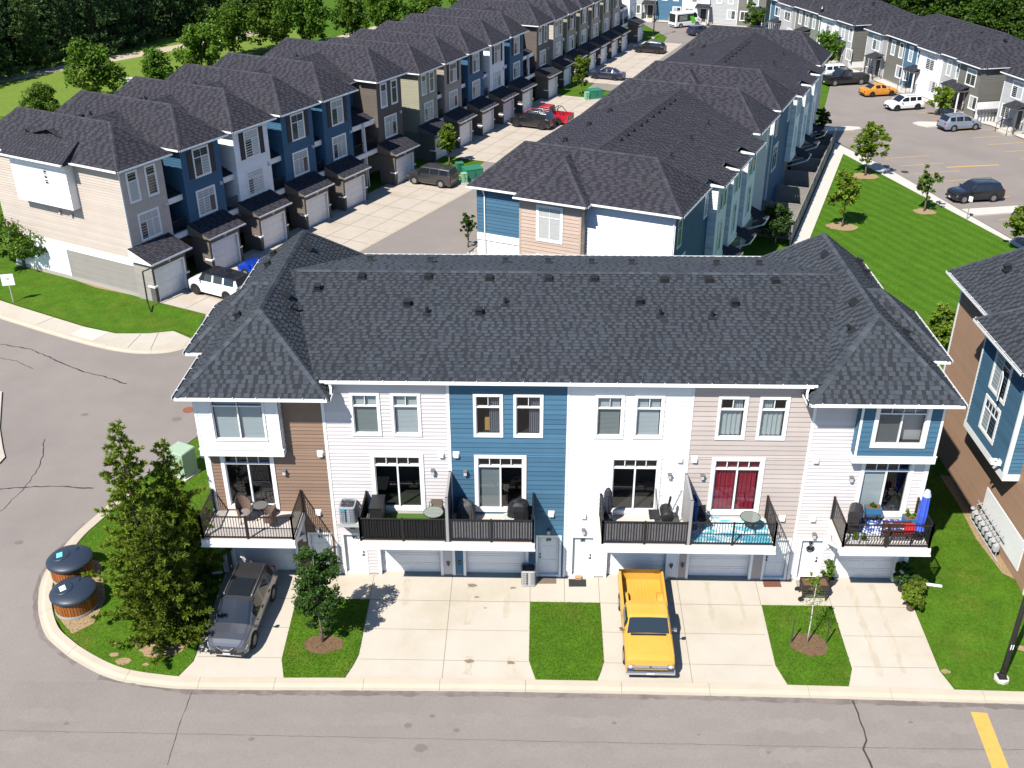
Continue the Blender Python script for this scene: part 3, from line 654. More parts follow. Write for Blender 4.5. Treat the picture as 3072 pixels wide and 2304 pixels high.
def ribbon(name, pts, w, m, dz, kind='structure', jitter=0.0, seed=1, parent=None):
    rng=random.Random(seed); P=[Vector((p[0],p[1],0)) for p in pts]; mb=MB(); L=[];R=[]
    fine=[]
    for a,b in zip(P[:-1],P[1:]):
        n=max(1,int((b-a).length/0.25)) if jitter else max(1,int((b-a).length/1.5))
        fine+= [a+(b-a)*(i/n) for i in range(n)]
    fine.append(P[-1])
    if jitter: fine=[p+Vector((rng.uniform(-jitter,jitter),rng.uniform(-jitter,jitter),0)) for p in fine]
    for i,p in enumerate(fine):
        d=(fine[min(i+1,len(fine)-1)]-fine[max(i-1,0)]).normalized(); n=Vector((-d.y,d.x,0)); ww=w*(rng.uniform(0.5,1.3) if jitter else 1.0)
        for lst,s in ((L,1),(R,-1)):
            q=p+n*(ww/2*s); lst.append((q.x,q.y,h(q.y)+dz))
    for i in range(len(fine)-1): mb.face([R[i],R[i+1],L[i+1],L[i]])
    return mb.build(name,m,parent,kind=kind)
# the wide ground sheet, grass to the horizon
mb=MB(); xs=[-900,-300]+list(range(-120,141,20))+[300,900]; ys=[-600,-100,-40,-20,-6.383,0.0]+list(range(20,221,20))+[400,900,1400]
for i in range(len(xs)-1):
    for j in range(len(ys)-1): mb.face([(xs[i],ys[j],h(ys[j])-0.03),(xs[i+1],ys[j],h(ys[j])-0.03),(xs[i+1],ys[j+1],h(ys[j+1])-0.03),(xs[i],ys[j+1],h(ys[j+1])-0.03)])
mb.build('ground',GRASS,kind='structure')
# asphalt
road_pts=[(-60,-60),(95,-60),(95,-6.5),(33.58,-6.74),(26.26,-6.62),(12.63,-6.52),(3.15,-6.66),(0.15,-6.7),(-1.21,-6.57),(-2.56,-6.35),(-3.64,-5.98),(-4.84,-5.35),(-5.71,-4.78),(-6.71,-3.95),(-7.52,-2.72),(-8.05,-1.42),(-8.28,-0.25),(-8.21,1.31),(-8.07,2.62),(-7.76,3.75),(-6.9,6.5),(-5.6,9.5),(-4.9,11.5),(-3.5,14.2),(0,15.6),(30.0,15.4),(30.0,17.0),(21.0,21.5),(8.6,28.2),(8.6,30),(52.0,131.0),(46.0,136),(36,140),(33,126),(28,118),(6.5,58),(-3.0,40.0),(-9.5,26.5),(-8.6,23.3),(-9.78,21.93),(-11.94,21.82),(-14.63,22.67),(-18.42,24.48),(-22.96,26.87),(-60,46)]
sheet('road',road_pts,ASPH,0.0)
park=[(36.0,124.0),(30.0,150.0),(34,158),(52,140),(60.4,105),(66.5,79),(69,70),(78,40),(58,40),(53.4,41.6),(48.3,63.3),(46.0,71.5),(44.6,76.2),(49,90),(52.0,100),(50.5,107),(53.0,112)]
sheet('parking_lot',park,ASPH,0.006)
# driveway apron in front of the block
sheet('driveway',[(-0.43,-6.12),(0.0,-5.25),(0.0,0.25),(30.79,0.25),(30.79,-5.12),(31.1,-6.15)],CONC,0.012)
def joint(name,pts,w=0.022): return ribbon(name,pts,w,mat('joint_dark',(0.20,0.165,0.125),0.9),0.017)
for x in (10.42,13.96,17.05,20.6,24.13,27.22,6.84,3.6): joint('pavement_joint',[(x,-0.05),(x,-1.6 if x not in (10.42,20.6) else -6.05)])
joint('pavement_joint',[(0.05,-1.6),(30.75,-1.6)])
joint('pavement_joint',[(15.5,-0.05),(15.5,-1.6)])
for a,b in ((6.9,13.9),(17.1,24.0),(0.1,3.6),(27.3,30.7)):
    for yy in (-3.3,-4.98): joint('pavement_joint',[(a,yy),(b,yy)],0.018)
STAIN=mat('tyre_stain',(0.40,0.352,0.28),0.9,0.1,col2=(0.455,0.40,0.32),c2scale=1.8,c2lo=0.40,c2hi=0.58,stretch=(2.5,0.7,1))
for x,y0,y1,w in ((8.4,-0.3,-1.9,0.3),(11.3,-0.5,-3.0,0.36),(12.9,-0.4,-2.6,0.34),(21.9,-0.2,-2.6,0.28),(23.2,-0.2,-2.8,0.28),(28.3,-0.2,-5.5,0.3),(29.3,-0.2,-5.3,0.3),(11.4,-4.7,-5.7,0.4),(13.2,-4.7,-5.7,0.4),(18.6,-0.3,-1.2,0.3)):
    ribbon('tyre_stain',[(x,y0),(x+0.05,(y0+y1)/2),(x,y1)],w,STAIN,0.0145,jitter=0.03,seed=int(x*10))
OIL=mat('oil_spot',(0.20,0.155,0.10),0.9)
for i,(x,y,r) in enumerate(((11.35,-0.62,0.22),(11.6,-1.35,0.12),(13.2,-0.75,0.15),(11.5,-5.0,0.22),(13.2,-5.05,0.2),(12.0,-2.0,0.07))):
    rng=random.Random(i); pts=[(x+r*rng.uniform(0.6,1.2)*math.cos(a*0.524),y+0.5*r*rng.uniform(0.6,1.2)*math.sin(a*0.524)) for a in range(12)]; sheet('oil_spot',pts,OIL,0.0165)
# kerbs
KR=[(-7.0,6.2),(-7.76,3.75),(-8.07,2.62),(-8.21,1.31),(-8.28,-0.25),(-8.05,-1.42),(-7.52,-2.72),(-6.71,-3.95),(-5.71,-4.78),(-4.84,-5.35),(-3.64,-5.98),(-2.56,-6.35),(-1.21,-6.57),(0.15,-6.68),(3.15,-6.66),(6.4,-6.6),(12.63,-6.54),(20.14,-6.56),(26.26,-6.62),(33.58,-6.74),(45,-6.9),(80,-7.4)]
def kerb(name,line,w,side,seg=3.0,hgt=0.085,m=CURBM,flip=1):
    """a rolled concrete kerb: gutter pan, sloping face and top, cut in cast lengths"""
    P=[Vector((x,y,0)) for x,y in line]; pts=[]
    for i in range(len(P)-1):
        n=6; p0=P[max(i-1,0)];p1=P[i];p2=P[i+1];p3=P[min(i+2,len(P)-1)]
        for k in range(n):
            t=k/n; pts.append(0.5*((2*p1)+(p2-p0)*t+(2*p0-5*p1+4*p2-p3)*t*t+(3*p1-p0-3*p2+p3)*t**3))
    pts.append(P[-1]); root=None; mb=MB(); acc=0.0; first=True
    prof=[(-0.02,-0.03),(-0.02,0.006),(0.22*w,0.012),(0.5*w,hgt),(0.97*w,hgt+0.015),(w,hgt),(w,-0.03)]
    rows=[]; objs=[]
    def flush():
        nonlocal mb,rows,root
        if len(rows)<2: return
        for a,b in zip(rows[:-1],rows[1:]):
            for j in range(len(a)-1): mb.face([a[j],b[j],b[j+1],a[j+1]] if side>0 else [a[j+1],b[j+1],b[j],a[j]])
        for rw in (rows[0],rows[-1]): mb.face(rw)
        if root is None: root=mb.build(name,m,kind='structure')
        else: mb.build('kerb_piece',m,root)
        mb=MB()
    for i,p in enumerate(pts):
        d=(pts[min(i+1,len(pts)-1)]-pts[max(i-1,0)]).normalized(); nrm=Vector((-d.y,d.x,0))*side
        if i: acc+=(p-pts[i-1]).length
        row=[]
        for o,z in prof:
            q=p+nrm*o; row.append((q.x,q.y,h(q.y)+z))
        rows.append(row)
        if acc>seg:
            flush(); acc=0.0; g=[]
            for j,(o,z) in enumerate(prof):
                q=p+nrm*o+d*0.012; g.append((q.x,q.y,h(q.y)+z))
            rows=[g]
    flush(); return root
kerb('kerb',KR,0.56,1)
kerb('kerb',[(-8.3,23.6),(-8.62,22.79),(-9.78,21.93),(-11.94,21.82),(-14.63,22.67),(-18.42,24.48),(-22.96,26.87),(-45,38.4)],0.5,-1)
sheet('pavement',[(-8.67,22.96),(-9.88,22.24),(-12.04,22.11),(-14.76,23.02),(-18.61,24.94),(-23.23,27.45),(-45,38.9),(-45,41.2),(-24.32,29.78),(-22.55,28.78),(-16.55,25.55),(-14.04,24.57),(-11.86,24.61),(-10.27,25.01),(-8.7,23.85)],CONC,0.075)
sheet('pavement',[(-17.0,24.25),(-15.2,23.35),(-14.5,24.75),(-16.6,25.5)],CONC_L,0.085)
for a,b in (((-12.5,22.2),(-12.3,24.5)),((-20,25.7),(-19.2,27.0)),((-10.9,22.2),(-11.2,24.75))): joint('pavement_joint',[a,b],0.03).location.z=0.07
# lawns between the driveways and around the blocks
lawns=[[(-0.43,-6.13),(0.0,-5.25),(0.0,0.1),(0.0,13.5),(-1.3,14.6),(-3.2,13.6),(-4.9,10.6),(-6.5,6.3),(-7.4,3.37),(-7.75,1.84),(-7.9,0.62),(-7.78,-0.45),(-7.3,-1.79),(-6.7,-2.98),(-5.85,-3.93),(-4.7,-4.76),(-3.45,-5.49),(-2.35,-5.91),(-1.4,-6.01)],
 [(3.59,-1.62),(6.86,-1.6),(6.82,-4.78),(6.7,-5.28),(6.39,-6.12),(3.97,-6.12),(3.66,-5.1)],
 [(13.96,-1.62),(17.05,-1.62),(17.05,-4.95),(16.9,-5.48),(16.68,-6.06),(14.27,-6.06),(14.11,-5.54),(13.95,-4.97)],
 [(24.14,-1.62),(27.22,-1.62),(27.22,-5.11),(26.83,-6.1),(24.44,-6.1),(24.11,-5.01)],
 [(30.8,0.0),(30.79,-5.12),(31.15,-6.15),(33.77,-6.2),(45,-6.35),(45,-1),(36,-1),(36,24),(30.8,24)]]
for p in lawns: sheet('lawn',p,GRASS,0.045 if p is lawns[0] else 0.055)
sheet('lawn',[(-12.9,29.75),(-8.9,27.8),(-8.6,24.1),(-10.2,25.15),(-11.86,24.72),(-14.04,24.7),(-16.55,25.7),(-22.55,28.95),(-24.32,29.95),(-45,41.4),(-40,48),(-25,38.5)],GRASS,0.05)
LAWNS=mat('lawn_mown',(0.055,0.125,0.008),0.95,0.1,noise=0.3,nscale=0.7,fine=0.55,fscale=7,bump=0.6,bscale=12)
def mow(m):
    nt=m.node_tree; N=nt.nodes; b=N['Principled BSDF']; src=b.inputs['Base Color'].links[0].from_socket
    g=N.new('ShaderNodeNewGeometry'); mp=N.new('ShaderNodeMapping'); mp.inputs['Rotation'].default_value=(0,0,math.radians(-22)); nt.links.new(g.outputs['Position'],mp.inputs['Vector'])
    w=N.new('ShaderNodeTexWave'); w.inputs['Scale'].default_value=0.28; w.inputs['Distortion'].default_value=2.5; w.inputs['Detail'].default_value=2; w.inputs['Detail Scale'].default_value=0.6; nt.links.new(mp.outputs[0],w.inputs['Vector'])
    r=N.new('ShaderNodeMapRange'); r.inputs[3].default_value=0.90; r.inputs[4].default_value=1.10; nt.links.new(w.outputs['Fac'],r.inputs[0])
    v=N.new('ShaderNodeVectorMath'); v.operation='SCALE'; nt.links.new(src,v.inputs[0]); nt.links.new(r.outputs[0],v.inputs['Scale']); nt.links.new(v.outputs[0],b.inputs['Base Color'])
mow(LAWNS)
sheet('lawn',[(33.0,40.0),(36.66,43.98),(45.35,67.66),(52.32,42.85),(53.5,37.5),(46.0,14.0),(31.0,14.0),(31.0,30.0)],LAWNS,0.03)
sheet('path',[(33.9,39.8),(45.33,71.06),(45.55,71.95),(48.2,63.45),(53.17,41.84),(55.5,33.0),(54.4,33.0),(52.32,42.85),(45.35,67.66),(36.66,43.98),(35.0,39.4)],CONC_L,0.05)
# concrete pads of the lane garages
def pads(O,u,n_list,depth=7.6,dz=0.016,name='driveway'):
    u=Vector((*u,0)).normalized(); n=Vector((u.y,-u.x,0)); O=Vector((*O,0))
    for a0,a1 in n_list:
        q=[O+u*a0+n*0.0-n*1.0,O+u*a1-n*1.0,O+u*a1+n*depth,O+u*a0+n*depth]
        sheet(name,[(p.x,p.y) for p in q],CONC_L if False else mat('lane_concrete',(0.43,0.375,0.315),0.9,0.15,noise=0.12,nscale=0.5,fine=0.08,fscale=20,col2=(0.38,0.31,0.235),c2scale=0.4,c2lo=0.52,c2hi=0.72),dz)
        k=a0+2.8
        while k<a1: joint('pavement_joint',[tuple((O+u*k-n*0.5)[:2]),tuple((O+u*k+n*depth)[:2])],0.05).location.z=0.004; k+=2.8
        for dd in (depth*0.36,depth*0.68): joint('pavement_joint',[tuple((O+u*a0+n*dd)[:2]),tuple((O+u*a1+n*dd)[:2])],0.05).location.z=0.004
UA=(0.455,0.8905); OA=(-12.85,29.8); UBd=(0.40,0.9165); OB=(3.85,64.5); UC=(0.368,0.93); OC=(17.3,97.0)
pads(OA,UA,[(-0.3,34.6)],6.9); pads(OB,UBd,[(2.0,31.5)],6.9); pads(OC,UC,[(4.0,34.0)],6.6)
for (O,u,a0,a1,dp) in ((OA,UA,-0.3,34.6,6.9),(OB,UBd,2.0,31.5,6.9),(OC,UC,4.0,34.0,6.6)):
    uu=Vector((*u,0)).normalized(); n=Vector((uu.y,-uu.x,0)); o=Vector((*O,0)); a=o+uu*a0+n*dp; b=o+uu*a1+n*dp; kerb('kerb',[(a.x,a.y),(b.x,b.y)],0.35,1,seg=4.0,hgt=0.05)
for O,u,a0,a1 in ((OA,UA,34.6,37.6),(OB,UBd,31.3,36.0)):
    uu=Vector((*u,0)).normalized(); n=Vector((uu.y,-uu.x,0)); o=Vector((*O,0)); q=[o+uu*a0+n*0.3,o+uu*a1+n*0.3,o+uu*a1+n*6.7,o+uu*a0+n*6.7]; sheet('lawn',[(p.x,p.y) for p in q],GRASS,0.03)
# left edge traffic island, verge and road beyond the row
sheet('pavement',[(-18,16.5),(-16.2,12.33),(-15.06,10.24),(-14.5,9.31),(-14.52,8.71),(-16,7.0),(-24,6),(-24,16)],CONC,0.09)
sheet('lawn',[(-95,95),(-43,80),(-22,128),(-30,150),(-80,170)],mat('verge_grass',(0.13,0.19,0.03),0.95,0.1,noise=0.25,nscale=0.3,fine=0.4,fscale=4),0.02)
for k in range(9):
    a=Vector((-62+4.6*k*0.9,88+9*k*0.9,0))
sheet('pavement',[(-63,96),(-30,139),(-27.5,137),(-60.5,93.5)],mat('gravel_path',(0.42,0.35,0.26),0.95,noise=0.2,nscale=0.6,fine=0.2,fscale=6),0.03)
sheet('pavement',[(-46,77),(-12,143),(-9,141.5),(-43,75.5)],mat('gravel_path',(0.42,0.35,0.26)),0.035)
# dry patches, mulch
def disc(name,x,y,r,m,dz,seed=1,sy=1.0):
    rng=random.Random(seed); pts=[(x+r*rng.uniform(0.85,1.12)*math.cos(a*math.pi/11),y+sy*r*rng.uniform(0.85,1.12)*math.sin(a*math.pi/11)) for a in range(22)]; return sheet(name,pts,m,dz)
disc('mulch',5.3,-4.25,0.85,SOIL,0.072,3,0.6); disc('mulch',25.75,-3.85,0.78,SOIL,0.07,4,0.85); disc('mulch',-1.6,-4.4,1.1,DRYSOIL,0.06,5,0.6)
sheet('mulch',[(-7.7,-0.3),(-7.3,-1.6),(-6.7,-2.85),(-5.6,-3.9),(-4.9,-3.3),(-4.9,-1.8),(-6.0,0.6),(-7.6,0.9)],DRYSOIL,0.064)
disc('mulch',39.76,46.2,1.25,DRYSOIL,0.05,6,0.8); disc('mulch',45.5,60.2,1.3,DRYSOIL,0.05,7,0.8); disc('mulch',47.9,50.1,1.0,DRYSOIL,0.05,8,0.8)
sheet('mulch',[(35.85,8.5),(35.85,0.2),(35.45,0.6),(35.2,3.2),(35.35,6.0),(35.3,8.6)],DRYSOIL,0.07)
sheet('mulch',[(-21.3,35.2),(-18.2,33.2),(-14.6,31.35),(-14.9,30.8),(-18.3,32.2),(-21.8,34.5)],DRYSOIL,0.062)
for i,(x,y,r) in enumerate(((-2.9,-5.35,0.33),(-3.4,-5.0,0.2),(-1.9,-5.5,0.14),(-3.5,-4.4,0.15),(31.0,-5.2,0.2),(34.6,-3.9,0.25))): disc('dry_patch',x,y,r,DRYSOIL,0.066,20+i,0.6)
# cracks, paint, covers
ribbon('crack_seal',[(26.86,-6.72),(26.89,-7.67),(26.83,-8.74),(26.6,-9.19),(26.7,-10.05),(27.0,-12)],0.07,TAR,0.006,jitter=0.03,seed=3)
ribbon('crack_seal',[(-21.5,23.1),(-18.78,22.25),(-16.68,20.87),(-15.59,20.15),(-14.28,19.34),(-12.3,18.47),(-10.88,17.71)],0.10,TAR,0.006,jitter=0.05,seed=4)
ribbon('crack_seal',[(-15,6.2),(-13.45,6.41),(-11.94,6.65),(-10.34,6.69),(-8.6,6.57)],0.09,TAR,0.006,jitter=0.04,seed=5)
ribbon('crack_seal',[(-13.21,11.24),(-12.59,9.66),(-12.27,8.16),(-12.23,6.58),(-12.48,4.67),(-13.2,2.0)],0.05,TAR,0.0062,jitter=0.05,seed=6)
ribbon('crack_seal',[(-21,21.3),(-19,20.6),(-17.5,19.6)],0.05,TAR,0.006,jitter=0.05,seed=7)
ribbon('crack_seal',[(0.42,-6.88),(0.41,-8.18),(0.58,-10.5)],0.025,TAR,0.006,jitter=0.02,seed=8)
ribbon('road_marking',[(31.63,-7.24),(31.4,-10.2),(31.3,-12.5)],0.62,YELLOWP,0.008)
mb=MB(); mb.lathe([(0.36,0.0),(0.36,0.02),(0.30,0.022),(0.29,0.012),(0.0,0.012)],(-6.11,14.66,0.0),20)
tag(mb.build('manhole_cover',mat('rusty_iron',(0.22,0.085,0.05),0.8,noise=0.3,nscale=8)),'rust red round manhole cover in the road left of the block','manhole cover')
mb=MB(); mb.lathe([(0.36,0.0),(0.36,0.02),(0.30,0.022),(0.29,0.012),(0.0,0.012)],(49.78,61.7,0.008),20)
tag(mb.build('manhole_cover',mat('dark_iron',(0.04,0.03,0.028),0.8)),'dark round manhole cover in the far parking lot','manhole cover')
def pline(a,b,w=0.09): return ribbon('parking_line',[a,b],w,YELLOWP,0.012)
v=Vector((0.235,-0.972,0)); pn_=Vector((0.972,0.235,0)); base=Vector((49.2,66.2,0))
for k in range(8):
    p=base+v*(2.65*k); q=p+pn_*4.9; pline((p.x,p.y),(q.x,q.y))
base=Vector((58.2,84.5,0))
for k in range(9):
    p=base+v*(2.7*k); q=p+pn_*4.6; pline((p.x,p.y),(q.x,q.y))
ribbon('parking_line',[(54.3,63.3),(59.8,64.2)],0.22,YELLOWP,0.0125)
base=Vector((46.0,75.5,0))
for k in range(3):
    p=base+v*(2.5*k)+pn_*0.6; q=p+pn_*4.0; pline((p.x,p.y),(q.x,q.y))
base=Vector((52.0,108.5,0))
for k in range(7):
    p=base+v*(2.7*k)+pn_*1.0; q=p+pn_*4.2; pline((p.x,p.y),(q.x,q.y))
def blob(pts,name='pavement',m=CONC_L,dz=0.12):
    o=sheet(name,pts,m,dz); mb=MB(); n=len(pts)
    for i in range(n):
        a,b=pts[i],pts[(i+1)%n]; mb.face([(a[0],a[1],0),(b[0],b[1],0),(b[0],b[1],dz),(a[0],a[1],dz)])
    mb.build('kerb_face',m,o); return o
blob([(41.5,75.2),(46.19,76.3),(48.8,76.75),(49.8,77.3),(49.7,78.0),(48.6,78.3),(46.58,77.95),(42.2,77.4)])
blob([(56.2,79.9),(56.5,79.0),(57.39,78.2),(59.5,78.6),(62.5,79.4),(62.1,80.9),(59.01,80.3),(57.0,80.4)])
blob([(51.3,50.6),(57,51.7),(57.4,50.2),(51.7,49.0)])
sheet('pavement',[(56.6,108.8),(58.4,105.6),(64.0,81.8),(66.0,79.8),(68.0,71.0),(66.7,70.7),(64.5,79.0),(62.6,81.4),(57.0,105.1),(55.2,108.6)],CONC_L,0.10)
sheet('pavement',[(31.5,148.0),(52,140.2),(51.4,138.6),(31.0,146.4)],CONC_L,0.10)

GRIME=mat('gutter_grime',(0.155,0.132,0.115),0.95,0.1,noise=0.2,nscale=1.5,col2=(0.21,0.18,0.16),c2scale=1.1,c2lo=0.45,c2hi=0.62)
ribbon('road_grime',[(-3.64,-6.12),(0.15,-6.84),(3.15,-6.82),(12.6,-6.70),(20.1,-6.72),(26.3,-6.78),(33.6,-6.92),(45,-7.1)],0.26,GRIME,0.004,jitter=0.03,seed=31)
ribbon('road_grime',[(-7.9,3.6),(-8.35,1.4),(-8.43,-0.3),(-8.2,-1.5),(-7.65,-2.8),(-6.8,-4.1),(-4.9,-5.5)],0.2,GRIME,0.004,jitter=0.03,seed=32)
WORN=mat('worn_lane',(0.238,0.208,0.188),0.92,0.12,noise=0.10,nscale=0.6,col2=(0.224,0.196,0.176),c2scale=0.35,c2lo=0.45,c2hi=0.62,fine=0.2,fscale=18)
for y in (-8.1,-9.6): ribbon('worn_lane',[(-30,y),(-6,y-0.1),(10,y),(26,y+0.05),(60,y)],0.7,WORN,0.003,jitter=0.05,seed=int(-y*10))
for i,(x,y,r) in enumerate(((9.3,-8.4,0.16),(10.2,-7.9,0.12),(9.9,-9.5,0.25),(11.2,-8.6,0.13),(17.3,-8.1,0.10),(20.5,-8.6,0.06),(3.4,-9.2,0.12),(23.0,-9.4,0.09),(28.8,-7.8,0.09),(-4.0,-8.6,0.10),(-10.5,2.0,0.2),(-12.0,14.0,0.22),(-6.5,13.6,0.3))): disc('oil_spot',x,y,r,mat('road_spot',(0.165,0.143,0.128),0.9),0.0072,60+i,0.8)
ribbon('road_seam',[(-25,-9.05),(0,-9.0),(25,-9.1),(60,-9.0)],0.03,mat('road_seam',(0.14,0.12,0.11),0.9),0.0055,jitter=0.015,seed=41)
# ------------------------------------------------------------------ the other townhouse rows
def simple_wall(root, face, u0,u1,z0,z1, m, ex=0.0, name='wall', seed=3):
    mb=MB()
    if ex: lap_siding(mb,face,u0,u1,z0,z1,ex=ex,var=0.05,seed=seed)
    else: wall_skin(mb,face,u0,u1,z0,z1)
    return mb.build(name,m,root)
def box_part(root,name,m,*b):
    mb=MB(); mb.box(*b); return mb.build(name,m,root)
S_TAUPE=siding_mat('taupe',(0.36,0.30,0.25)); S_NAVY=siding_mat('navy',(0.042,0.11,0.185)); S_DKBR=siding_mat('dark_brown',(0.115,0.095,0.082)); S_OLIVE=siding_mat('olive',(0.29,0.275,0.20)); S_GREY=siding_mat('grey',(0.40,0.40,0.40)); S_DGREY=siding_mat('dark_grey',(0.17,0.165,0.145)); S_BGE=siding_mat('beige',(0.47,0.405,0.35)); S_GRN=siding_mat('sage',(0.17,0.19,0.16))
S_SKIRT=siding_mat('skirt_grey',(0.27,0.25,0.225)); S_GARG=siding_mat('garage_taupe',(0.15,0.125,0.105))
STONE=mat('stone_veneer',(0.10,0.095,0.09),0.9,noise=0.4,nscale=6,bump=0.6,bscale=8)
SHUT=mat('shutter_charcoal',(0.04,0.038,0.042),0.6)
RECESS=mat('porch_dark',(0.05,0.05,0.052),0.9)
GDOORB=GARAGE
def lane_row(label, O, u, units, sxy=1.0, sz=1.0, first_end=True, tabs=True, detail=2):
    """row of three storey houses: window towers over projecting garages, porches set back between them"""
    rz=math.atan2(u[1],u[0]); root=thing('townhouse_row',label,'townhouse row',(O[0],O[1],0),rz,'townhouse rows along the lane',scale=(sxy,sxy,sz))
    E=9.5; RZ=11.95; ex=0.24 if tabs else 0.4; wr=(0.2,0.5) if tabs else (0.4,1.0)
    field=MB(); last=units[-1][0]+4.6
    # long body set back behind the towers
    body=MB(); body.box(0.1,last-0.6,4.4,15.2,-0.1,9.35); body.build('rear_wall',S_TAUPE,root)
    main_f=[(0.6,3.6,9.35),(last-0.6,3.6,9.35),(last-0.6,8.8,11.15),(0.6,8.8,11.15)]; main_b=[(0.6,15.6,9.35),(last-0.6,15.6,9.35),(last-0.6,8.8,11.15),(0.6,8.8,11.15)]
    shingle(field,main_f,ex=ex,wr=wr,seed=5); shingle(field,main_b,ex=ex,wr=wr,seed=6); caps(field,main_f[3],main_f[2],pn(main_f),pn(main_b),9,step=0.4)
    soff=MB()
    for k,(a0,m,style) in enumerate(units):
        x0,x1=a0,a0+3.95; y0=1.7
        # tower
        simple_wall(root,front(y0),x0,x1,2.6,E-0.05,m,0.2 if detail>1 else 0,seed=k)
        fl=leftf(x0)
        simple_wall(root,fl,-15.0 if (k==0) else -4.4,-y0,2.6 if k else 2.95,E-0.05,m if k else m,0.2,name='side_wall',seed=k+9)
        simple_wall(root,rightf(x1),y0,4.4 if k<len(units)-1 else 15,2.6,E-0.05,m)
        cb=MB(); cb.box(x0-0.02,x0+0.09,y0-0.03,y0,2.9,E-0.05); cb.build('corner_board',WHITE if m in (S_WHITE,) or k==0 and first_end else m,root)
        # hip roof
        xa,xb=x0-0.42,x1+0.55; ya,yb=1.2,16.0
        pl,p,q=hip_roof(xa,xb,ya,yb,E,RZ,2.7)
        for j,poly in enumerate(pl.values()): shingle(field,poly,ex=ex,wr=wr,seed=30+k*5+j)
        hip_caps(field,pl,p,q,xa,xb,ya,yb,E,seed=50+k*5,which=(0,1,4))
        soff.box(xa+0.02,xb-0.02,ya+0.03,yb-0.03,E-0.14,E-0.02)
        gutter(root,(xa,ya,E),(xb,ya,E),size=0.13); gutter(root,(xa,3.4 if k else 15.5,E),(xa,ya,E),size=0.13)
        # windows on the tower
        Ft=front(y0)
        if style=='end':
            for wx in (0.55,2.25): window(root,Ft,x0+wx,x0+wx+1.05,6.85,9.1,[(0.3,1),(0.7,1)],cas=0.13,fill=[DGLASS,LGLASS if wx<1 else DGLASS])
        else:
            window(root,Ft,x0+1.15,x0+2.85,6.9,9.1,[(0.3,2),(0.7,2)],cas=0.1,fill=[DGLASS,DGLASS,DGLASS,LGLASS] if k%2 else [LGLASS,LGLASS,DGLASS,LGLASS])
            for sx in (0.62,2.88):
                sm=MB(); Ft.box(sm,x0+sx,x0+sx+0.5,6.95,9.05,0.02,0.06)
                for q2 in range(9): Ft.box(sm,x0+sx+0.06,x0+sx+0.44,7.05+q2*0.22,7.2+q2*0.22,0.06,0.075)
                sm.build('shutter',SHUT,root)
        window(root,Ft,x0+0.95,x0+2.95,3.95,6.0,[(0.3,3),(0.7,3)],cas=0.12,fill=[LGLASS,LGLASS,LGLASS,DGLASS,LGLASS,LGLASS] if k%2==0 else [LGLASS]*3+[LGLASS,LGLASS,DGLASS])
        wall_lamp(root,Ft,x0+3.6,5.9,WHITE)
        # garage with its shed roof
        g0,g1=x0-0.1,x0+3.15
        simple_wall(root,leftf(g0),-1.75,0.0,0.0,3.1,S_GARG if k or not first_end else S_SKIRT,0.2,name='garage_side')
        gw=MB(); wall_skin(gw,front(0.0),g0,g1,0.0,3.1,[(x0+0.2,x0+2.85,0,2.35)]); wall_skin(gw,rightf(g1),0.0,1.75,0.0,3.1); gw.build('garage_wall',S_GARG,root)
        garage_door(root,front(0.0),x0+0.2,x0+2.85,2.35,d=-0.15,m=GDOORB)
        st=MB(); st.box(g0-0.06,g0+0.22,-0.06,0.4,0,1.15); st.build('stone_pier',STONE,root); st=MB(); st.box(g1-0.2,g1+0.05,-0.06,0.3,0,1.15); st.build('stone_pier',STONE,root)
        st=MB(); st.box(g0-0.1,g0+0.26,-0.1,0.55,1.15,1.27); st.build('pier_cap',WHITE,root); st=MB(); st.box(g1-0.24,g1+0.09,-0.1,0.34,1.15,1.27); st.build('pier_cap',WHITE,root)
        gp=[(g0-0.3,-0.35,3.08),(g1+0.35,-0.35,3.08),(g1+0.35,1.72,3.85),(g0-0.3,1.72,3.85)]
        gr=MB(); shingle(gr,gp,ex=ex,wr=wr,seed=90+k); grf=gr.build('garage_roof',SHING_D,root)
        gb=MB(); gb.hexa([(g0-0.28,-0.33,2.95),(g1+0.33,-0.33,2.95),(g1+0.33,1.7,2.95),(g0-0.28,1.7,2.95),(g0-0.28,-0.33,3.06),(g1+0.33,-0.33,3.06),(g1+0.33,1.7,3.82),(g0-0.28,1.7,3.82)]); gb.build('roof_board',S_GARG if k or not first_end else WHITE,root)
        gutter(root,(g0-0.3,-0.35,3.08),(g1+0.35,-0.35,3.08),size=0.10)
        wall_lamp(root,front(0.0),x0+1.5,2.72,WHITE)
        # set-back porch between this tower and the next
        nx=units[k+1][0] if k<len(units)-1 else None
        if nx is not None:
            rb=MB(); rb.box(x1,nx,4.35,4.4,0,9.3); rb.build('porch_wall',m,root)
            for zlo in ((6.05,)):
                pp=[(x1,2.1,zlo),(nx,2.1,zlo),(nx,4.35,zlo+0.85),(x1,4.35,zlo+0.85)]
                pm=MB(); shingle(pm,pp,ex=ex,wr=wr,seed=120+k); pm.build('porch_roof',SHING_D,root)
            pb_=MB(); pb_.box(x1+0.01,nx-0.01,2.05,2.25,5.6,6.02); pb_.box(x1+0.01,nx-0.01,1.75,1.95,3.0,3.4); pb_.build('porch_beam',WHITE,root)
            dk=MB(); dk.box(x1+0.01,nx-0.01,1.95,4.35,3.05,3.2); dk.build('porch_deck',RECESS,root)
            rl=MB(); rl.bar((x1,1.95,4.3),(nx,1.95,4.3),0.05); rl.bar((x1,1.95,3.45),(nx,1.95,3.45),0.04)
            q3=x1+0.1
            while q3<nx: rl.bar((q3,1.95,3.4),(q3,1.95,4.3),0.025); q3+=0.13
            rl.build('railing',BLACKM,root)
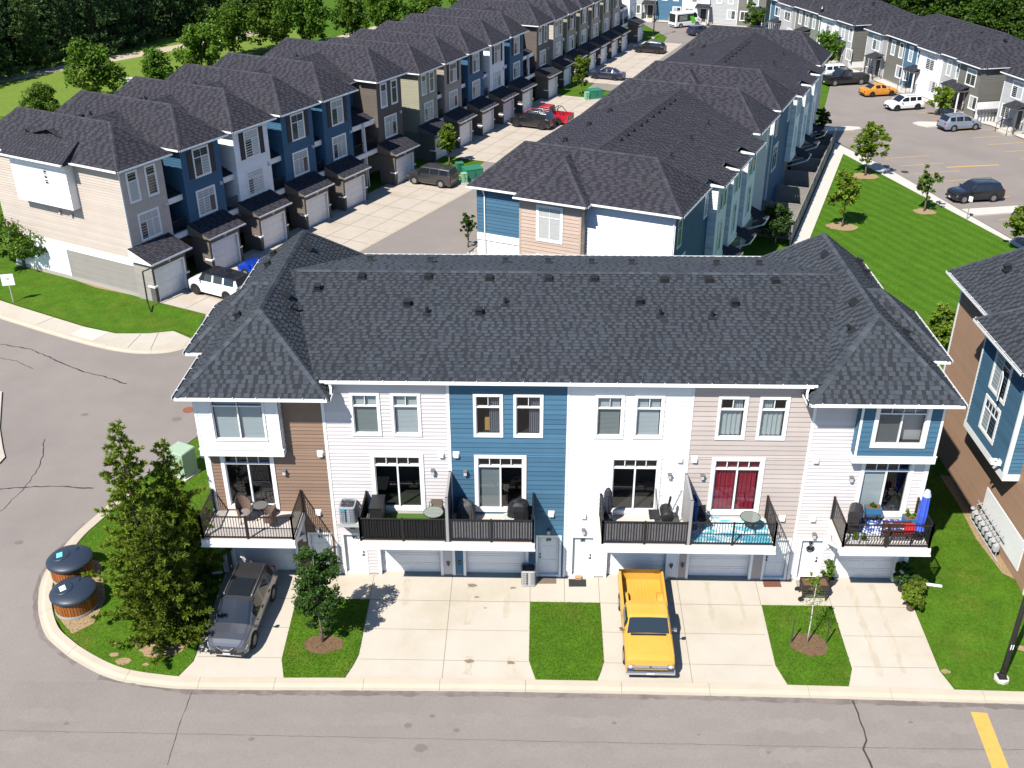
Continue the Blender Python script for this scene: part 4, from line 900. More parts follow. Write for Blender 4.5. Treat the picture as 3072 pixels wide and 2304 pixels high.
            if nx-x1>2.6:
                xm=(x1+nx)/2; pc=MB(); pc.box(xm-0.1,xm+0.1,1.9,2.1,0,6.0); pc.build('porch_post',WHITE,root); downspout(root,[(xm,1.85,6.0),(xm,1.7,0.2)])
            en=MB(); en.box(x1-0.7,nx-0.15,4.2,4.34,0.0,2.9); en.build('entry_wall',m,root)
            box_part(root,'entry_door',WHITE,x1+0.35,x1+1.25,4.14,4.2,0.05,2.15)
    soff.box(0.6,last-0.6,3.62,15.5,9.22,9.33)
    roof=soff.build('roof',WHITE,root); field.build('shingle_field',SHING_D,roof,kind='stuff')
    for k,(a0,m,style) in enumerate(units):
        if k%2==0: roof_vent(roof,(a0+3.2,12.5,10.85),0.4,'box',math.pi/2)
        roof_vent(roof,(a0+0.6,11.0,10.6),0.0,'pipe'); roof_vent(roof,(a0+4.9,10.2,10.85),0.0,'hood')
    return root
AU=[(0.0,S_BGE,'end'),(5.75,S_NAVY,'in'),(11.3,S_WHITE,'in'),(16.95,S_NAVY,'in'),(22.3,S_NAVY,'in'),(30.25,S_DKBR,'end')]
rowA=lane_row('nearest lane townhouse row, beige end wall then blue and white window towers',OA,UA,AU)
# end wall of the near row: bottom skirt, belt board, side box with slit window
simple_wall(rowA,leftf(-0.02),-8.7,0.0,0.35,2.45,S_SKIRT,0.19,'side_wall',7)
simple_wall(rowA,leftf(-0.02),-15.0,-8.7,0.35,2.9,S_WHITE,0.19,'side_wall',8)
mb=MB(); leftf(-0.02).box(mb,-15.0,-1.2,2.45,2.95,0.0,0.06); leftf(-0.02).box(mb,-8.85,-8.65,0.3,2.45,0.0,0.05); mb.build('belt_board',WHITE,rowA)
mb=MB(); leftf(-0.02).box(mb,-15.0,-0.3,-0.1,0.35,-0.05,0.03); mb.build('foundation',mat('foundation_grey',(0.36,0.33,0.30)),rowA)
box_part(rowA,'side_box',S_WHITE,-0.66,0.0,6.1,11.8,6.05,9.42)
fsb=leftf(-0.66)
mb=MB(); lap_siding(mb,fsb,-11.8,-6.1,6.05,9.42,ex=0.2); mb.build('siding',S_WHITE,rowA)
window(rowA,fsb,-8.45,-8.0,7.6,8.75,[(1,1),(1,1),(1,1)],cas=0.04,barw=0.04)
xa=-0.42
bp=[(-1.1,5.75,9.5),(-1.1,12.15,9.5),(0.6,12.15,10.7),(0.6,5.75,10.7)]
mb=MB(); shingle(mb,bp,ex=0.24,seed=77); mb.build('side_box_roof',SHING_D,rowA); gutter(rowA,(-1.1,12.15,9.5),(-1.1,5.75,9.5),size=0.13)
mb=MB(); mb.face([(-1.1,5.75,9.36),(0.6,5.75,9.36),(0.6,5.75,10.7),(-1.1,5.75,9.5)]); mb.face([(-1.1,5.75,9.36),(-1.1,12.15,9.36),(0,12.15,9.36),(0,5.75,9.36)]); mb.build('roof_board',SHING_D,rowA)
vent_hood(rowA,leftf(-0.02),-7.2,5.35,S_BGE); vent_hood(rowA,leftf(-0.02),-8.4,5.4,S_BGE)
downspout(rowA,[(-0.25,-0.38,2.95),(-0.35,-0.15,2.75),(-1.0,-0.1,2.75),(-1.05,-0.1,0.5),(-1.6,-0.9,0.12)],BLACKM)
BU=[(0.0,S_OLIVE,'end'),(5.6,S_TAUPE,'in'),(11.2,S_NAVY,'in'),(16.8,S_WHITE,'in'),(22.3,S_NAVY,'in'),(30.4,S_DKBR,'end')]
rowB=lane_row('middle lane townhouse row with olive end wall, brown, blue and white window towers',OB,UBd,BU,0.942,0.905,False)
simple_wall(rowB,leftf(-0.03),-15.0,0.0,0.0,3.0,S_GRN,0.0,'side_wall')
CU=[(0.0,S_BGE,'end'),(5.55,S_OLIVE,'in'),(11.1,S_OLIVE,'in'),(16.6,S_TAUPE,'in'),(22.1,S_OLIVE,'in'),(27.4,S_TAUPE,'in'),(36.6,S_WHITE,'end')]
rowC=lane_row('farthest lane townhouse row in tan and olive with a white end tower',OC,UC,CU,0.88,0.87,False,tabs=False,detail=1)
simple_wall(rowC,leftf(-0.03),-15.0,0.0,0.0,3.0,S_DKBR,0.0,'side_wall')

def garden_block(label,O,u,L,bays,near=True,E=9.2):
    """long block seen from its garden side: hipped end pavilions, lower ridge between, stepped bays"""
    rz=math.atan2(u[1],u[0]); root=thing('townhouse_block',label,'townhouse block',(O[0],O[1],0),rz,'garden side townhouse blocks')
    W=13.6; RZ=E+2.45; field=MB(); soff=MB()
    body=MB(); body.box(0.02,L-0.02,0.9,W-0.02,-0.1,E-0.1); body.build('inner_wall',S_GREY,root)
    for i,(x0,x1) in enumerate(((-0.45,5.85),(L-5.85,L+0.45))):
        pl,a,b=hip_roof(x0,x1,-0.45,W+0.5,E,RZ,2.75)
        for j,poly in enumerate(pl.values()): shingle(field,poly,ex=0.2,wr=(0.2,0.5),seed=200+i*5+j)
        hip_caps(field,pl,a,b,x0,x1,-0.45,W+0.5,E,seed=210+i*5); soff.box(x0+0.02,x1-0.02,-0.42,W+0.47,E-0.15,E-0.02)
    zr=E+2.15; ym=W/2
    mf=[(2.7,0.1,E),(L-2.7,0.1,E),(L-2.7,ym,zr),(2.7,ym,zr)]; mb_=[(2.7,W+0.5,E),(L-2.7,W+0.5,E),(L-2.7,ym,zr),(2.7,ym,zr)]
    shingle(field,mf,ex=0.2,wr=(0.2,0.5),seed=230); shingle(field,mb_,ex=0.2,wr=(0.2,0.5),seed=231); caps(field,mf[3],mf[2],pn(mf),pn(mb_),235)
    soff.box(2.7,L-2.7,0.12,W+0.45,E-0.14,E-0.02)
    sl=(zr-E)/(ym-0.1)
    for k,(b0,b1,m,d) in enumerate(bays):
        pl_=[(b0-0.3,-d-0.4,E-(d+0.5)*sl),(b1+0.3,-d-0.4,E-(d+0.5)*sl),(b1+0.3,0.3,E+0.2*sl+0.02),(b0-0.3,0.3,E+0.2*sl+0.02)]
        ze=E-(d+0.5)*sl; shingle(field,pl_,ex=0.2,wr=(0.2,0.5),seed=240+k); gutter(root,(b0-0.3,-d-0.4,ze),(b1+0.3,-d-0.4,ze),size=0.12)
        soff.box(b0-0.28,b1+0.28,-d-0.38,0.1,ze-0.15,ze-0.02)
        bb=MB(); bb.box(b0,b1,-d,0.9,3.0,ze-0.1); bb.build('bay_wall',m,root)
        sd=MB(); lap_siding(sd,leftf(b0),-0.9,d,3.0,ze-0.1,ex=0.2); sd.build('siding',m,root)
        lo=MB(); lo.box(b0-0.05,b1+0.05,-d-0.05,-d,2.85,3.2); lo.box(b0-0.05,b0,-d,0,2.85,3.2); lo.build('bay_trim',WHITE,root)
        Ff=front(-d); w=b1-b0
        window(root,Ff,b0+0.5,b0+w/2-0.1,6.7,8.6,[(0.3,1),(0.7,1)],cas=0.1,fill=[LGLASS,DGLASS]); window(root,Ff,b0+w/2+0.15,b1-0.45,6.7,8.6,[(0.3,1),(0.7,1)],cas=0.1)
        window(root,Ff,b0+0.8,b1-0.9,3.6,5.9,[(0.3,2),(0.7,2)],cas=0.12,fill=[DGLASS,DGLASS,LGLASS,DGLASS])
        # porch canopy over the garden door
        cp=[(b1+0.1,-1.7,2.55),(b1+2.1,-1.7,2.55),(b1+2.1,0,3.2),(b1+0.1,0,3.2)]; cm=MB(); shingle(cm,cp,ex=0.2,seed=260+k); cm.build('canopy_roof',SHING_D,root)
        cw=MB(); cw.box(b1+0.1,b1+2.1,-1.72,-1.6,2.38,2.55); cw.bar((b1+0.2,-1.65,2.4),(b1+0.2,-0.02,1.7),0.1); cw.bar((b1+2.0,-1.65,2.4),(b1+2.0,-0.02,1.7),0.1); cw.build('canopy_frame',WHITE,root)
    prev=0.0; cols=[S_NAVY,S_LGREY,S_WHITE,S_LGREY,S_WHITE]
    segs=[]
    for b0,b1,m,d in bays: segs.append((prev,b0)); prev=b1
    segs.append((prev,L))
    for k,(s,t) in enumerate(segs):
        yw=0.0 if k in (0,len(segs)-1) else 0.5
        simple_wall(root,front(yw),s,t,-0.1,E-0.1,cols[k%5],0.2,seed=k)
        if t-s>2.2:
            window(root,front(yw),s+0.35,s+0.35+0.95,6.7,8.6,[(0.3,1),(0.7,1)],cas=0.1); window(root,front(yw),t-1.3,t-0.35,6.7,8.6,[(0.3,1),(0.7,1)],cas=0.1,fill=[LGLASS,LGLASS])
            window(root,front(yw),s+0.5,min(t-0.5,s+2.5),3.6,5.9,[(0.3,2),(0.7,2)],cas=0.12)
    for b0,b1,m,d in bays: simple_wall(root,front(0.0),b0,b1,-0.1,3.0,S_DGREY)
    roof=soff.build('roof',WHITE,root); field.build('shingle_field',SHING_D,roof,kind='stuff')
    gutter(root,(-0.45,-0.45,E),(5.85,-0.45,E),size=0.12); gutter(root,(L-5.85,-0.45,E),(L+0.45,-0.45,E),size=0.12); gutter(root,(-0.45,5.3,E),(-0.45,-0.45,E),size=0.12); gutter(root,(-0.45,W+0.5,E),(-0.45,10.4,E),size=0.12); gutter(root,(5.85,-0.45,E),(5.85,0.3,E),size=0.12); gutter(root,(L-5.85,0.3,E),(L-5.85,-0.45,E),size=0.12)
    x=7.0
    while x<L-6.5: roof_vent(roof,(x,ym-0.45,zr-0.12),math.atan(sl),'box'); x+=RND.uniform(1.2,1.7)
    for x in (8.2,12.9,17.4): 
        if x<L-6: roof_vent(roof,(x,3.0,E+sl*2.9),0.1,'pipe'); roof_vent(roof,(x+0.6,W-2.6,E+sl*3.0),0.0,'hood')
    # near end wall with its middle projection
    fl=leftf(0.0)
    simple_wall(root,fl,-W,0.0,-0.1,E-0.12,S_WHITE,0.19,'end_wall',4)
    xo=-0.7; ya,yb=5.9,10.2
    pe=leftf(xo); simple_wall(root,pe,-yb,-ya,-0.1,E-0.12,S_TAN2,0.24,'end_wall',5)
    mb=MB(); lap_siding(mb,front(ya),xo,0.0,-0.1,E-0.12,ex=0.24); mb.build('end_wall',S_TAN2,root); mb=MB(); mb.box(xo,0.0,yb-0.02,yb,-0.1,E-0.12); mb.build('end_wall',S_TAN2,root)
    mb=MB(); lap_siding(mb,leftf(-0.03),-W,-yb,5.95,E-0.12,ex=0.24); mb.build('end_wall',S_BLUE,root); mb=MB(); leftf(-0.03).box(mb,-W,-yb,5.45,5.95,0,0.05); mb.build('belt_board',WHITE,root)
    window(root,pe,-9.0,-7.15,6.3,8.75,[(0.3,2),(0.7,2)],cas=0.16,fill=[LGLASS,LGLASS,LGLASS,LGLASS]); window(root,pe,-9.0,-7.15,3.3,5.4,[(0.3,2),(0.7,2)],cas=0.16)
    cb=MB(); pe.box(cb,-ya-0.12,-ya,-0.1,E-0.12,0,0.04); pe.box(cb,-yb,-yb+0.12,-0.1,E-0.12,0,0.04); cb.build('corner_board',S_TAN2,root); cb=MB(); fl.box(cb,-0.14,0.0,-0.1,E-0.12,0,0.05); cb.build('corner_board',WHITE,root)
    ex_o=-1.2; y0,y1=5.45,10.4; ymid=(y0+y1)/2; zt=E+0.85*(y1-y0)/2; ax=ex_o+(y1-y0)/2
    pf=[(ex_o,y0,E),(2.4,y0,E),(2.4,ymid,zt),(ax,ymid,zt)]; pb2=[(ex_o,y1,E),(2.4,y1,E),(2.4,ymid,zt),(ax,ymid,zt)]; pe2=[(ex_o,y0,E),(ex_o,y1,E),(ax,ymid,zt)]
    f2=MB()
    for j,poly in enumerate((pf,pb2,pe2)): shingle(f2,poly,ex=0.2,wr=(0.2,0.5),seed=280+j)
    caps(f2,(ex_o,y0,E),(ax,ymid,zt),pn(pf),pn(pe2),291); caps(f2,(ex_o,y1,E),(ax,ymid,zt),pn(pb2),pn(pe2),292); f2.box(ex_o+0.03,0.5,y0+0.03,y1-0.03,E-0.15,E-0.03)
    f2.build('projection_roof',SHING_D,root)
    gutter(root,(ex_o,y1,E),(ex_o,y0,E),size=0.12); gutter(root,(ex_o,y0,E),(-0.45,y0,E),size=0.12)
    downspout(root,[(-0.3,-0.02,E-0.2),(-0.08,0.1,E-0.6),(-0.08,0.1,0.1)]); downspout(root,[(-0.35,W-0.6,E-0.2),(-0.1,W-0.6,E-0.6),(-0.1,W-0.6,0.1)])
    vent_hood(root,fl,-4.6,5.7); vent_hood(root,fl,-2.9,5.6,s=0.8)
    return root
S_PBLUE=siding_mat('pale_blue',(0.22,0.38,0.50)); S_LGREY=siding_mat('light_grey',(0.46,0.46,0.47)); S_TAN2=siding_mat('tan_warm',(0.47,0.36,0.29))
UM=(0.40,0.917); OM=(22.6,23.15)
gM1=garden_block('garden side block behind the main block, blue, tan and white end wall',OM,UM,25.9,[(7.7,10.4,S_WHITE,0.6),(11.9,14.4,S_WHITE,0.6),(16.2,18.9,S_WHITE,0.6)])
uM=Vector((0.372,0.928,0)); oM2=Vector((22.6,23.15,0))+Vector((0.40,0.917,0))*28.2
gM2=garden_block('second garden side block farther along the path, pale blue stepped walls',(oM2.x-0.1,oM2.y),(0.385,0.923),24.6,[(7.0,9.4,S_WHITE,0.5),(11.6,14.2,S_WHITE,0.5),(16.4,18.6,S_WHITE,0.5)])

# ---- brown block at the right edge
def edge_block():
    root=thing('townhouse_block','brown sided townhouse block with blue side bay at the right edge','townhouse block',(35.87,-0.85,0))
    S_BR=siding_mat('brown_stripe',(0.30,0.19,0.125)); E=9.75
    F=leftf(0.0)
    simple_wall(root,F,-13.0,0.0,-0.2,9.6,S_BR,0.155,'side_wall',3)
    body=MB(); body.box(0.05,22,0.05,13,-0.3,9.55); body.build('inner_wall',S_BR,root)
    mb=MB(); lap_siding(mb,front(0.0),0.0,20,-0.2,9.6,ex=0.18); mb.build('front_wall',S_PINK,root)
    cb=MB(); F.box(cb,-0.14,0.0,-0.3,9.6,0,0.04); front(0.0).box(cb,0.0,0.16,-0.3,9.6,0,0.045); cb.build('corner_board',WHITE,root); cb=MB(); F.box(cb,-13.0,-12.85,-0.3,9.6,0,0.04); cb.build('corner_board',WHITE,root)
    # blue side bay
    xo=-0.72; ya,yb=3.0,7.75; Fb=leftf(xo)
    bb=MB(); lap_siding(bb,Fb,-yb,-ya,4.45,9.6,ex=0.2,var=0.12); bb.build('bay_wall',S_BLUE,root); bb=MB(); lap_siding(bb,front(ya),xo,0.0,4.45,9.6,ex=0.2,var=0.12); bb.build('bay_wall',S_BLUE,root)
    bb=MB(); bb.box(xo,0,ya,yb,4.3,4.4); bb.box(xo+0.02,0,yb-0.05,yb,4.4,9.6); bb.build('bay_floor',S_BLUE,root)
    tm=MB(); Fb.box(tm,-yb-0.04,-ya+0.04,4.1,4.45,0.0,0.045); front(ya).box(tm,xo-0.04,0,4.1,4.45,0.0,0.045); Fb.box(tm,-ya-0.12,-ya,4.45,9.6,0.0,0.04); Fb.box(tm,-yb,-yb+0.12,4.45,9.6,0.0,0.04); front(ya).box(tm,xo,xo+0.12,4.45,9.6,0.0,0.04); tm.build('bay_trim',WHITE,root)
    window(root,Fb,-6.3,-4.5,7.1,9.5,[(0.28,2),(0.72,2)],cas=0.14,fill=[LGLASS,DGLASS,LGLASS,DGLASS]); window(root,Fb,-6.3,-4.6,4.95,6.75,[(0.28,4),(0.72,2)],cas=0.14,fill=[DGLASS]*4+[LGLASS,DGLASS])
    sw=MB(); sw.hexa([(xo-0.35,4.62,7.3),(xo-0.06,5.35,7.3),(xo-0.03,5.32,7.3),(xo-0.32,4.6,7.3),(xo-0.35,4.62,8.5),(xo-0.06,5.35,8.5),(xo-0.03,5.32,8.5),(xo-0.32,4.6,8.5)]); sw.build('casement_sash',WHITE,root)
    field=MB(); soff=MB(); x0,x1=-0.5,5.72; RZ=12.45
    pl,a,b=hip_roof(x0,x1,-0.93,13.9,E,RZ,2.8)
    for j,poly in enumerate(pl.values()): shingle(field,poly,seed=320+j)
    hip_caps(field,pl,a,b,x0,x1,-0.93,13.9,E,seed=330)
    mf=[(2.6,-0.32,10.27),(22.2,-0.32,10.27),(22.2,6.55,12.2),(2.6,6.55,12.2)]; mbk=[(22.2,13.42,10.27),(2.6,13.42,10.27),(2.6,6.55,12.2),(22.2,6.55,12.2)]
    shingle(field,mf,seed=340); shingle(field,mbk,seed=341)
    xo2=x0-0.72; ya2,yb2=2.6,8.1; ym=(ya2+yb2)/2; zt=E+(RZ-E)/3.1*(yb2-ya2)/2; ax=xo2+(yb2-ya2)/2
    pf=[(xo2,ya2,E),(2.3,ya2,E),(2.3,ym,zt),(ax,ym,zt)]; pb=[(xo2,yb2,E),(2.3,yb2,E),(2.3,ym,zt),(ax,ym,zt)]; pe=[(xo2,ya2,E),(xo2,yb2,E),(ax,ym,zt)]
    for j,poly in enumerate((pf,pb,pe)): shingle(field,poly,seed=350+j)
    caps(field,(xo2,ya2,E),(ax,ym,zt),pn(pf),pn(pe),361); caps(field,(xo2,yb2,E),(ax,ym,zt),pn(pb),pn(pe),362)
    soff.box(x0+0.02,x1-0.02,-0.9,13.85,E-0.16,E-0.02); soff.box(xo2+0.02,x1-0.05,ya2+0.02,yb2-0.02,E-0.155,E-0.025); soff.box(5.6,22,-0.3,13.4,10.1,10.25)
    roof=soff.build('roof',WHITE,root); field.build('shingle_field',SHING,roof,kind='stuff')
    roof_vent(roof,(1.0,10.8,11.1),0.2,'hood',-math.pi/2); roof_vent(roof,(0.9,5.6,11.9),0.2,'hood',-math.pi/2)
    gutter(root,(x0,13.9,E),(x0,8.1,E),brackets=1.0); gutter(root,(xo2,8.1,E),(xo2,2.6,E),brackets=1.0); gutter(root,(xo2,2.6,E),(x0,2.6,E)); gutter(root,(x0,2.6,E),(x0,-0.93,E)); gutter(root,(x0,-0.93,E),(x1,-0.93,E)); gutter(root,(x0,8.1,E),(xo2,8.1,E))
    downspout(root,[(0.05,-0.1,9.4),(0.05,-0.1,0.9),(-0.2,-0.25,0.6),(-0.1,-1.6,0.05)])
    # white service panel with gas meters standing against it
    pm=MB(); F.box(pm,-5.4,-1.0,0.55,2.1,0.02,0.06); pm.build('service_panel',WHITE,root)
    vent_hood(root,Fb,-3.55,4.7); pv=MB(); pv.bar((xo-0.1,3.3,4.75),(xo-0.45,3.5,4.7),0.1); pv.bar((xo-0.1,3.7,4.75),(xo-0.4,3.8,4.7),0.1); pv.build('exhaust_pipe',WHITE,root)
    return root
edgeB=edge_block()
METG=mat('meter_grey',(0.36,0.37,0.38),0.5,0.4)
def gas_meter(y):
    t=thing('gas_meter','grey gas meter in the bank along the brown wall','gas meter',(35.45,y,0.0),0,'bank of gas meters on the brown wall')
    mb=MB(); mb.lathe([(0.02,0.45),(0.13,0.5),(0.15,0.62),(0.15,0.78),(0.12,0.86),(0.0,0.88)],(0,0,0),12); mb.box(-0.1,0.12,-0.13,0.13,0.48,0.8); mb.build('meter_body',METG,t)
    mb=MB(); mb.tube([(0.05,-0.1,0.05),(0.05,-0.1,0.5)],[0.022,0.022],6); mb.tube([(0.05,0.1,0.85),(0.05,0.1,1.15),(0.3,0.1,1.25)],[0.022]*3,6); mb.build('pipe',METG,t)
    mb=MB(); mb.lathe([(0.0,0.0),(0.09,0.01),(0.11,0.05),(0.09,0.1),(0.0,0.11)],(-0.16,0.0,0.95),10); mb.build('regulator',METG,t)
for k in range(7): gas_meter(4.35-0.43*k)
mb=MB(); mb.tube([(35.5,4.8,0.12),(35.5,1.4,0.12)],[0.04,0.04],8); mb.tube([(35.62,4.7,1.22),(35.62,1.5,1.22)],[0.025,0.025],8); tag(mb.build('gas_pipe',METG),'long grey supply pipe behind the bank of gas meters','pipe')

# ---- two storey rows across the parking lot
def parking_row(label,O,u,units,E=5.75,unit_w=5.0,tabs=True,grp='two storey rows across the parking lot',scale=None):
    rz=math.atan2(u[1],u[0]); root=thing('townhouse_row',label,'townhouse row',(O[0],O[1],0),rz,grp,scale)
    L=len(units)*unit_w; W=11.0; field=MB(); soff=MB(); ex=0.28; wr=(0.3,0.7)
    body=MB(); body.box(0.02,L-0.02,0.3,W,-0.1,E-0.05); body.build('inner_wall',S_DGREY,root)
    for side,x in ((leftf,0.0),(rightf,L)):
        f=side(x); simple_wall(root,f,-W if side is leftf else 0.0,0.0 if side is leftf else W,0.8,E-0.05,S_DGREY,0.2,'end_wall'); mb=MB(); f.box(mb,-W if side is leftf else 0,0 if side is leftf else W,-0.1,0.8,0,0.03); mb.build('foundation',WHITE,root)
    zr=E+2.5; ym=W/2
    pl,a,b=hip_roof(-0.45,L+0.45,-0.4,W+0.4,E,zr,5.9,'x')
    for j,poly in enumerate(pl.values()): shingle(field,poly,ex=ex,wr=wr,seed=400+j)
    hip_caps(field,pl,a,b,-0.45,L+0.45,-0.4,W+0.4,E,'x',seed=410,which=(0,2,4))
    soff.box(-0.43,L+0.43,-0.38,W+0.38,E-0.13,E-0.02)
    for k,(m,style,proj) in enumerate(units):
        x0,x1=k*unit_w,(k+1)*unit_w; f=front(-proj)
        simple_wall(root,f,x0,x1,0.25,E-0.05,m,0.2,seed=k)
        if proj:
            mb=MB(); mb.box(x0,x0+0.03,-proj,0.3,0.2,E-0.05); mb.box(x1-0.03,x1,-proj,0.3,0.2,E-0.05); mb.build('return_wall',m,root)
        pl2,a2,b2=hip_roof(x0-0.35,x1+0.35,-proj-0.42,W*0.62,E+0.003*(k%2),E+1.9,2.3)
        for j in ('front','left','right'): shingle(field,pl2[j],ex=ex,wr=wr,seed=420+k*4+len(j))
        hip_caps(field,pl2,a2,b2,x0-0.35,x1+0.35,-proj-0.42,W*0.62,E,seed=440+k,which=(0,1,4)); soff.box(x0-0.33,x1+0.33,-proj-0.4,0.2,E-0.14-0.004*(k%2),E-0.025)
        gutter(root,(x0-0.35 if k==0 else x0,-proj-0.42,E),(x1+0.35 if k==len(units)-1 else x1,-proj-0.42,E),size=0.11)
        mb=MB(); f.box(mb,x0,x0+0.12,0.2,E-0.1,0,0.03); mb.build('corner_board',WHITE,root)
        mb=MB(); f.box(mb,x0,x1,-0.1,0.25,-0.05,0.02); mb.build('foundation',mat('foundation_grey',(0.36,0.33,0.30)),root)
        if style=='pair':
            window(root,f,x0+1.0,x0+1.95,3.35,5.25,[(0.28,1),(0.72,1)],cas=0.11,fill=[LGLASS,LGLASS]); window(root,f,x0+2.9,x0+3.85,3.35,5.25,[(0.28,1),(0.72,1)],cas=0.11,fill=[DGLASS,LGLASS])
        else: window(root,f,x0+1.5,x0+3.4,3.35,5.25,[(0.28,2),(0.72,2)],cas=0.11,fill=[LGLASS,LGLASS,DGLASS,DGLASS if k%2 else LGLASS])
        wx=x0+0.5 if k%2==0 else x0+2.9
        window(root,f,wx,wx+1.5,0.95,2.5,[(1,2)],cas=0.11,fill=[LGLASS if k%2 else DGLASS,DGLASS])
        dx=x0+3.2 if k%2==0 else x0+0.9
        if k%2==0 or k==len(units)-1:
            dr=MB(); f.box(dr,dx,dx+0.95,0.45,2.45,0.02,0.05); dr.build('front_door',mat('door_dark',(0.06,0.055,0.05),0.5),root); dr=MB(); f.box(dr,dx-0.12,dx,0.4,2.55,0.0,0.05); f.box(dr,dx+0.95,dx+1.07,0.4,2.55,0.0,0.05); dr.build('door_trim',WHITE,root)
            stp=MB(); f.box(stp,dx-0.5,dx+1.5,0.0,0.4,0,1.4); f.box(stp,dx-0.5,dx+1.5,0.0,0.2,1.4,1.75); stp.build('front_step',CONC_L,root)
            cp=[f.p(dx-0.7,2.85,1.5),f.p(dx+1.7,2.85,1.5),f.p(dx+1.7,3.25,0.0),f.p(dx-0.7,3.25,0.0)]; cm=MB(); shingle(cm,cp,ex=ex,wr=wr,seed=460+k); cm.build('canopy_roof',SHING_D,root)
            cf=MB(); f.box(cf,dx-0.7,dx+1.7,2.7,2.84,0.05,1.48); cf.build('canopy_board',mat('canopy_grey',(0.10,0.10,0.10),0.7),root)
            for px in (dx-0.6,dx+1.55):
                ps=MB(); f.box(ps,px,px+0.13,0.4,2.7,1.2,1.33); ps.build('canopy_post',WHITE if k%3 else mat('canopy_grey',(0.10,0.10,0.10)),root)
            rl=MB()
            for px in (dx-0.45,dx+1.45):
                rl.bar(f.p(px,1.3,0.1),f.p(px,1.3,1.35),0.05); rl.bar(f.p(px,1.3,1.35),f.p(px,0.9,1.9),0.05)
                for q in range(11): rl.bar(f.p(px,0.4,0.15+q*0.12),f.p(px,1.3,0.15+q*0.12),0.025)
                rl.bar(f.p(px,0.0,1.9),f.p(px,0.9,1.9),0.04)
            rl.build('railing',BLACKM,root)
    roof=soff.build('roof',WHITE,root); field.build('shingle_field',SHING_D,roof,kind='stuff')
    for x in (3.5,9.5,16.5,21.0): roof_vent(roof,(x,ym-1.0,zr-0.5),0.4,'box'); roof_vent(roof,(x+1.4,2.6,E+1.25),0.1,'pipe')
    downspout(root,[(L-0.1,-0.45,E-0.1),(L-0.08,-0.05,E-0.5),(L-0.08,-0.05,0.1)]); downspout(root,[(0.1,-0.45,E-0.1),(0.08,-0.05,E-0.5),(0.08,-0.05,0.1)])
    return root
UD=(0.235,-0.972)
rowD1=parking_row('two storey row facing the parking lot with blue and white middle houses',(58.25,106.3),UD,[(S_GREY,'one',0.6),(S_DGREY,'pair',0.0),(S_BLUE,'pair',0.0),(S_WHITE,'one',0.5),(S_GREY,'pair',0.0),(S_DGREY,'one',0.5)],unit_w=4.15)
rowD0=parking_row('two storey row beyond the white jeep with one white house front',(50.1,132.6),(0.27,-0.963),[(S_BLUE,'one',0.0),(S_GREY,'one',0.5),(S_DGREY,'pair',0.0),(S_GRN,'pair',0.0),(S_WHITE,'one',0.4),(S_GREY,'pair',0.0)],unit_w=4.05)
rowD2=parking_row('two storey grey row with black porch railings at the right edge',(65.75,79.9),UD,[(S_GREY,'one',0.4),(S_GREY,'pair',0.0),(S_DGREY,'one',0.4)],unit_w=4.6)
rowF=parking_row('far two storey row facing the camera behind the parked van',(29.5,148.3),(0.93,-0.368),[(S_GREY,'one',0.0),(S_BLUE,'pair',0.0),(S_WHITE,'one',0.4),(S_GREY,'pair',0.0),(S_DGREY,'one',0.3)],unit_w=4.6)
# mailbox wall between the two right rows
mbx=thing('mailbox_bank','row of grey community mailboxes on a white wall between two houses','mailboxes',(65.0,80.9,0),math.atan2(-0.972,0.235)+math.pi/2)
q=MB(); q.box(-1.8,1.8,0.0,0.1,0.0,2.2); q.build('mailbox_wall',WHITE,mbx)
for k in range(8):
    q=MB(); q.box(-1.7+k*0.42,-1.36+k*0.42,-0.3,0.0,1.1,1.45); q.box(-1.56+k*0.42,-1.5+k*0.42,-0.18,-0.12,0.0,1.1); q.build('mailbox',mat('mailbox_grey',(0.12,0.12,0.125),0.5),mbx)
# ------------------------------------------------------------------ trees and plants
BARK=mat('bark',(0.16,0.12,0.09),0.95,noise=0.35,nscale=8,bump=0.5,bscale=20); BARKD=mat('bark_dark',(0.07,0.055,0.04),0.95,noise=0.3,nscale=8); BIRCH=mat('birch_bark',(0.68,0.62,0.55),0.8,noise=0.35,nscale=9)
LEAF_Y=leafmat('leaf_yellow_green',(0.125,0.19,0.016)); LEAF_M=leafmat('leaf_mid_green',(0.085,0.16,0.014)); LEAF_D=leafmat('leaf_dark_green',(0.045,0.10,0.016)); LEAF_B=leafmat('leaf_bright',(0.085,0.18,0.012))
NEED_M=leafmat('needle_mid',(0.062,0.11,0.022),0.8,0.15); LEAF_W=leafmat('leaf_wood',(0.05,0.10,0.010)); NEED_Y=leafmat('needle_olive',(0.115,0.165,0.014),0.8,0.25); NEED_D=leafmat('needle_dark',(0.040,0.080,0.026),0.8,0.15)
def quads_mesh(name, C, A, B, tint, m):
    """many small four-sided leaves: centres C, half axes A and B"""
    n=len(C); V=np.empty((n,4,3),np.float32); V[:,0]=C-A-B*0.6; V[:,1]=C+A*0.2-B; V[:,2]=C+A+B*0.5; V[:,3]=C-A*0.2+B
    me=bpy.data.meshes.new(name); me.vertices.add(n*4); me.vertices.foreach_set('co',V.reshape(-1)); me.loops.add(n*4); me.loops.foreach_set('vertex_index',np.arange(n*4,dtype=np.int32))
    me.polygons.add(n); me.polygons.foreach_set('loop_start',np.arange(0,n*4,4,dtype=np.int32)); me.polygons.foreach_set('loop_total',np.full(n,4,np.int32))
    me.materials.append(m); at=me.attributes.new('tint','FLOAT','FACE'); at.data.foreach_set('value',tint.astype(np.float32)); me.update(); me.validate(); return me
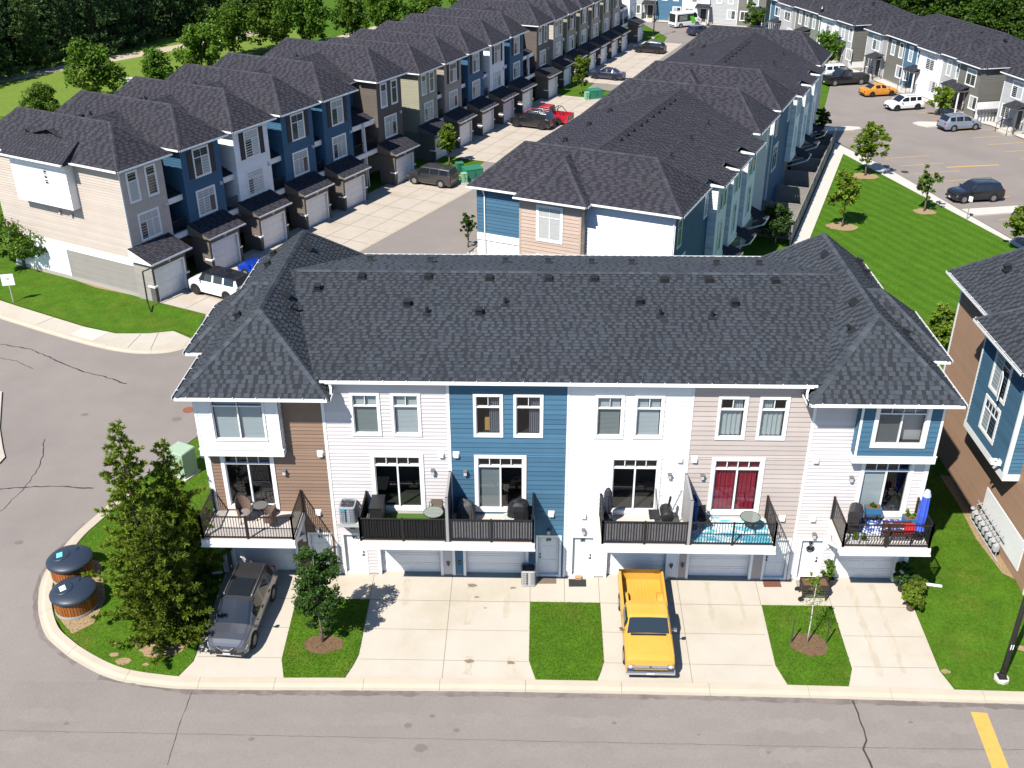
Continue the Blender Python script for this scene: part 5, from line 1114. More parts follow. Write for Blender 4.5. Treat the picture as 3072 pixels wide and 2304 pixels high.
def rand_axes(rs,n,size,upbias=0.4):
    N=rs.normal(size=(n,3)); N[:,2]=np.abs(N[:,2])+upbias; N/=np.linalg.norm(N,axis=1)[:,None]
    T=rs.normal(size=(n,3)); A=np.cross(N,T); A/=np.linalg.norm(A,axis=1)[:,None]+1e-9; B=np.cross(N,A); s=(size*rs.uniform(0.6,1.3,size=n))[:,None]
    return A*s, B*s*0.62
def crown_mesh(seed,H,R,zb,nclump,per,leaf,m,shape=1.0,flat=0.75,sparse=0.0):
    """crown of leaf clumps spread through an uneven volume, gaps between them"""
    rs=np.random.RandomState(seed); cs=[]; zc=(H+zb)/2; hz=(H-zb)/2
    lob=[(rs.uniform(0,6.28),rs.uniform(-0.7,0.8),rs.uniform(0.75,1.2)) for _ in range(9)]
    nl=7; lc=[]
    for q in range(nl):
        a=q*2.4+rs.uniform(0,1.2); rr=rs.uniform(0.25,0.62) if q else 0.0; zz=-0.55+1.15*q/(nl-1)+rs.uniform(-0.12,0.12); tap=1.0-0.45*max(0,zz)*shape*0.8
        lc.append((math.cos(a)*R*rr*tap,math.sin(a)*R*rr*tap,zc+zz*hz*0.9,R*rs.uniform(0.40,0.62)*tap))
    while len(cs)<nclump:
        L_=lc[rs.randint(nl)]; d=rs.normal(size=3); d/=np.linalg.norm(d); r=rs.uniform(0.3,1.0)**0.4
        z=L_[2]+d[2]*L_[3]*r*min(1.2,hz/R); 
        if z<zb or z>H*1.03: continue
        cs.append((L_[0]+d[0]*L_[3]*r,L_[1]+d[1]*L_[3]*r,z))
    cs=np.array(cs); rad=R*rs.uniform(0.13,0.25,size=nclump); ct=rs.uniform(-0.35,0.35,size=nclump)
    idx=np.repeat(np.arange(nclump),per); n=len(idx); o=rs.normal(size=(n,3)); o/=np.linalg.norm(o,axis=1)[:,None]; o*=(rs.uniform(0,1,size=n)**0.5)[:,None]; o[:,2]*=flat
    C=cs[idx]+o*rad[idx][:,None]; A,B=rand_axes(rs,n,leaf); t=ct[idx]+rs.uniform(-0.3,0.3,size=n)+0.25*(rs.uniform(size=n)<0.07)
    return quads_mesh('crown',C,A,B,t,m), cs
def trunk_mesh(seed,H,zb,r,cs,m,lean=0.0,nb=14):
    rng=random.Random(seed); mb=MB(); top=H*0.86; pts=[]; rads=[]
    for i in range(7):
        t=i/6; pts.append((lean*t+0.05*math.sin(t*5+seed)*r*6,0.04*math.cos(t*4+seed)*r*6,-0.1+t*top)); rads.append(r*(1.25 if i==0 else 1.0)*(1-0.8*t)+0.006)
    mb.tube(pts,rads,7)
    for k in range(min(nb,len(cs))):
        c=cs[rng.randrange(len(cs))]; t=rng.uniform(0.25,0.75); p=Vector(pts[0]).lerp(Vector(pts[6]),t); p.z=max(p.z,min(zb*0.95,c[2]*0.8)); e=Vector(c); mid=p.lerp(e,0.5)+Vector((0,0,-0.1*H*0.2)); mb.tube([p,mid,e],[r*0.38*(1-t*0.5),r*0.22,r*0.06],5,False)
    return mb.mesh('trunk',m,True)
_tc={}
def tree(kind,x,y,z,label,H=5,R=1.5,zb=1.2,seed=1,m=None,name='deciduous_tree',group=None,key=None,scale=1.0,rz=0.0,nclump=70,per=46,leaf=0.1,tr=0.07,bark=None,shape=1.0,cat='tree',flat=0.75,lean=0.0,nb=14):
    k=key or ('u',seed,H,R)
    if k not in _tc:
        cm,cs=crown_mesh(seed,H,R,zb,nclump,per,leaf,m,shape,flat); _tc[k]=(cm,trunk_mesh(seed,H,zb,tr,cs,bark or BARK,lean,nb))
    cm,tm=_tc[k]; t=thing(name,label,cat,(x,y,z),rz,group); t.scale=(scale,)*3
    obj('trunk',tm,t); obj('crown',cm,t); return t
def conifer_mesh(seed,H,R,zb,levels,arms,tufts,per,ln,wd,m,droop=0.25,power=0.85):
    rs=np.random.RandomState(seed); C=[];D=[];T=[]; br=MB()
    for i in range(levels):
        t=(i+rs.uniform(0,0.8))/levels; z=zb+(H-zb)*t*0.985; L=R*(1-t)**power*rs.uniform(0.75,1.15)+0.12
        na=max(3,int(arms*(1-t*0.6)))
        for a in range(na):
            an=a*6.283/na+rs.uniform(-0.4,0.4)+i*0.7; l=L*rs.uniform(0.6,1.15); dx,dy=math.cos(an),math.sin(an)
            ct=rs.uniform(-0.35,0.35); rise=rs.uniform(-0.05,0.3)
            if l>0.5 and a%2==0: br.tube([(0,0,z),(dx*l*0.6,dy*l*0.6,z+rise*l*0.4-droop*l*0.2)],[0.03*(1-t)+0.008,0.008],4,False)
            nt=max(2,int(tufts*l/R))
            for q in range(nt):
                s=(0.2+0.8*(q+rs.uniform(0,1))/nt); w=0.16*l*rs.uniform(-1,1)*(1.1-s)
                C.append((dx*l*s-dy*w,dy*l*s+dx*w,z-droop*l*s*(1-s)*1.2+rise*l*s*s+rs.uniform(-0.05,0.05))); D.append((dx*0.8+rs.normal()*0.25,dy*0.8+rs.normal()*0.25,0.45+rs.normal()*0.2)); T.append(ct+(0.35 if s>0.82 else 0))
    C=np.array(C);D=np.array(D);T=np.array(T); idx=np.repeat(np.arange(len(C)),per); n=len(idx)
    dirn=D[idx]+rs.normal(size=(n,3))*0.55; dirn/=np.linalg.norm(dirn,axis=1)[:,None]; l=(ln*rs.uniform(0.6,1.2,size=n))[:,None]
    sd=np.cross(dirn,rs.normal(size=(n,3))); sd/=np.linalg.norm(sd,axis=1)[:,None]+1e-9
    me=quads_mesh('crown',C[idx]+dirn*l*0.6,dirn*l*0.6,sd*wd,T[idx]+rs.uniform(-0.3,0.3,size=n),m)
    br.tube([(0,0,-0.1),(0.02,0.0,H*0.5),(0,0,H*0.97)],[0.018*H,0.011*H,0.008],7); return me, br.mesh('trunk',BARKD,True)
def conifer(x,y,z,label,key,rz=0,scale=1.0,name='pine_tree',group=None,sz=None,**kw):
    if key not in _tc: _tc[key]=conifer_mesh(**kw)
    cm,tm=_tc[key]; t=thing(name,label,'tree',(x,y,z),rz,group); t.scale=(scale,scale,sz or scale); obj('trunk',tm,t); obj('crown',cm,t); return t
conifer(-2.55,-2.2,h(-2.2),'tall olive pine with a pointed tip beside the round bins','p1',seed=4,H=9.6,R=2.25,zb=0.5,levels=34,arms=10,tufts=18,per=20,ln=0.17,wd=0.024,m=NEED_Y,power=0.75)
conifer(-1.35,-3.7,h(-3.7),'bushy olive pine in front, beside the dark grey parked car','p2',seed=9,H=6.6,R=2.15,zb=0.2,levels=30,arms=10,tufts=18,per=20,ln=0.17,wd=0.024,m=NEED_Y,power=0.6)
conifer(-1.4,-0.9,h(-0.9),'darker pine nearest the brown house wall','p3',seed=14,H=7.8,R=1.9,zb=0.4,levels=30,arms=9,tufts=16,per=20,ln=0.17,wd=0.024,m=NEED_Y,power=0.75)
tree('d',5.2,-4.1,h(-4.1),'narrow dark green tree on the lawn beside door 91',H=5.4,R=1.2,zb=0.3,seed=21,m=LEAF_D,nclump=190,per=52,leaf=0.062,tr=0.06,shape=1.2,nb=20)
YL='yellow green young tree '
tree('d',5.33,63.28,0,'young tree between lane rows beside the dark green utility boxes',H=4.5,R=1.35,zb=1.0,seed=31,m=LEAF_Y,nclump=70,per=40,leaf=0.12,name='young_tree',shape=1.6)
tree('d',19.43,92.28,0,'young tree on the small lane lawn near the navy sedan',H=5.4,R=1.4,zb=1.1,seed=32,m=LEAF_Y,nclump=80,per=40,leaf=0.13,name='young_tree',shape=1.5)
tree('d',39.76,46.23,0,'round lawn tree nearest the white path and garden fences',H=4.9,R=1.5,zb=1.1,seed=33,m=LEAF_Y,nclump=80,per=44,leaf=0.11,name='lawn_tree')
tree('d',45.56,60.4,0,'largest lawn tree at the top corner of the mown lawn',H=5.2,R=1.8,zb=1.2,seed=34,m=LEAF_Y,nclump=95,per=44,leaf=0.12,name='lawn_tree')
tree('d',47.95,50.25,0,'small sparse lawn tree facing the parked black crossover',H=4.1,R=1.15,zb=1.0,seed=35,m=LEAF_M,nclump=42,per=34,leaf=0.11,name='lawn_tree')
tree('d',43.02,68.45,0,'dark narrow tree in the last fenced garden',H=4.8,R=1.05,zb=1.0,seed=36,m=LEAF_D,nclump=70,per=44,leaf=0.11,name='garden_tree')
tree('d',33.3,41.9,0,'dark leafy tree in the nearest fenced garden',H=3.4,R=1.5,zb=0.7,seed=37,m=LEAF_D,nclump=80,per=44,leaf=0.11,name='garden_tree')
tree('d',52.6,40.6,0,'yellow green tree cut by the right edge beside the lawn walk',H=4.1,R=1.7,zb=0.8,seed=38,m=LEAF_Y,nclump=80,per=44,leaf=0.12,name='lawn_tree')
tree('d',60.5,83.3,0,'yellow green tree in front of the two storey row by the silver car',H=3.6,R=1.6,zb=0.9,seed=39,m=LEAF_Y,nclump=70,per=40,leaf=0.13,name='parking_tree')
tree('d',52.9,106.6,0,'large bright tree behind the white jeep',H=5.6,R=2.1,zb=0.5,seed=40,m=LEAF_B,nclump=110,per=44,leaf=0.14,name='parking_tree')
tree('d',48.6,137.0,0,'bright tree standing above the far end of the garden blocks',H=4.4,R=1.9,zb=0.5,seed=41,m=LEAF_B,nclump=70,per=40,leaf=0.15,name='parking_tree')
tree('d',39.7,22.2,0,'yellow green conical tree behind the brown edge block',H=4.0,R=1.25,zb=0.2,seed=42,m=LEAF_Y,nclump=90,per=44,leaf=0.1,shape=1.8,name='lawn_tree')
tree('d',8.6,41.0,0,'thin young tree by the iron stair rail behind the main block',H=3.2,R=0.75,zb=0.6,seed=43,m=LEAF_D,nclump=32,per=30,leaf=0.1,name='young_tree')
tree('d',-25.3,36.0,0,'leafy tree with spreading branches beside the beige end wall',H=4.6,R=3.0,zb=0.6,seed=44,m=LEAF_M,nclump=120,per=46,leaf=0.13,tr=0.12,nb=24,name='spreading_tree',flat=0.6)
road_trees=[(-41.9,79.1,2.3,'small roadside tree at the left end behind the near lane row'),(-39.4,88.1,3.9,'wide roadside tree second from the left behind the lane rows'),(-34.1,94.4,2.9,'bright roadside tree beside the grey cabinet on the verge'),(-30.6,102.4,3.7,'fourth roadside tree along the road behind the lane rows'),(-29.6,114.8,4.2,'roadside tree standing below the tall lamp mast'),(-24.6,119.9,4.8,'widest roadside tree behind the lane rows'),(-20.4,123.9,4.4,'roadside tree right of the widest one'),(-14.7,128.1,3.6,'roadside tree behind the middle lane row ridge'),(-10.1,132.5,4.1,'roadside tree behind the middle lane row, second'),(-3.8,137.1,3.6,'last roadside tree at the top behind the far lane row'),(2.5,146.0,4.2,'farthest roadside tree above the far lane row')]
for i,(x,y,r,lb) in enumerate(road_trees):
    m=[LEAF_M,LEAF_M,LEAF_B,LEAF_M][i%4]; tree('d',x,y,0,lb,H=7.0,R=3.6,zb=0.9,seed=50+i%3,m=m,key=('road',i%3,m.name),scale=r/3.6*0.97,rz=i*1.3,nclump=150,per=42,leaf=0.19,tr=0.13,nb=22,name='roadside_tree',group='trees along the road behind the lane rows',flat=0.9)
# conifer wood at the top left
rng=random.Random(5); n=0
for i in range(13):
    for j in range(6):
        t=i/12.0; bx=-58+ t*26; by=90+t*58; x=bx-3.0-j*5.2+rng.uniform(-2,2); y=by+2.0+j*3.4+rng.uniform(-2,2); k=rng.randrange(3); s=rng.uniform(0.85,1.25)
        conifer(x,y,0,'tall dark conifer in the dense wood at the top left',('spr',k),rz=rng.uniform(0,6.28),scale=s,name='spruce_tree',group='conifers of the wood at the top left',seed=70+k,H=[13,11.5,14.5][k],R=[3.0,3.2,3.3][k],zb=0.4,levels=26,arms=9,tufts=9,per=7,ln=0.42,wd=0.10,m=NEED_D if k else NEED_M,power=0.8) if True else None
# leafy wood at the top right
for i in range(10):
    for j in range(4):
        x=70+ i*2.2+j*5.0+rng.uniform(-1.5,1.5); y=142-i*5.4+j*3.0+rng.uniform(-2,2); k=rng.randrange(3)
        tree('d',x,y,0,'leafy tree in the dense wood behind the right hand roofs',H=10,R=3.6,zb=0.6,seed=80+k,m=LEAF_W,key=('wood',k),scale=rng.uniform(0.85,1.2),rz=rng.uniform(0,6.28),nclump=150,per=38,leaf=0.22,tr=0.14,nb=10,name='woodland_tree',group='leafy trees of the wood at the top right',flat=0.9)
# birch sapling with stakes
t=thing('birch_sapling','bare white birch sapling in a mulch ring on the lawn','tree',(25.67,-3.77,h(-3.77)))
mb=MB(); mb.tube([(0,0,-0.05),(0.0,0,1.2),(-0.03,0.02,2.4),(-0.02,0.03,3.3)],[0.035,0.028,0.017,0.006],7); mb.build('trunk',BIRCH,t,True)
mb=MB(); rs=random.Random(3)
for k in range(38):
    z=rs.uniform(1.0,3.2); a=rs.uniform(0,6.28); l=rs.uniform(0.2,0.75)*(3.6-z)/2.2; p=Vector((0,0,z)); e=p+Vector((math.cos(a)*l,math.sin(a)*l,l*0.55)); mb.tube([p,p.lerp(e,0.5)+Vector((0,0,0.03)),e],[0.008,0.005,0.003],4,False)
mb.build('branch',mat('birch_twig',(0.16,0.09,0.06),0.9),t,kind='stuff')
rs=np.random.RandomState(4); n=420; z=rs.uniform(1.1,3.4,size=n); a=rs.uniform(0,6.28,size=n); l=rs.uniform(0.15,0.75,size=n)*(3.7-z)/2.2; C=np.stack([np.cos(a)*l,np.sin(a)*l,z+l*0.4],1); A,B=rand_axes(rs,n,0.035); obj('crown',quads_mesh('crown',C,A,B,rs.uniform(-0.3,0.3,size=n),LEAF_M),t)
for x,lb in ((25.0,'green tree stake left of the birch sapling'),(26.47,'green tree stake right of the birch sapling')):
    mb=MB(); mb.bar((x,-3.78,h(-3.78)),(x,-3.78,h(-3.78)+1.35),0.045); mb.bar((x-0.04,-3.78,h(-3.78)+1.2),(x+0.04,-3.78,h(-3.78)+1.2),0.02); tag(mb.build('tree_stake',mat('stake_green',(0.05,0.07,0.04),0.7)),lb,'stake')
def potplant(x,y,z,label,R,H,m,seed,pot=None,cat='plant',leaf=0.07,pr=0.22,ph=0.4):
    t=thing('potted_plant',label,cat,(x,y,z)); mb=MB(); mb.lathe([(pr*0.7,0),(pr,ph),(pr*1.06,ph),(pr*1.06,ph-0.03),(pr*0.92,ph-0.02),(pr*0.9,ph-0.06),(0,ph-0.06)],n=16); mb.build('pot',pot or mat('pot_dark',(0.03,0.025,0.022),0.7),t)
    cm,cs=crown_mesh(seed,H,R,ph*0.8,26,34,leaf,m,0.4); obj('foliage',cm,t); return t
potplant(27.35,-0.35,0,'leafy green plant in a dark pot beside door 86',0.42,1.5,LEAF_B,101,leaf=0.06)
potplant(30.55,-0.55,h(-0.55),'tall plant in a dark pot right of garage 86',0.5,1.5,LEAF_D,102,leaf=0.1)
potplant(30.6,-1.7,h(-1.7),'bright broad leaved plant in a round pot at the driveway edge',0.55,1.25,LEAF_Y,103,leaf=0.11,pot=mat('pot_brown',(0.11,0.075,0.05),0.7))
potplant(30.95,-1.05,h(-1.05),'broad leaved plant between the two pots by garage 86',0.5,1.15,LEAF_Y,104,leaf=0.1)
# shaggy grass blades along the near lawns
rs=np.random.RandomState(8); pts=[]
def inside(p,poly):
    c=False; n=len(poly)
    for i in range(n):
        a,b=poly[i],poly[i-1]
        if (a[1]>p[1])!=(b[1]>p[1]) and p[0]<(b[0]-a[0])*(p[1]-a[1])/(b[1]-a[1])+a[0]: c=not c
    return c
for poly,n in zip(lawns,(16000,7000,6500,6000,16000)):
    xs=[p[0] for p in poly]; ys=[max(-6.5,min(p[1],9)) for p in poly]; P=np.stack([rs.uniform(min(xs),min(max(xs),40),size=n*2),rs.uniform(min(ys),max(ys),size=n*2)],1)
    k=0
    for p in P:
        if inside(p,poly): pts.append(p); k+=1
        if k>=n: break
P=np.array(pts); n=len(P); Z=np.array([h(y) for y in P[:,1]])+0.05; up=np.stack([rs.normal(size=n)*0.35,rs.normal(size=n)*0.35,np.ones(n)],1); l=rs.uniform(0.012,0.032,size=n)[:,None]
sd=np.stack([rs.normal(size=n),rs.normal(size=n),np.zeros(n)],1); sd/=np.linalg.norm(sd,axis=1)[:,None]
g=obj('grass',quads_mesh('grass',np.stack([P[:,0],P[:,1],Z],1)+up*l,up*l,sd*0.012,rs.uniform(-0.4,0.4,size=n),leafmat('grass_blade',(0.06,0.115,0.010),0.6,0.3)),None,kind='stuff'); g['label']='short mown grass blades of the front lawns'; g['category']='grass'
# ------------------------------------------------------------------ vehicles
def paint(name,col,metal=0.0,rough=0.22): return mat('paint_'+name,col,rough,0.5,metal=metal,coat=0.8,noise=0.04,nscale=4)
TAIL=mat('tail_lamp',(0.45,0.01,0.012),0.2,0.6); HEAD=mat('head_lamp',(0.62,0.64,0.66),0.08,0.8); PLATE=mat('number_plate',(0.6,0.6,0.62),0.5); INTER=mat('car_interior',(0.03,0.028,0.026),0.8)
_wm={}
def wheel_meshes(r,w,style):
    k=(r,w,style)
    if k in _wm: return _wm[k]
    a=MB(); prof=[(r*0.62,-w/2),(r*0.93,-w/2),(r,-w*0.36),(r,w*0.36),(r*0.93,w/2),(r*0.62,w/2),(r*0.60,w*0.3)]
    a.lathe(prof,n=22); ty=a.mesh('tyre',RUBBER,True)
    b=MB(); b.lathe([(0.0,w*0.22),(r*0.60,w*0.22),(r*0.64,w*0.46),(r*0.60,w*0.49)],n=22); n=5 if style!='steel' else 8
    for i in range(n):
        an=6.283*i/n; d=Vector((math.cos(an),math.sin(an),0)); b.bar(d*r*0.08+Vector((0,0,w*0.42)),d*r*0.6+Vector((0,0,w*0.40)),r*0.16,0.03,up=(0,0,1))
    b.lathe([(r*0.13,w*0.4),(r*0.12,w*0.47),(0,w*0.48)],n=12)
    rm=b.mesh('rim',{'alloy':ALLOY,'black':BLACKP,'steel':CHROME}[style]); _wm[k]=(ty,rm); return _wm[k]
def section(zb,zsh,ws,wh,zt,wt,crown=0.03,bed=None):
    """half cross-section from the underside centre up to the top centre"""
    mid=(zb+zsh)/2
    pts=[(0,zb),(ws*0.86,zb),(ws*0.97,zb+0.09),(ws,mid),(wh*1.005,zsh-0.06),(wh,zsh)]
    if bed is None: pts+=[(wh+(wt-wh)*0.12,zsh+(zt-zsh)*0.12),(wh+(wt-wh)*0.88,zsh+(zt-zsh)*0.86),(wt*0.96,zt-0.008),(wt*0.80,zt+crown*0.45),(0,zt+crown)]
    else: pts+=[(wh-0.03,zsh+0.012),(wh-0.10,zsh+0.008),(wh-0.115,bed),(wh-0.25,bed),(0,bed)]
    return pts
def car(name,label,pos,head,kind,pm,L=4.6,W=1.84,H=1.65,wb=2.7,r=0.34,rimstyle='alloy',roofm=None,rails=False,sunroof=False,group=None,plate=True,extra=None,glassm=None,trim=None):
    root=thing(name,label,'pickup truck' if kind=='pickup' or kind=='classic' else ('van' if kind=='van' else 'car'),(pos[0],pos[1],pos[2] if len(pos)>2 else h(pos[1])+0.012),head,group)
    w=W/2; f=L/2; G=r*0.62; gl=glassm or CARGL; S=[]; roofm=roofm or pm
    def st(x,zb,zsh,ws,wh,zt,wt,crown=0.03,bed=None,tag_='' ): S.append((f-x,section(zb,zsh,ws*w,wh*w,zt,wt*w,crown,bed),tag_))
    if kind in('suv','jeep','hatch'):
        box=kind=='jeep'; hb=H*0.60 if not box else H*0.62; c=L
        st(0.0,G+0.16,hb*0.58,0.50,0.52,hb*0.63,0.46); st(0.05,G+0.10,hb*0.70,0.72,0.72,hb*0.76,0.64); st(0.14,G+0.05,hb*0.79,0.86,0.84,hb*0.85,0.76,0.03); st(0.30,G,hb*0.87,0.94,0.91,hb*0.92,0.82,0.04); st(0.60,G,hb*0.93,0.99,0.95,hb*0.975,0.85,0.05)
        st(c*0.235,G,hb*0.97,1.0,0.96,hb*1.01,0.84,0.04,None,'cowl'); xr=c*(0.40 if not box else 0.32)
        st(xr,G,hb*1.0,1.0,0.965,H*0.955,0.76,0.035,None,'roof'); st(xr+0.25,G,hb*1.0,1.0,0.965,H*0.985,0.77,0.03); st(c*0.52,G,hb*1.01,1.0,0.965,H*0.99,0.77,0.03); st(c*0.55,G,hb*1.01,1.0,0.965,H*0.99,0.77,0.03); st(c*0.72,G,hb*1.03,1.0,0.965,H*0.985,0.76,0.03); st(c*0.75,G,hb*1.035,1.0,0.965,H*0.98,0.76,0.03)
        st(c*(0.89 if not box else 0.95),G,hb*1.06,1.0,0.95,H*0.955,0.73,0.025,None,'rtop'); st(c*(0.965 if not box else 0.985),G+0.02,hb*1.02,0.98,0.93,hb*1.09,0.78,0.02,None,'rbot'); st(c*0.985,G+0.06,hb*0.86,0.95,0.92,hb*0.96,0.84); st(c,G+0.14,hb*0.62,0.86,0.86,hb*0.70,0.80)
        side=[(xr-0.35,c*0.52),(c*0.55,c*0.72),(c*0.75,c*(0.88 if not box else 0.93))]
    elif kind=='sedan':
        hb=H*0.64; c=L
        st(0.0,G+0.14,hb*0.62,0.74,0.76,hb*0.68,0.7); st(0.06,G+0.04,hb*0.76,0.88,0.88,hb*0.82,0.8); st(0.3,G,hb*0.86,0.95,0.93,hb*0.91,0.86,0.035); st(c*0.26,G,hb*0.95,1.0,0.95,hb*0.99,0.84,0.04,None,'cowl')
        st(c*0.42,G,hb,1.0,0.95,H*0.965,0.66,0.03,None,'roof'); st(c*0.50,G,hb,1.0,0.95,H*0.99,0.66,0.03); st(c*0.54,G,hb,1.0,0.95,H*0.99,0.66,0.03); st(c*0.66,G,hb*1.01,1.0,0.95,H*0.965,0.65,0.03); st(c*0.70,G,hb*1.01,1.0,0.95,H*0.945,0.65,0.03,None,'rtop'); st(c*0.84,G,hb*1.0,0.99,0.94,hb*1.05,0.80,0.03,None,'rbot')
        st(c*0.97,G,hb*0.97,0.95,0.91,hb*1.02,0.83,0.02); st(c*0.99,G+0.06,hb*0.8,0.92,0.9,hb*0.9,0.82); st(c,G+0.14,hb*0.6,0.84,0.84,hb*0.68,0.78)
        side=[(c*0.36,c*0.50),(c*0.54,c*0.68)]
    elif kind=='van':
        c=L; hb=H*0.52
        st(0.0,G+0.14,hb*0.6,0.8,0.8,hb*0.68,0.72); st(0.12,G,hb*0.84,0.92,0.92,hb*0.9,0.84); st(0.55,G,hb*0.98,0.98,0.96,hb*1.05,0.86,0.03,None,'cowl'); st(1.25,G,hb*1.05,1.0,0.97,H*0.95,0.80,0.03,None,'roof'); st(1.6,G,hb*1.05,1.0,0.98,H*0.99,0.84,0.03); st(2.2,G,hb*1.05,1.0,0.98,H,0.84,0.03); st(c*0.97,G,hb*1.05,1.0,0.98,H,0.84,0.03,None,'rtop'); st(c*0.995,G,hb*1.05,0.99,0.97,H*0.9,0.84,0.02,None,'rbot'); st(c,G+0.1,hb*0.7,0.96,0.95,hb*1.0,0.9)
        side=[(1.0,1.75)]
    else:   # pickups; classic = square seventies body
        cl=kind=='classic'; c=L; hb=H*0.60 if not cl else H*0.615; bedx=c*(0.60 if not cl else 0.545); fl=G+0.28
        st(0.0,G+0.12,hb*0.70,0.86,0.88,hb*0.78,0.84,0.01); st(0.06,G,hb*0.90,0.97,0.96,hb*0.97,0.92,0.015); st(0.3,G,hb*0.95,0.99,0.97,hb*1.0,0.93,0.03); st(c*(0.235 if not cl else 0.275),G,hb*0.99,1.0,0.975,hb*1.035,0.90,0.03,None,'cowl')
        st(c*(0.345 if not cl else 0.338),G,hb*1.0,1.0,0.97,H*0.965,0.80,0.025,None,'roof'); st(c*(0.40 if not cl else 0.365),G,hb*1.0,1.0,0.97,H*0.99,0.83,0.025); st(c*0.455,G,hb*1.0,1.0,0.97,H*0.992,0.83,0.025); st(c*0.475,G,hb*1.0,1.0,0.97,H*0.99,0.83,0.025)
        st(bedx-0.14,G,hb*1.0,1.0,0.97,H*0.97,0.82,0.02,None,'rtop'); st(bedx-0.04,G,hb*1.0,1.0,0.97,hb*1.06,0.82,0.01,None,'rbot'); st(bedx-0.03,G,hb*1.0,1.0,0.97,hb*1.0,0.9,0.0)
        st(bedx,G,hb*1.0,1.0,0.97,0,0,0,fl,'bed'); st(c-0.05,G+0.03,hb*1.0,1.0,0.97,0,0,0,fl,'bedend'); st(c,G+0.1,hb*0.995,0.99,0.96,hb*1.0,0.92,0.0,None)
        side=[(c*0.315,c*0.45),(c*0.475,bedx-0.2)] if not cl else [(c*0.325,bedx-0.2)]
    # add stations where the side windows begin and end
    def interp(xq):
        for i in range(len(S)-1):
            xa,xb=S[i][0],S[i+1][0]
            if xa>=xq>=xb and xa-xb>1e-6:
                t=(xa-xq)/(xa-xb); return i+1,[(p[0]+(q[0]-p[0])*t,p[1]+(q[1]-p[1])*t) for p,q in zip(S[i][1],S[i+1][1])]
        return None
    for a,b in side:
        for xq in (a,b):
            xw=f-xq
            if min(abs(s[0]-xw) for s in S)>0.02:
                k=interp(xw)
                if k: S.insert(k[0],(xw,k[1],''))
    names=[s[2] for s in S]; ic=names.index('cowl'); ir=names.index('roof'); it=names.index('rtop'); ib=names.index('rbot'); ibed=names.index('bed') if 'bed' in names else None
    body=MB(); ws_=MB(); rg=MB(); sg={}; n=len(S[0][1])
    for i in range(len(S)-1):
        xa,A,_=S[i]; xb,B,_=S[i+1]
        for j in range(n-1):
            for sgn in (1,-1):
                q=[(xa,sgn*A[j][0],A[j][1]),(xb,sgn*B[j][0],B[j][1]),(xb,sgn*B[j+1][0],B[j+1][1]),(xa,sgn*A[j+1][0],A[j+1][1])]
                if sgn<0: q.reverse()
                xm=f-(xa+xb)/2; dest=body; mi=0
                if j>=8 and ic<=i<ir: dest=ws_
                elif j>=8 and it<=i<ib and kind!='van': dest=rg
                elif j==6:
                    for k,(a,b) in enumerate(side):
                        if a<=xm<=b: dest=sg.setdefault((k,sgn),MB())
                if dest is body:
                    if j>=7 and ir<=i<=it and not (i==it): mi=1
                    if ibed is not None and i>=ibed and j>=8 and kind!='classic': mi=2
                dest.face(q,mi)
    for i in (0,-1):
        x,P,_=S[i]; cap=[(x,y,z) for y,z in P]+[(x,-y,z) for y,z in P[-2:0:-1]]
        body.face(cap if i==0 else cap[::-1])
    b=body.build('body',[pm,roofm,BLACKP],root,True); b.data.set_sharp_from_angle(angle=math.radians(32))
    if kind!='pickup' or True:
        ws_.build('windshield',gl,root,True); 
        if rg.f: rg.build('rear_window',gl,root,True)
        for k,m_ in sg.items(): m_.build('side_window',gl,root,True)
    # wheels and arches
    ty,rm=wheel_meshes(r,0.23 if W>1.75 else 0.2,rimstyle)
    fx=f-L*0.19 if kind not in('pickup','classic') else f-L*0.175; rx=fx-wb
    for x in (fx,rx):
        for sgn in (1,-1):
            wo=bpy.data.objects.new('wheel',ty); COL.objects.link(wo); wo.parent=root; wo.location=(x,sgn*(w-0.10),r); wo.rotation_euler=(-math.pi/2*sgn,0,0)
            ro=bpy.data.objects.new('rim',rm); COL.objects.link(ro); ro.parent=wo
            am=MB(); yy=sgn*(w*1.0+0.004); n2=16; arc=[(x+r*1.17*math.cos(t),yy,r+r*1.17*math.sin(t)) for t in [math.radians(-25)+math.radians(230)*k/n2 for k in range(n2+1)]]
            am.face(arc if sgn<0 else arc[::-1]); am.build('wheel_arch',RUBBER if not (trim) else trim,root)
    # lamps, grille, bumpers, plate, mirrors
    zf=S[1][1][5][1]; hh=H*0.36
    for sgn in (1,-1):
        if kind=='classic':
            m_=MB(); m_.box(f-0.01,f+0.025,sgn*(w*0.80)-0.13,sgn*(w*0.80)+0.13,zf-0.33,zf-0.10); m_.build('lamp_bezel',CHROME,root)
            m_=MB(); m_.lathe([(0.085,0),(0.07,0.02),(0,0.028)],n=14); o=m_.build('headlight',HEAD,root,loc=(f+0.026,sgn*w*0.80,zf-0.205)); o.rotation_euler=(0,math.pi/2,0)
        else:
            m_=MB(); dv=Vector((0.02,0.012*sgn,0.012)); sl=0.0 if kind in('suv','hatch','sedan') else 0.10
            q=[Vector((f-0.035,sgn*w*0.46,zf-0.16)),Vector((f-0.17-sl*0.3,sgn*w*0.86,zf-0.12)),Vector((f-0.30+sl,sgn*w*0.925,zf+0.01)),Vector((f-0.07,sgn*w*0.50,zf-0.05))]
            if sgn<0: q=q[::-1]
            m_.hexa([p_-dv*2 for p_ in q]+[p_+dv for p_ in q]); m_.build('headlight',HEAD,root)
        m_=MB(); zt=H*0.5 if kind in('suv','jeep','hatch','van') else hb*0.66; m_.box(-f-0.008,-f+0.02,sgn*w*0.72-0.12,sgn*w*0.72+0.15*0.6,zt-0.05,zt+0.17); m_.build('tail_light',TAIL,root)
        m_=MB(); xm=f-L*(0.30 if kind!='van' else 0.18); zm=hb*1.06
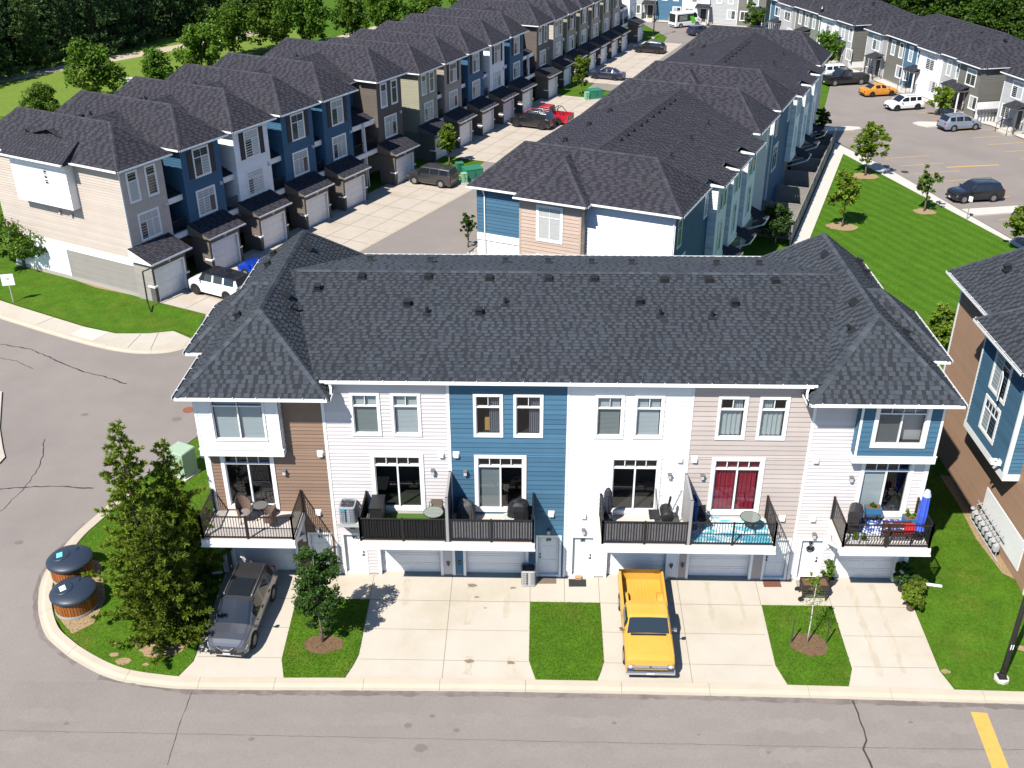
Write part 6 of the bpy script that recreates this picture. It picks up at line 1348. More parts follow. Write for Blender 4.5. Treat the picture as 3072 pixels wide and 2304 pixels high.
        m_.box(xm-0.07,xm+0.05,sgn*(w+0.03) if sgn>0 else sgn*(w+0.03)-0.14,sgn*(w+0.03)+0.14 if sgn>0 else sgn*(w+0.03),zm,zm+0.11); m_.bar((xm,sgn*(w-0.06),zm+0.02),(xm,sgn*(w+0.08),zm+0.04),0.04); m_.build('mirror',CHROME if kind=='classic' else pm,root)
        for k,(a,bq) in enumerate(side[:2]):
            m_=MB(); xd=f-bq+0.12; m_.box(xd-0.09,xd+0.09,sgn*w*0.99-0.012,sgn*w*0.99+0.018,hb*0.86,hb*0.89); m_.build('door_handle',CHROME if kind=='classic' else pm,root)
    m_=MB()
    if kind=='classic':
        m_.box(f-0.01,f+0.02,-w*0.66,w*0.66,zf-0.30,zf-0.13); m_.build('grille',mat('grille_silver',(0.55,0.56,0.58),0.35,0.5,metal=0.6),root)
        for q in range(3):
            m_=MB(); m_.box(f+0.02,f+0.03,-w*0.66,w*0.66,zf-0.29+q*0.06,zf-0.262+q*0.06); m_.build('grille_bar',CHROME,root)
        m_=MB(); m_.box(f-0.02,f+0.13,-w*0.99,w*0.99,zf-0.56,zf-0.38); m_.box(f+0.02,f+0.15,-w*0.97,w*0.97,zf-0.52,zf-0.42); m_.build('front_bumper',CHROME,root)
        m_=MB(); m_.lathe([(0.06,0),(0.055,0.012),(0,0.014)],n=16); o=m_.build('badge',mat('badge_blue',(0.03,0.06,0.2),0.3),root,loc=(f+0.031,0,zf-0.2)); o.rotation_euler=(0,math.pi/2,0); o.scale=(0.45,1,1)
        m_=MB(); m_.box(f-1.72,f-1.62,-w*0.72,w*0.72,0,0.01); o=m_.build('cowl_vent',BLACKP,root,loc=(0.32,0,hb*1.072)); 
        m_=MB(); m_.box(-f-0.08,-f+0.0,-w*0.95,w*0.95,hb*0.36,hb*0.5); m_.build('rear_bumper',CHROME,root)
        for sgn in (1,-1):
            m_=MB(); cx=rx; 
            arc=[(cx+0.42*math.cos(t),r*0.62+0.28+0.30*math.sin(t)) for t in [math.pi*k/10 for k in range(11)]]
            for p,q in zip(arc[:-1],arc[1:]): m_.face([(p[0],sgn*(w-0.12),p[1]),(q[0],sgn*(w-0.12),q[1]),(q[0],sgn*(w-0.38),q[1]),(p[0],sgn*(w-0.38),p[1])])
            m_.face([(p[0],sgn*(w-0.38),p[1]) for p in arc]); m_.build('wheel_well',pm,root)
        for q in range(9):
            m_=MB(); yy=-0.6+q*0.15; m_.box(-f+0.08,f-L*0.56,yy-0.018,yy+0.018,fl,fl+0.014); m_.build('bed_rib',pm,root)
        for sgn in (1,-1):
            m_=MB(); m_.bar((f-L*0.30,sgn*0.55,hb*1.075),(f-L*0.315,sgn*0.1,hb*1.10),0.02); m_.build('wiper',BLACKP,root)
        m_=MB(); m_.box(f-L*0.50,f-L*0.33,-w*0.7,w*0.7,hb*0.7,hb*0.95); m_.build('seat',INTER,root)
    else:
        m_.box(f-0.10,f+0.006,-w*0.5,w*0.5,zf-0.26,zf-0.06); m_.build('grille',BLACKP,root)
        m_=MB(); m_.box(f-0.14,f+0.012,-w*0.78,w*0.78,G+0.10,G+0.24); m_.build('front_bumper',BLACKP,root)
        m_=MB(); m_.box(-f-0.014,-f+0.1,-w*0.80,w*0.80,G+0.1,G+0.26); m_.build('rear_bumper',BLACKP if kind!='pickup' else CHROME,root)
    if plate: m_=MB(); m_.box(f+0.014,f+0.02,-0.16,0.16,G+0.12,G+0.25) if kind!='classic' else m_.box(f+0.15,f+0.157,-0.16,0.16,zf-0.53,zf-0.40); m_.build('number_plate',PLATE,root)
    if rails:
        for sgn in (1,-1):
            m_=MB(); a=f-L*0.44; bq=f-L*0.86; m_.tube([(a,sgn*w*0.66,H*0.985),(a-0.1,sgn*w*0.66,H*1.03),(bq+0.1,sgn*w*0.65,H*1.025),(bq,sgn*w*0.65,H*0.97)],[0.02]*4,6); m_.build('roof_rail',ALLOY if rails!='black' else BLACKP,root,True)
    if sunroof: m_=MB(); m_.box(f-L*0.66,f-L*0.445,-w*0.52,w*0.52,H*0.99,H*1.022); m_.build('sunroof',CARGL,root)
    return root
def ang(dx,dy): return math.atan2(dy,dx)
P_GREY=paint('gunmetal',(0.10,0.105,0.125),0.5,0.25); P_YEL=mat('paint_yellow',(0.58,0.315,0.045),0.45,0.4,coat=0.3,col2=(0.61,0.35,0.075),c2scale=0.6,c2lo=0.4,c2hi=0.7); P_WHT=paint('white',(0.78,0.78,0.78)); P_BLU=paint('royal_blue',(0.006,0.04,0.36)); P_BLK=paint('black',(0.012,0.012,0.014)); P_RED=paint('red',(0.42,0.012,0.03)); P_NAVY=paint('navy',(0.018,0.024,0.05)); P_ORG=paint('orange',(0.60,0.24,0.02)); P_SIL=paint('silver_blue',(0.30,0.35,0.43),0.5,0.3); P_DG=paint('dark_grey',(0.05,0.05,0.052),0.4,0.3)
rogue=car('parked_suv','dark grey crossover with sunroof parked on the driveway below door 91',(1.62,-2.87),ang(-0.075,-1.0),'suv',P_GREY,4.66,1.84,1.70,2.7,0.36,rails=True,sunroof=True,roofm=paint('roof_black',(0.03,0.03,0.033)))
rogue.rotation_euler=(0,-math.atan(0.0846)*-1.0,rogue.rotation_euler.z); rogue.location.z=h(-2.87)+0.02
w_=0.92
q=MB(); q.bar((2.335,0.34,0.82),(2.345,0.13,0.62),0.06,0.03); q.bar((2.335,-0.34,0.82),(2.345,-0.13,0.62),0.06,0.03); q.bar((2.345,0.14,0.62),(2.345,-0.14,0.62),0.06,0.03); q.build('grille_trim',CHROME,rogue)
q=MB(); q.box(2.31,2.35,-0.62,0.62,0.33,0.37); q.build('skid_trim',CHROME,rogue)
truck=car('pickup_truck','yellow vintage pickup truck with open bed parked below door 88',(18.86,-3.2),ang(0,-1),'classic',P_YEL,5.25,2.02,1.76,3.0,0.36,rimstyle='steel')
truck.rotation_euler=(0,math.atan(0.0846),ang(0,-1)); truck.location.z=h(-3.2)+0.02
nA=(-0.8905,0.455); nB=(-0.9165,0.40); nC=(-0.93,0.368)
car('parked_suv','white truck with black roof parked by the first lane garage',(-8.75,31.35),ang(*nA),'jeep',P_WHT,4.9,1.95,1.85,2.95,0.41,'black',roofm=P_BLK,trim=BLACKP)
car('parked_car','bright blue car in the second lane driveway behind the white truck',(-6.1,34.6),ang(*nA),'sedan',P_BLU,4.5,1.8,1.5,2.65,0.33)
car('parked_suv','dark grey four wheel drive with roof rack beside the green boxes',(4.25,57.3),ang(*nB),'jeep',P_DG,4.75,1.9,1.8,2.8,0.39,rails='black')
car('parked_suv','large black wagon parked beside the red pickup in the lane',(13.5,77.9),ang(*nB),'suv',P_BLK,5.0,2.0,1.85,3.05,0.4,'black',rails=True)
rp=car('pickup_truck','red pickup truck with black bed bars behind the black wagon',(15.3,80.1),ang(*nB),'pickup',P_RED,5.4,1.95,1.85,3.3,0.41,'black')
q=MB()
for yy in (-0.75,0.75): q.tube([(-0.75,yy,1.1),(-0.9,yy,1.75),(-1.3,yy,1.72),(-1.9,yy,1.15)],[0.04]*4,6)
q.tube([(-0.9,-0.75,1.75),(-0.9,0.75,1.75)],[0.04]*2,6); q.tube([(-1.3,-0.75,1.72),(-1.3,0.75,1.72)],[0.04]*2,6); q.build('roll_bar',BLACKP,rp)
car('parked_car','old navy saloon parked near the lane lawn tree',(23.2,102.2),ang(*nC),'sedan',P_NAVY,4.6,1.75,1.43,2.7,0.33)
car('parked_suv','glossy black crossover at the far end of the lane driveways',(30.4,119.6),ang(*nC),'suv',P_BLK,4.6,1.85,1.66,2.75,0.36,'black')
car('parked_car','white saloon parked at the top by the far lawn',(33.6,151.6),ang(-0.85,-0.3),'sedan',P_WHT,4.7,1.85,1.45,2.85,0.34)
van=car('delivery_van','white van with green and black lettered side parked at the far lot',(38.2,141.4),ang(0.86,0.5),'van',P_WHT,5.4,2.0,2.4,3.3,0.35)
q=MB(); rightside=Face((0,-1.0,0),(1,0,0),(0,-1,0)); rightside.box(q,-2.4,0.9,1.0,2.1,0.0,0.012); q.build('side_panel',mat('van_black',(0.02,0.025,0.02),0.4),van)
q=MB(); q.hexa([(0.6,-1.02,0.6),(1.5,-1.02,0.7),(1.5,-1.0,0.7),(0.6,-1.0,0.6),(0.1,-1.02,1.7),(0.8,-1.02,1.75),(0.8,-1.0,1.75),(0.1,-1.0,1.7)]); q.build('side_stripe',mat('van_green',(0.10,0.5,0.02),0.4),van)
q=MB(); q.box(-2.72,-2.69,-0.8,0.8,0.9,2.2); q.build('rear_panel',mat('van_black',(0.02,0.025,0.02)),van)
for k in range(4):
    q=MB(); rightside.box(q,-2.0,-0.4,1.2+k*0.2,1.26+k*0.2,0.012,0.02); q.build('side_lettering',mat('van_text',(0.5,0.55,0.5),0.5),van)
car('parked_car','dark navy hatchback parked behind the white van',(39.6,133.9),ang(0.86,0.5),'hatch',P_NAVY,4.2,1.8,1.5,2.6,0.33)
jp=car('parked_suv','white boxy jeep with spare wheel parked behind the black pickup',(53.3,102.9),ang(0.97,0.24),'jeep',P_WHT,4.2,1.85,1.85,2.55,0.4,'black')
q=MB(); q.lathe([(0.0,-0.12),(0.36,-0.12),(0.38,0.0),(0.36,0.1),(0.0,0.1)],n=18); o=q.build('spare_wheel',mat('spare_cover',(0.28,0.24,0.2),0.6),jp,loc=(-2.2,0,1.05)); o.rotation_euler=(0,math.pi/2,0)
bp_=car('pickup_truck','black crew cab pickup in front of the white jeep',(53.6,99.5),ang(-0.97,-0.24),'pickup',P_BLK,5.8,2.03,1.95,3.68,0.42)
q=MB(); q.box(-2.75,-0.65,-0.9,0.9,1.17,1.2); q.build('bed_cover',BLACKP,bp_)
car('parked_car','orange saloon parked in front of the blue house front',(56.1,93.4),ang(0.97,0.26),'sedan',P_ORG,4.45,1.78,1.47,2.64,0.33,'black')
car('parked_suv','white crossover with black trim parked before the white house',(57.2,86.6),ang(-0.97,-0.26),'suv',P_WHT,4.48,1.82,1.62,2.67,0.36,'black',rails='black',trim=BLACKP)
car('parked_suv','silver blue crossover beside the parking island tree',(60.5,77.6),ang(0.97,0.26),'suv',P_SIL,4.6,1.85,1.68,2.66,0.36)
car('parked_suv','black crossover parked alone beside the lawn walk',(53.4,53.5),ang(-0.985,-0.17),'suv',P_BLK,4.8,1.9,1.72,2.8,0.38,'alloy',rails='black')
car('parked_suv','dark car half hidden by the tree at the right edge',(56.2,46.2),ang(0.97,0.24),'jeep',P_BLK,4.8,1.9,1.8,2.8,0.39,'black')
# ------------------------------------------------------------------ street furniture, balcony things, small objects
LID=mat('bin_lid_navy',(0.022,0.032,0.052),0.45,0.5,noise=0.1,nscale=3); WOODS=mat('bin_slat_wood',(0.30,0.10,0.022),0.6,objrand=0.25,noise=0.2,nscale=6)
def deep_bin(x,y,r,label,rz,stick):
    z=h(y)+0.06; t=thing('waste_bin',label,'waste bin',(x,y,z),rz,'deep round waste bins on the kerb island')
    mb=MB(); mb.lathe([(r*0.97,-0.05),(r*0.97,0.08),(r*0.9,0.085),(r*0.9,0.72),(0,0.72)],n=40); mb.build('drum',mat('bin_base_grey',(0.33,0.33,0.33),0.7),t)
    n=44; q=MB(); wv=2*math.pi*r*0.93/n*0.42; q.box(-wv,wv,-0.02,0.02,0,0.66); sm=q.mesh('slat',WOODS)
    for k in range(n):
        a=6.283*k/n; o=obj('slat',sm,t,(math.cos(a)*r*0.93,math.sin(a)*r*0.93,0.08)); o.rotation_euler=(0,0,a+math.pi/2)
    mb=MB(); mb.lathe([(r*0.98,0.72),(r*1.06,0.76),(r*1.06,0.84),(r*0.98,0.92),(r*0.7,1.02),(r*0.3,1.07),(0,1.08)],n=40); lid=mb.build('lid',LID,t,True)
    mb=MB(); mb.lathe([(r*0.46,0),(r*0.46,0.06),(r*0.40,0.075),(0,0.08)],n=28); o=mb.build('hatch',LID,lid,True,loc=(-r*0.38,-r*0.08,0.98)); o.rotation_euler=(-0.02,-0.14,0)
    mb=MB(); mb.box(-0.13,0.13,-0.18,0.18,0,0.012); o=mb.build('notice',mat('notice_'+stick,{'teal':(0.16,0.55,0.60),'white':(0.6,0.72,0.74)}[stick],0.5),lid,loc=(-r*0.40,-r*0.1,1.066)); o.rotation_euler=(0,-0.14,0.5)
    mb=MB(); mb.box(-0.05,0.05,-0.12,0.12,0.0,0.05); mb.build('hinge',LID,lid,loc=(r*0.15,r*0.5,1.02))
deep_bin(-6.02,-2.25,0.93,'round waste bin with navy lid and white notice, nearer the road bend',0.1,'white')
deep_bin(-6.95,-0.25,0.95,'round waste bin with navy lid and teal notice, behind its twin',-0.1,'teal')
UTG=mat('utility_green',(0.30,0.40,0.29),0.6,noise=0.06); UTD=mat('utility_dark_green',(0.03,0.17,0.105),0.55)
def cabinet(x,y,rz,sx,sy,sz,m,label,name='utility_box',group=None,base=True):
    t=thing(name,label,'utility box',(x,y,h(y)+0.03),rz,group); mb=MB(); mb.box(-sx/2,sx/2,-sy/2,sy/2,0.08,sz); mb.build('cabinet',m,t)
    mb=MB(); mb.hexa([(-sx/2-0.03,-sy/2-0.03,sz),(sx/2+0.03,-sy/2-0.03,sz),(sx/2+0.03,sy/2+0.03,sz),(-sx/2-0.03,sy/2+0.03,sz),(-sx/2,-sy/2,sz+0.06),(sx/2,-sy/2,sz+0.06),(sx/2,sy/2,sz+0.08),(-sx/2,sy/2,sz+0.08)]); mb.build('lid',m,t)
    mb=MB(); mb.box(-sx/2-0.1,sx/2+0.1,-sy/2-0.1,sy/2+0.1,-0.05,0.08); mb.build('plinth',CONC_L,t); mb=MB(); mb.box(-0.015,0.015,-sy/2-0.012,-sy/2,0.15,sz-0.08); mb.build('door_seam',BLACKP,t)
    mb=MB(); mb.box(0.06,0.12,-sy/2-0.03,-sy/2,sz*0.5,sz*0.6); mb.build('latch',BLACKP,t); return t
cabinet(-4.35,8.0,-0.45,1.1,0.95,1.5,UTG,'pale green utility cabinet at the road behind the pines')
cabinet(-3.35,9.7,-0.45,0.9,0.7,1.5,UTG,'second pale green cabinet half hidden by the brown house')
cabinet(7.9,58.9,0.45,1.7,1.3,1.05,UTD,'wide dark green utility box on the lane lawn'); cabinet(6.6,60.1,0.45,0.7,0.6,1.15,UTD,'narrow dark green utility box behind the wide one'); cabinet(7.2,57.4,0.45,0.5,0.4,0.95,mat('pedestal_green',(0.20,0.42,0.25),0.6),'light green slatted utility pedestal in the lane')
cabinet(21.0,91.2,0.42,1.7,1.3,1.05,UTD,'dark green utility box on the far lane lawn'); cabinet(20.0,90.2,0.42,0.5,0.4,0.95,mat('pedestal_green',(0.20,0.42,0.25)),'light green pedestal beside the far lane lawn box'); cabinet(-37.9,95.5,0.4,0.7,0.6,1.3,mat('cabinet_grey',(0.5,0.52,0.55),0.6),'small grey cabinet on the verge beside the bright roadside tree')
def lamp_post(x,y,H,label,arm=True,r=0.075,lantern=False,m=BLACKM,base=True):
    t=thing('lamp_post',label,'lamp post',(x,y,h(y)+0.03)); mb=MB(); mb.tube([(0,0,0.1),(0,0,0.9),(0,0,H)],[r*1.15,r,r*0.75],12); mb.build('pole',m,t,True)
    if base:
        mb=MB(); mb.lathe([(0.30,-0.1),(0.30,0.14),(0.26,0.16),(0,0.16)],n=8); mb.build('footing',CONC_L,t); mb=MB(); mb.box(-0.17,0.17,-0.17,0.17,0.16,0.19); mb.lathe([(r*1.7,0.19),(r*1.3,0.35),(r,0.4)],n=12); mb.build('base_plate',m,t)
    if lantern:
        mb=MB(); mb.lathe([(0.08,H),(0.2,H+0.12),(0.26,H+0.5),(0.3,H+0.52),(0.08,H+0.85),(0.03,H+1.0),(0,H+1.02)],n=8); mb.build('lantern',m,t)
    elif arm:
        mb=MB(); mb.tube([(0,0,H-0.2),(0.3,0,H),(1.2,0,H+0.1)],[0.04,0.035,0.03],8); mb.build('arm',m,t); mb=MB(); mb.box(1.1,1.75,-0.13,0.13,H+0.05,H+0.15); mb.build('lamp_head',m,t)
    return t
lp=lamp_post(33.12,-5.55,8.0,'black lamp post on a white footing at the near right corner',r=0.11); mb=MB(); mb.box(-0.06,0.06,-0.10,-0.085,1.7,1.95); mb.build('tag_plate',WHITE,lp)
lamp_post(32.0,131.0,7.6,'thin black lamp post at the far end of the lane',lantern=True,r=0.09); lamp_post(54.0,117.0,6.0,'black lantern post in front of the far two storey row',lantern=True,r=0.09); lamp_post(-44.8,144.0,13.0,'tall grey lamp mast rising before the conifer wood',m=mat('mast_grey',(0.5,0.5,0.5),0.5),r=0.14,base=False)
def sign_post(x,y,H,label,m,sz=(0.45,0.55),rz=0.0,pm=None):
    t=thing('sign_post',label,'sign',(x,y,h(y)+0.03),rz); mb=MB(); mb.bar((0,0,0),(0,0,H),0.06); mb.build('post',pm or mat('galvanised',(0.42,0.45,0.45),0.4,metal=0.4),t); mb=MB(); mb.box(-sz[0],sz[0],-0.045,-0.03,H-sz[1]*1.3,H+0.05); mb.build('sign_plate',m,t)
    mb=MB(); mb.lathe([(0.09,0),(0.08,0.006),(0,0.006)],n=14); o=mb.build('sign_mark',mat('sign_grey',(0.45,0.45,0.45),0.6),t,loc=(0.02,-0.047,H-sz[1]*0.5)); o.rotation_euler=(math.pi/2,0,0); return t
sign_post(-23.2,29.5,2.15,'white square sign on a grey post at the left pavement',mat('sign_white',(0.78,0.78,0.8),0.5),(0.42,0.62),0.25)
sign_post(50.86,48.13,2.0,'small sign post on the lawn walk near the black crossover',mat('sign_white',(0.78,0.78,0.8)),(0.18,0.3),-0.9)
sign_post(44.3,77.0,2.2,'thin dark sign post on the kerb by the last garden',mat('sign_dark',(0.12,0.03,0.03),0.6),(0.14,0.3),-0.9,BLACKM)
ACG=mat('ac_grey',(0.30,0.31,0.32),0.5,0.4,noise=0.05)
def ac_unit(x,y,z,s,hh,label,m):
    t=thing('air_conditioner',label,'air conditioner',(x,y,z)); mb=MB(); n=28
    def rr(k,rad): a=6.283*k/n; c,sn=math.cos(a),math.sin(a); e=0.35; return (rad*math.copysign(abs(c)**e,c),rad*math.copysign(abs(sn)**e,sn))
    for z0,z1,r0,r1 in ((0.0,0.06,0.98,0.98),(hh*0.88,hh*0.94,0.98,1.0),(hh*0.94,hh,1.0,0.93),(hh,hh,0.93,0.80),(hh,hh*0.9,0.80,0.78)):
        for k in range(n):
            a,b=rr(k,s/2*r0),rr(k+1,s/2*r0); c,d=rr(k+1,s/2*r1),rr(k,s/2*r1); mb.face([(*a,z0),(*b,z0),(*c,z1),(*d,z1)])
    mb.build('casing',m,t); mb=MB()
    for k in range(n*3):
        a=rr(k/3,s/2*0.97); b=rr(k/3+0.2,s/2*0.97); mb.face([(*a,0.06),(*b,0.06),(*b,hh*0.88),(*a,hh*0.88)])
    for q in range(7):
        zq=0.1+q*(hh*0.78)/6
        for k in range(n): a,b=rr(k,s/2*0.985),rr(k+1,s/2*0.985); mb.face([(*a,zq),(*b,zq),(*b,zq+0.02),(*a,zq+0.02)])
    mb.build('louvre',m,t,kind='stuff')
    mb=MB(); mb.lathe([(0,0),(s*0.36,0.0)],(0,0,hh*0.86),20); mb.box(-s*0.38,s*0.38,-s*0.38,s*0.38,0.07,hh*0.84); mb.build('coil',BLACKP,t)
    mb=MB(); mb.lathe([(s*0.1,0),(s*0.1,0.06),(0,0.06)],(0,0,hh*0.88),12)
    for k in range(3): a=k*2.094; mb.bar((0,0,hh*0.9),(math.cos(a)*s*0.33,math.sin(a)*s*0.33,hh*0.89),0.12*s,0.01)
    mb.build('fan',BLACKP,t); mb=MB()
    for r_ in (0.16,0.24,0.32,0.4):
        for k in range(20): a,b=6.283*k/20,6.283*(k+1)/20; mb.bar((math.cos(a)*s*r_,math.sin(a)*s*r_,hh*0.97),(math.cos(b)*s*r_,math.sin(b)*s*r_,hh*0.97),0.012)
    for k in range(8): a=k*0.785; mb.bar((0,0,hh*0.975),(math.cos(a)*s*0.42,math.sin(a)*s*0.42,hh*0.96),0.012)
    mb.build('grille',mat('ac_guard',(0.12,0.12,0.12),0.5),t); return t
ac=ac_unit(6.02,-0.40,3.38,0.74,0.86,'grey air conditioner on the wall shelf above door 90',mat('ac_blue_grey',(0.27,0.30,0.34),0.5))
mb=MB(); mb.hexa([(-0.28,-0.375,0.62),(-0.10,-0.375,0.70),(-0.10,-0.37,0.70),(-0.28,-0.37,0.62),(-0.30,-0.375,0.72),(-0.08,-0.375,0.74),(-0.08,-0.37,0.74),(-0.30,-0.37,0.72)]); mb.build('logo',mat('logo_cyan',(0.02,0.35,0.5),0.5),ac)
ac_unit(13.88,-0.36,h(-0.36)+0.02,0.68,0.86,'light grey air conditioner on the driveway beside door 89',mat('ac_light',(0.42,0.41,0.40),0.5))
# door mats, parcel
def flat_mat(x0,x1,y0,y1,m,label,n=0):
    mb=MB(); mb.hexa([(x0,y0,h(y0)+0.02),(x1,y0+0.02,h(y0)+0.02),(x1,y1,h(y1)+0.02),(x0,y1,h(y1)+0.02),(x0,y0,h(y0)+0.04),(x1,y0+0.02,h(y0)+0.04),(x1,y1,h(y1)+0.04),(x0,y1,h(y1)+0.04)]); tag(mb.build('door_mat',m),label,'door mat')
flat_mat(14.32,15.13,-0.47,-0.04,mat('mat_pattern',(0.16,0.12,0.09),0.95,noise=0.6,nscale=14),'patterned brown door mat outside door 89'); flat_mat(15.7,16.48,-0.63,-0.17,mat('mat_black',(0.03,0.03,0.032),0.95),'plain black door mat outside door 88'); flat_mat(24.46,25.24,-0.48,-0.06,mat('mat_red',(0.15,0.06,0.04),0.95,noise=0.6,nscale=14),'reddish patterned door mat outside door 87'); flat_mat(25.95,26.9,-0.5,-0.05,mat('mat_stone',(0.28,0.25,0.21),0.95,noise=0.5,nscale=10),'pale stone patterned mat outside door 86')
mb=MB(); mb.box(16.0,16.28,-0.22,-0.02,0.02,0.14); tag(mb.build('parcel',mat('cardboard',(0.42,0.25,0.13),0.8)),'small cardboard parcel on the black mat','box')
# planter cart on wheels
WOODD=mat('dark_wood',(0.045,0.032,0.026),0.7,noise=0.2,nscale=8)
t=thing('planter_cart','dark planter cart on wheels in front of door 86','planter',(26.5,-1.0,h(-1.0)+0.012))
mb=MB(); mb.box(-0.55,0.55,-0.28,0.28,0.55,0.60); mb.box(-0.58,0.58,-0.31,-0.28,0.55,0.85); mb.box(-0.58,0.58,0.28,0.31,0.55,0.85); mb.box(-0.58,-0.55,-0.28,0.28,0.55,0.85); mb.box(0.55,0.58,-0.28,0.28,0.55,0.85); mb.build('planter_box',WOODD,t)
for x in (-0.52,0.52):
    for y in (-0.26,0.26): mb=MB(); mb.bar((x,y,0.0),(x,y,0.56),0.06); mb.build('leg',WOODD,t)
mb=MB()
for y in (-0.2,-0.07,0.07,0.2): mb.box(-0.5,0.5,y-0.04,y+0.04,0.2,0.22)
mb.build('shelf',WOODD,t)
for y in (-0.34,0.34):
    mb=MB(); mb.lathe([(0.12,-0.02),(0.13,0),(0.12,0.02),(0,0.02)],n=16); o=mb.build('wheel',BLACKP,t,loc=(-0.6,y,0.13)); o.rotation_euler=(math.pi/2,0,0)
mb=MB(); mb.box(-0.54,0.54,-0.27,0.27,0.76,0.78); mb.build('soil',SOIL,t)
cm,cs=crown_mesh(110,1.05,0.42,0.75,14,18,0.05,LEAF_Y,0.3); obj('seedlings',cm,t)
# wreath sign on door 86
t=thing('wreath_sign','round black wreath sign hanging on door 86','sign',(26.42,0.09,1.72)); mb=MB()
for k in range(20): a,b=6.283*k/20,6.283*(k+1)/20; mb.bar((math.cos(a)*0.17,0,math.sin(a)*0.17),(math.cos(b)*0.17,0,math.sin(b)*0.17),0.03)
for z in (-0.07,0.0,0.07): mb.box(-0.13,0.13,-0.01,0.01,z-0.02,z+0.02)
mb.build('hoop',BLACKM,t); mb=MB(); mb.bar((0,0,0.17),(0,0,0.5),0.012); mb.build('ribbon',BLACKM,t)
mb=MB(); mb.bar((30.85,-0.08,0.35),(31.2,-0.2,0.14),0.09); mb.bar((31.2,-0.2,0.14),(32.4,-0.35,0.05),0.09); tag(mb.build('drain_extension',GUTTER),'white drain pipe extension lying on the right lawn','pipe')
mb=MB(); mb.bar((-0.1,-0.15,0.12),(-1.6,-0.35,0.05),0.08); tag(mb.build('drain_extension',GUTTER),'white drain pipe extension lying under the pines','pipe')
# balcony furniture
ZB=3.5; WICK=mat('wicker_brown',(0.16,0.10,0.08),0.8,noise=0.4,nscale=20); CUSH=mat('cushion_grey',(0.20,0.17,0.165),0.9)
def tub_chair(x,y,rz,label):
    t=thing('wicker_chair',label,'chair',(x,y,ZB),rz); mb=MB(); n=14; pr=[]
    for k in range(n+1):
        a=math.radians(-40)+math.radians(260)*k/n; hh=0.42+0.33*max(0,math.sin(math.radians(-40)+math.radians(260)*k/n))**1.3; pr.append((a,hh))
    for (a,h0),(b,h1) in zip(pr[:-1],pr[1:]):
        for r0,r1 in ((0.30,0.34),): mb.face([(math.cos(a)*r0,math.sin(a)*r0,0.36),(math.cos(b)*r0,math.sin(b)*r0,0.36),(math.cos(b)*r1,math.sin(b)*r1,0.36+h1),(math.cos(a)*r1,math.sin(a)*r1,0.36+h0)])
    mb.build('shell',WICK,t,True); mb=MB(); mb.lathe([(0.0,0.36),(0.29,0.36),(0.29,0.44),(0.24,0.47),(0,0.47)],n=16); mb.build('seat_cushion',CUSH,t)
    for sx in (-1,1):
        for sy in (-1,1): mb=MB(); mb.bar((sx*0.26,sy*0.24,0),(sx*0.2,sy*0.2,0.37),0.03); mb.build('leg',BLACKM,t)
tub_chair(1.55,-0.75,0.5,'wicker tub chair with grey cushion left of the balcony table'); tub_chair(2.75,-1.15,-1.5,'wicker tub chair seen from behind, right of the balcony table')
def round_table(x,y,r,hh,label,top,leg):
    t=thing('balcony_table',label,'table',(x,y,ZB)); mb=MB(); mb.lathe([(0,hh-0.03),(r,hh-0.03),(r*1.01,hh-0.015),(r,hh),(0,hh)],n=28); mb.build('table_top',top,t)
    mb=MB()
    for k in range(28): a,b=6.283*k/28,6.283*(k+1)/28; mb.bar((math.cos(a)*r,math.sin(a)*r,hh-0.01),(math.cos(b)*r,math.sin(b)*r,hh-0.01),0.025)
    mb.build('rim',leg,t)
    for k in range(4): a=0.785+k*1.571; mb=MB(); mb.bar((math.cos(a)*r*0.8,math.sin(a)*r*0.8,0),(math.cos(a)*r*0.25,math.sin(a)*r*0.25,hh-0.03),0.03); mb.build('leg',leg,t)
round_table(2.25,-0.6,0.33,0.72,'small round grey table on the brown house balcony',mat('table_grey',(0.13,0.125,0.12),0.4),BLACKM)
TGL=mat('table_glass',(0.20,0.23,0.20),0.05,0.7)
round_table(9.8,-0.95,0.42,0.72,'round glass patio table in the turf balcony corner',TGL,BLACKM); round_table(23.3,-1.0,0.42,0.72,'round glass table with black rim on the teal rug',TGL,BLACKM); round_table(13.0,-1.0,0.28,0.55,'small pale round table between the covered barbecues',mat('table_pale',(0.45,0.47,0.43),0.4),WHITE)
def metal_chair(x,y,rz,label,m,seatm):
    t=thing('patio_chair',label,'chair',(x,y,ZB),rz); mb=MB(); mb.box(-0.24,0.24,-0.24,0.24,0.42,0.46); mb.build('seat',seatm,t); mb=MB(); mb.hexa([(-0.24,0.22,0.46),(0.24,0.22,0.46),(0.24,0.25,0.46),(-0.24,0.25,0.46),(-0.24,0.32,0.92),(0.24,0.32,0.92),(0.24,0.35,0.92),(-0.24,0.35,0.92)]); mb.build('backrest',seatm,t)
    for sx in (-1,1):
        for sy in (-1,1): mb=MB(); mb.bar((sx*0.25,sy*0.25,0),(sx*0.23,sy*0.22,0.44),0.03); mb.build('leg',m,t)
        mb=MB(); mb.tube([(sx*0.27,-0.22,0.44),(sx*0.28,-0.22,0.66),(sx*0.28,0.25,0.68)],[0.016]*3,6); mb.build('arm',m,t)
metal_chair(9.85,-0.32,0.0,'scroll backed metal chair behind the glass patio table',BLACKM,mat('chair_bronze',(0.14,0.11,0.09),0.5)); metal_chair(21.35,-0.85,0.35,'black folding camp chair on the teal rug',BLACKM,mat('chair_black',(0.018,0.018,0.02),0.8))
COV=mat('cover_black',(0.014,0.014,0.016),0.55,0.4,noise=0.4,nscale=5); COVG=mat('cover_grey',(0.06,0.06,0.065),0.7,noise=0.3,nscale=6)
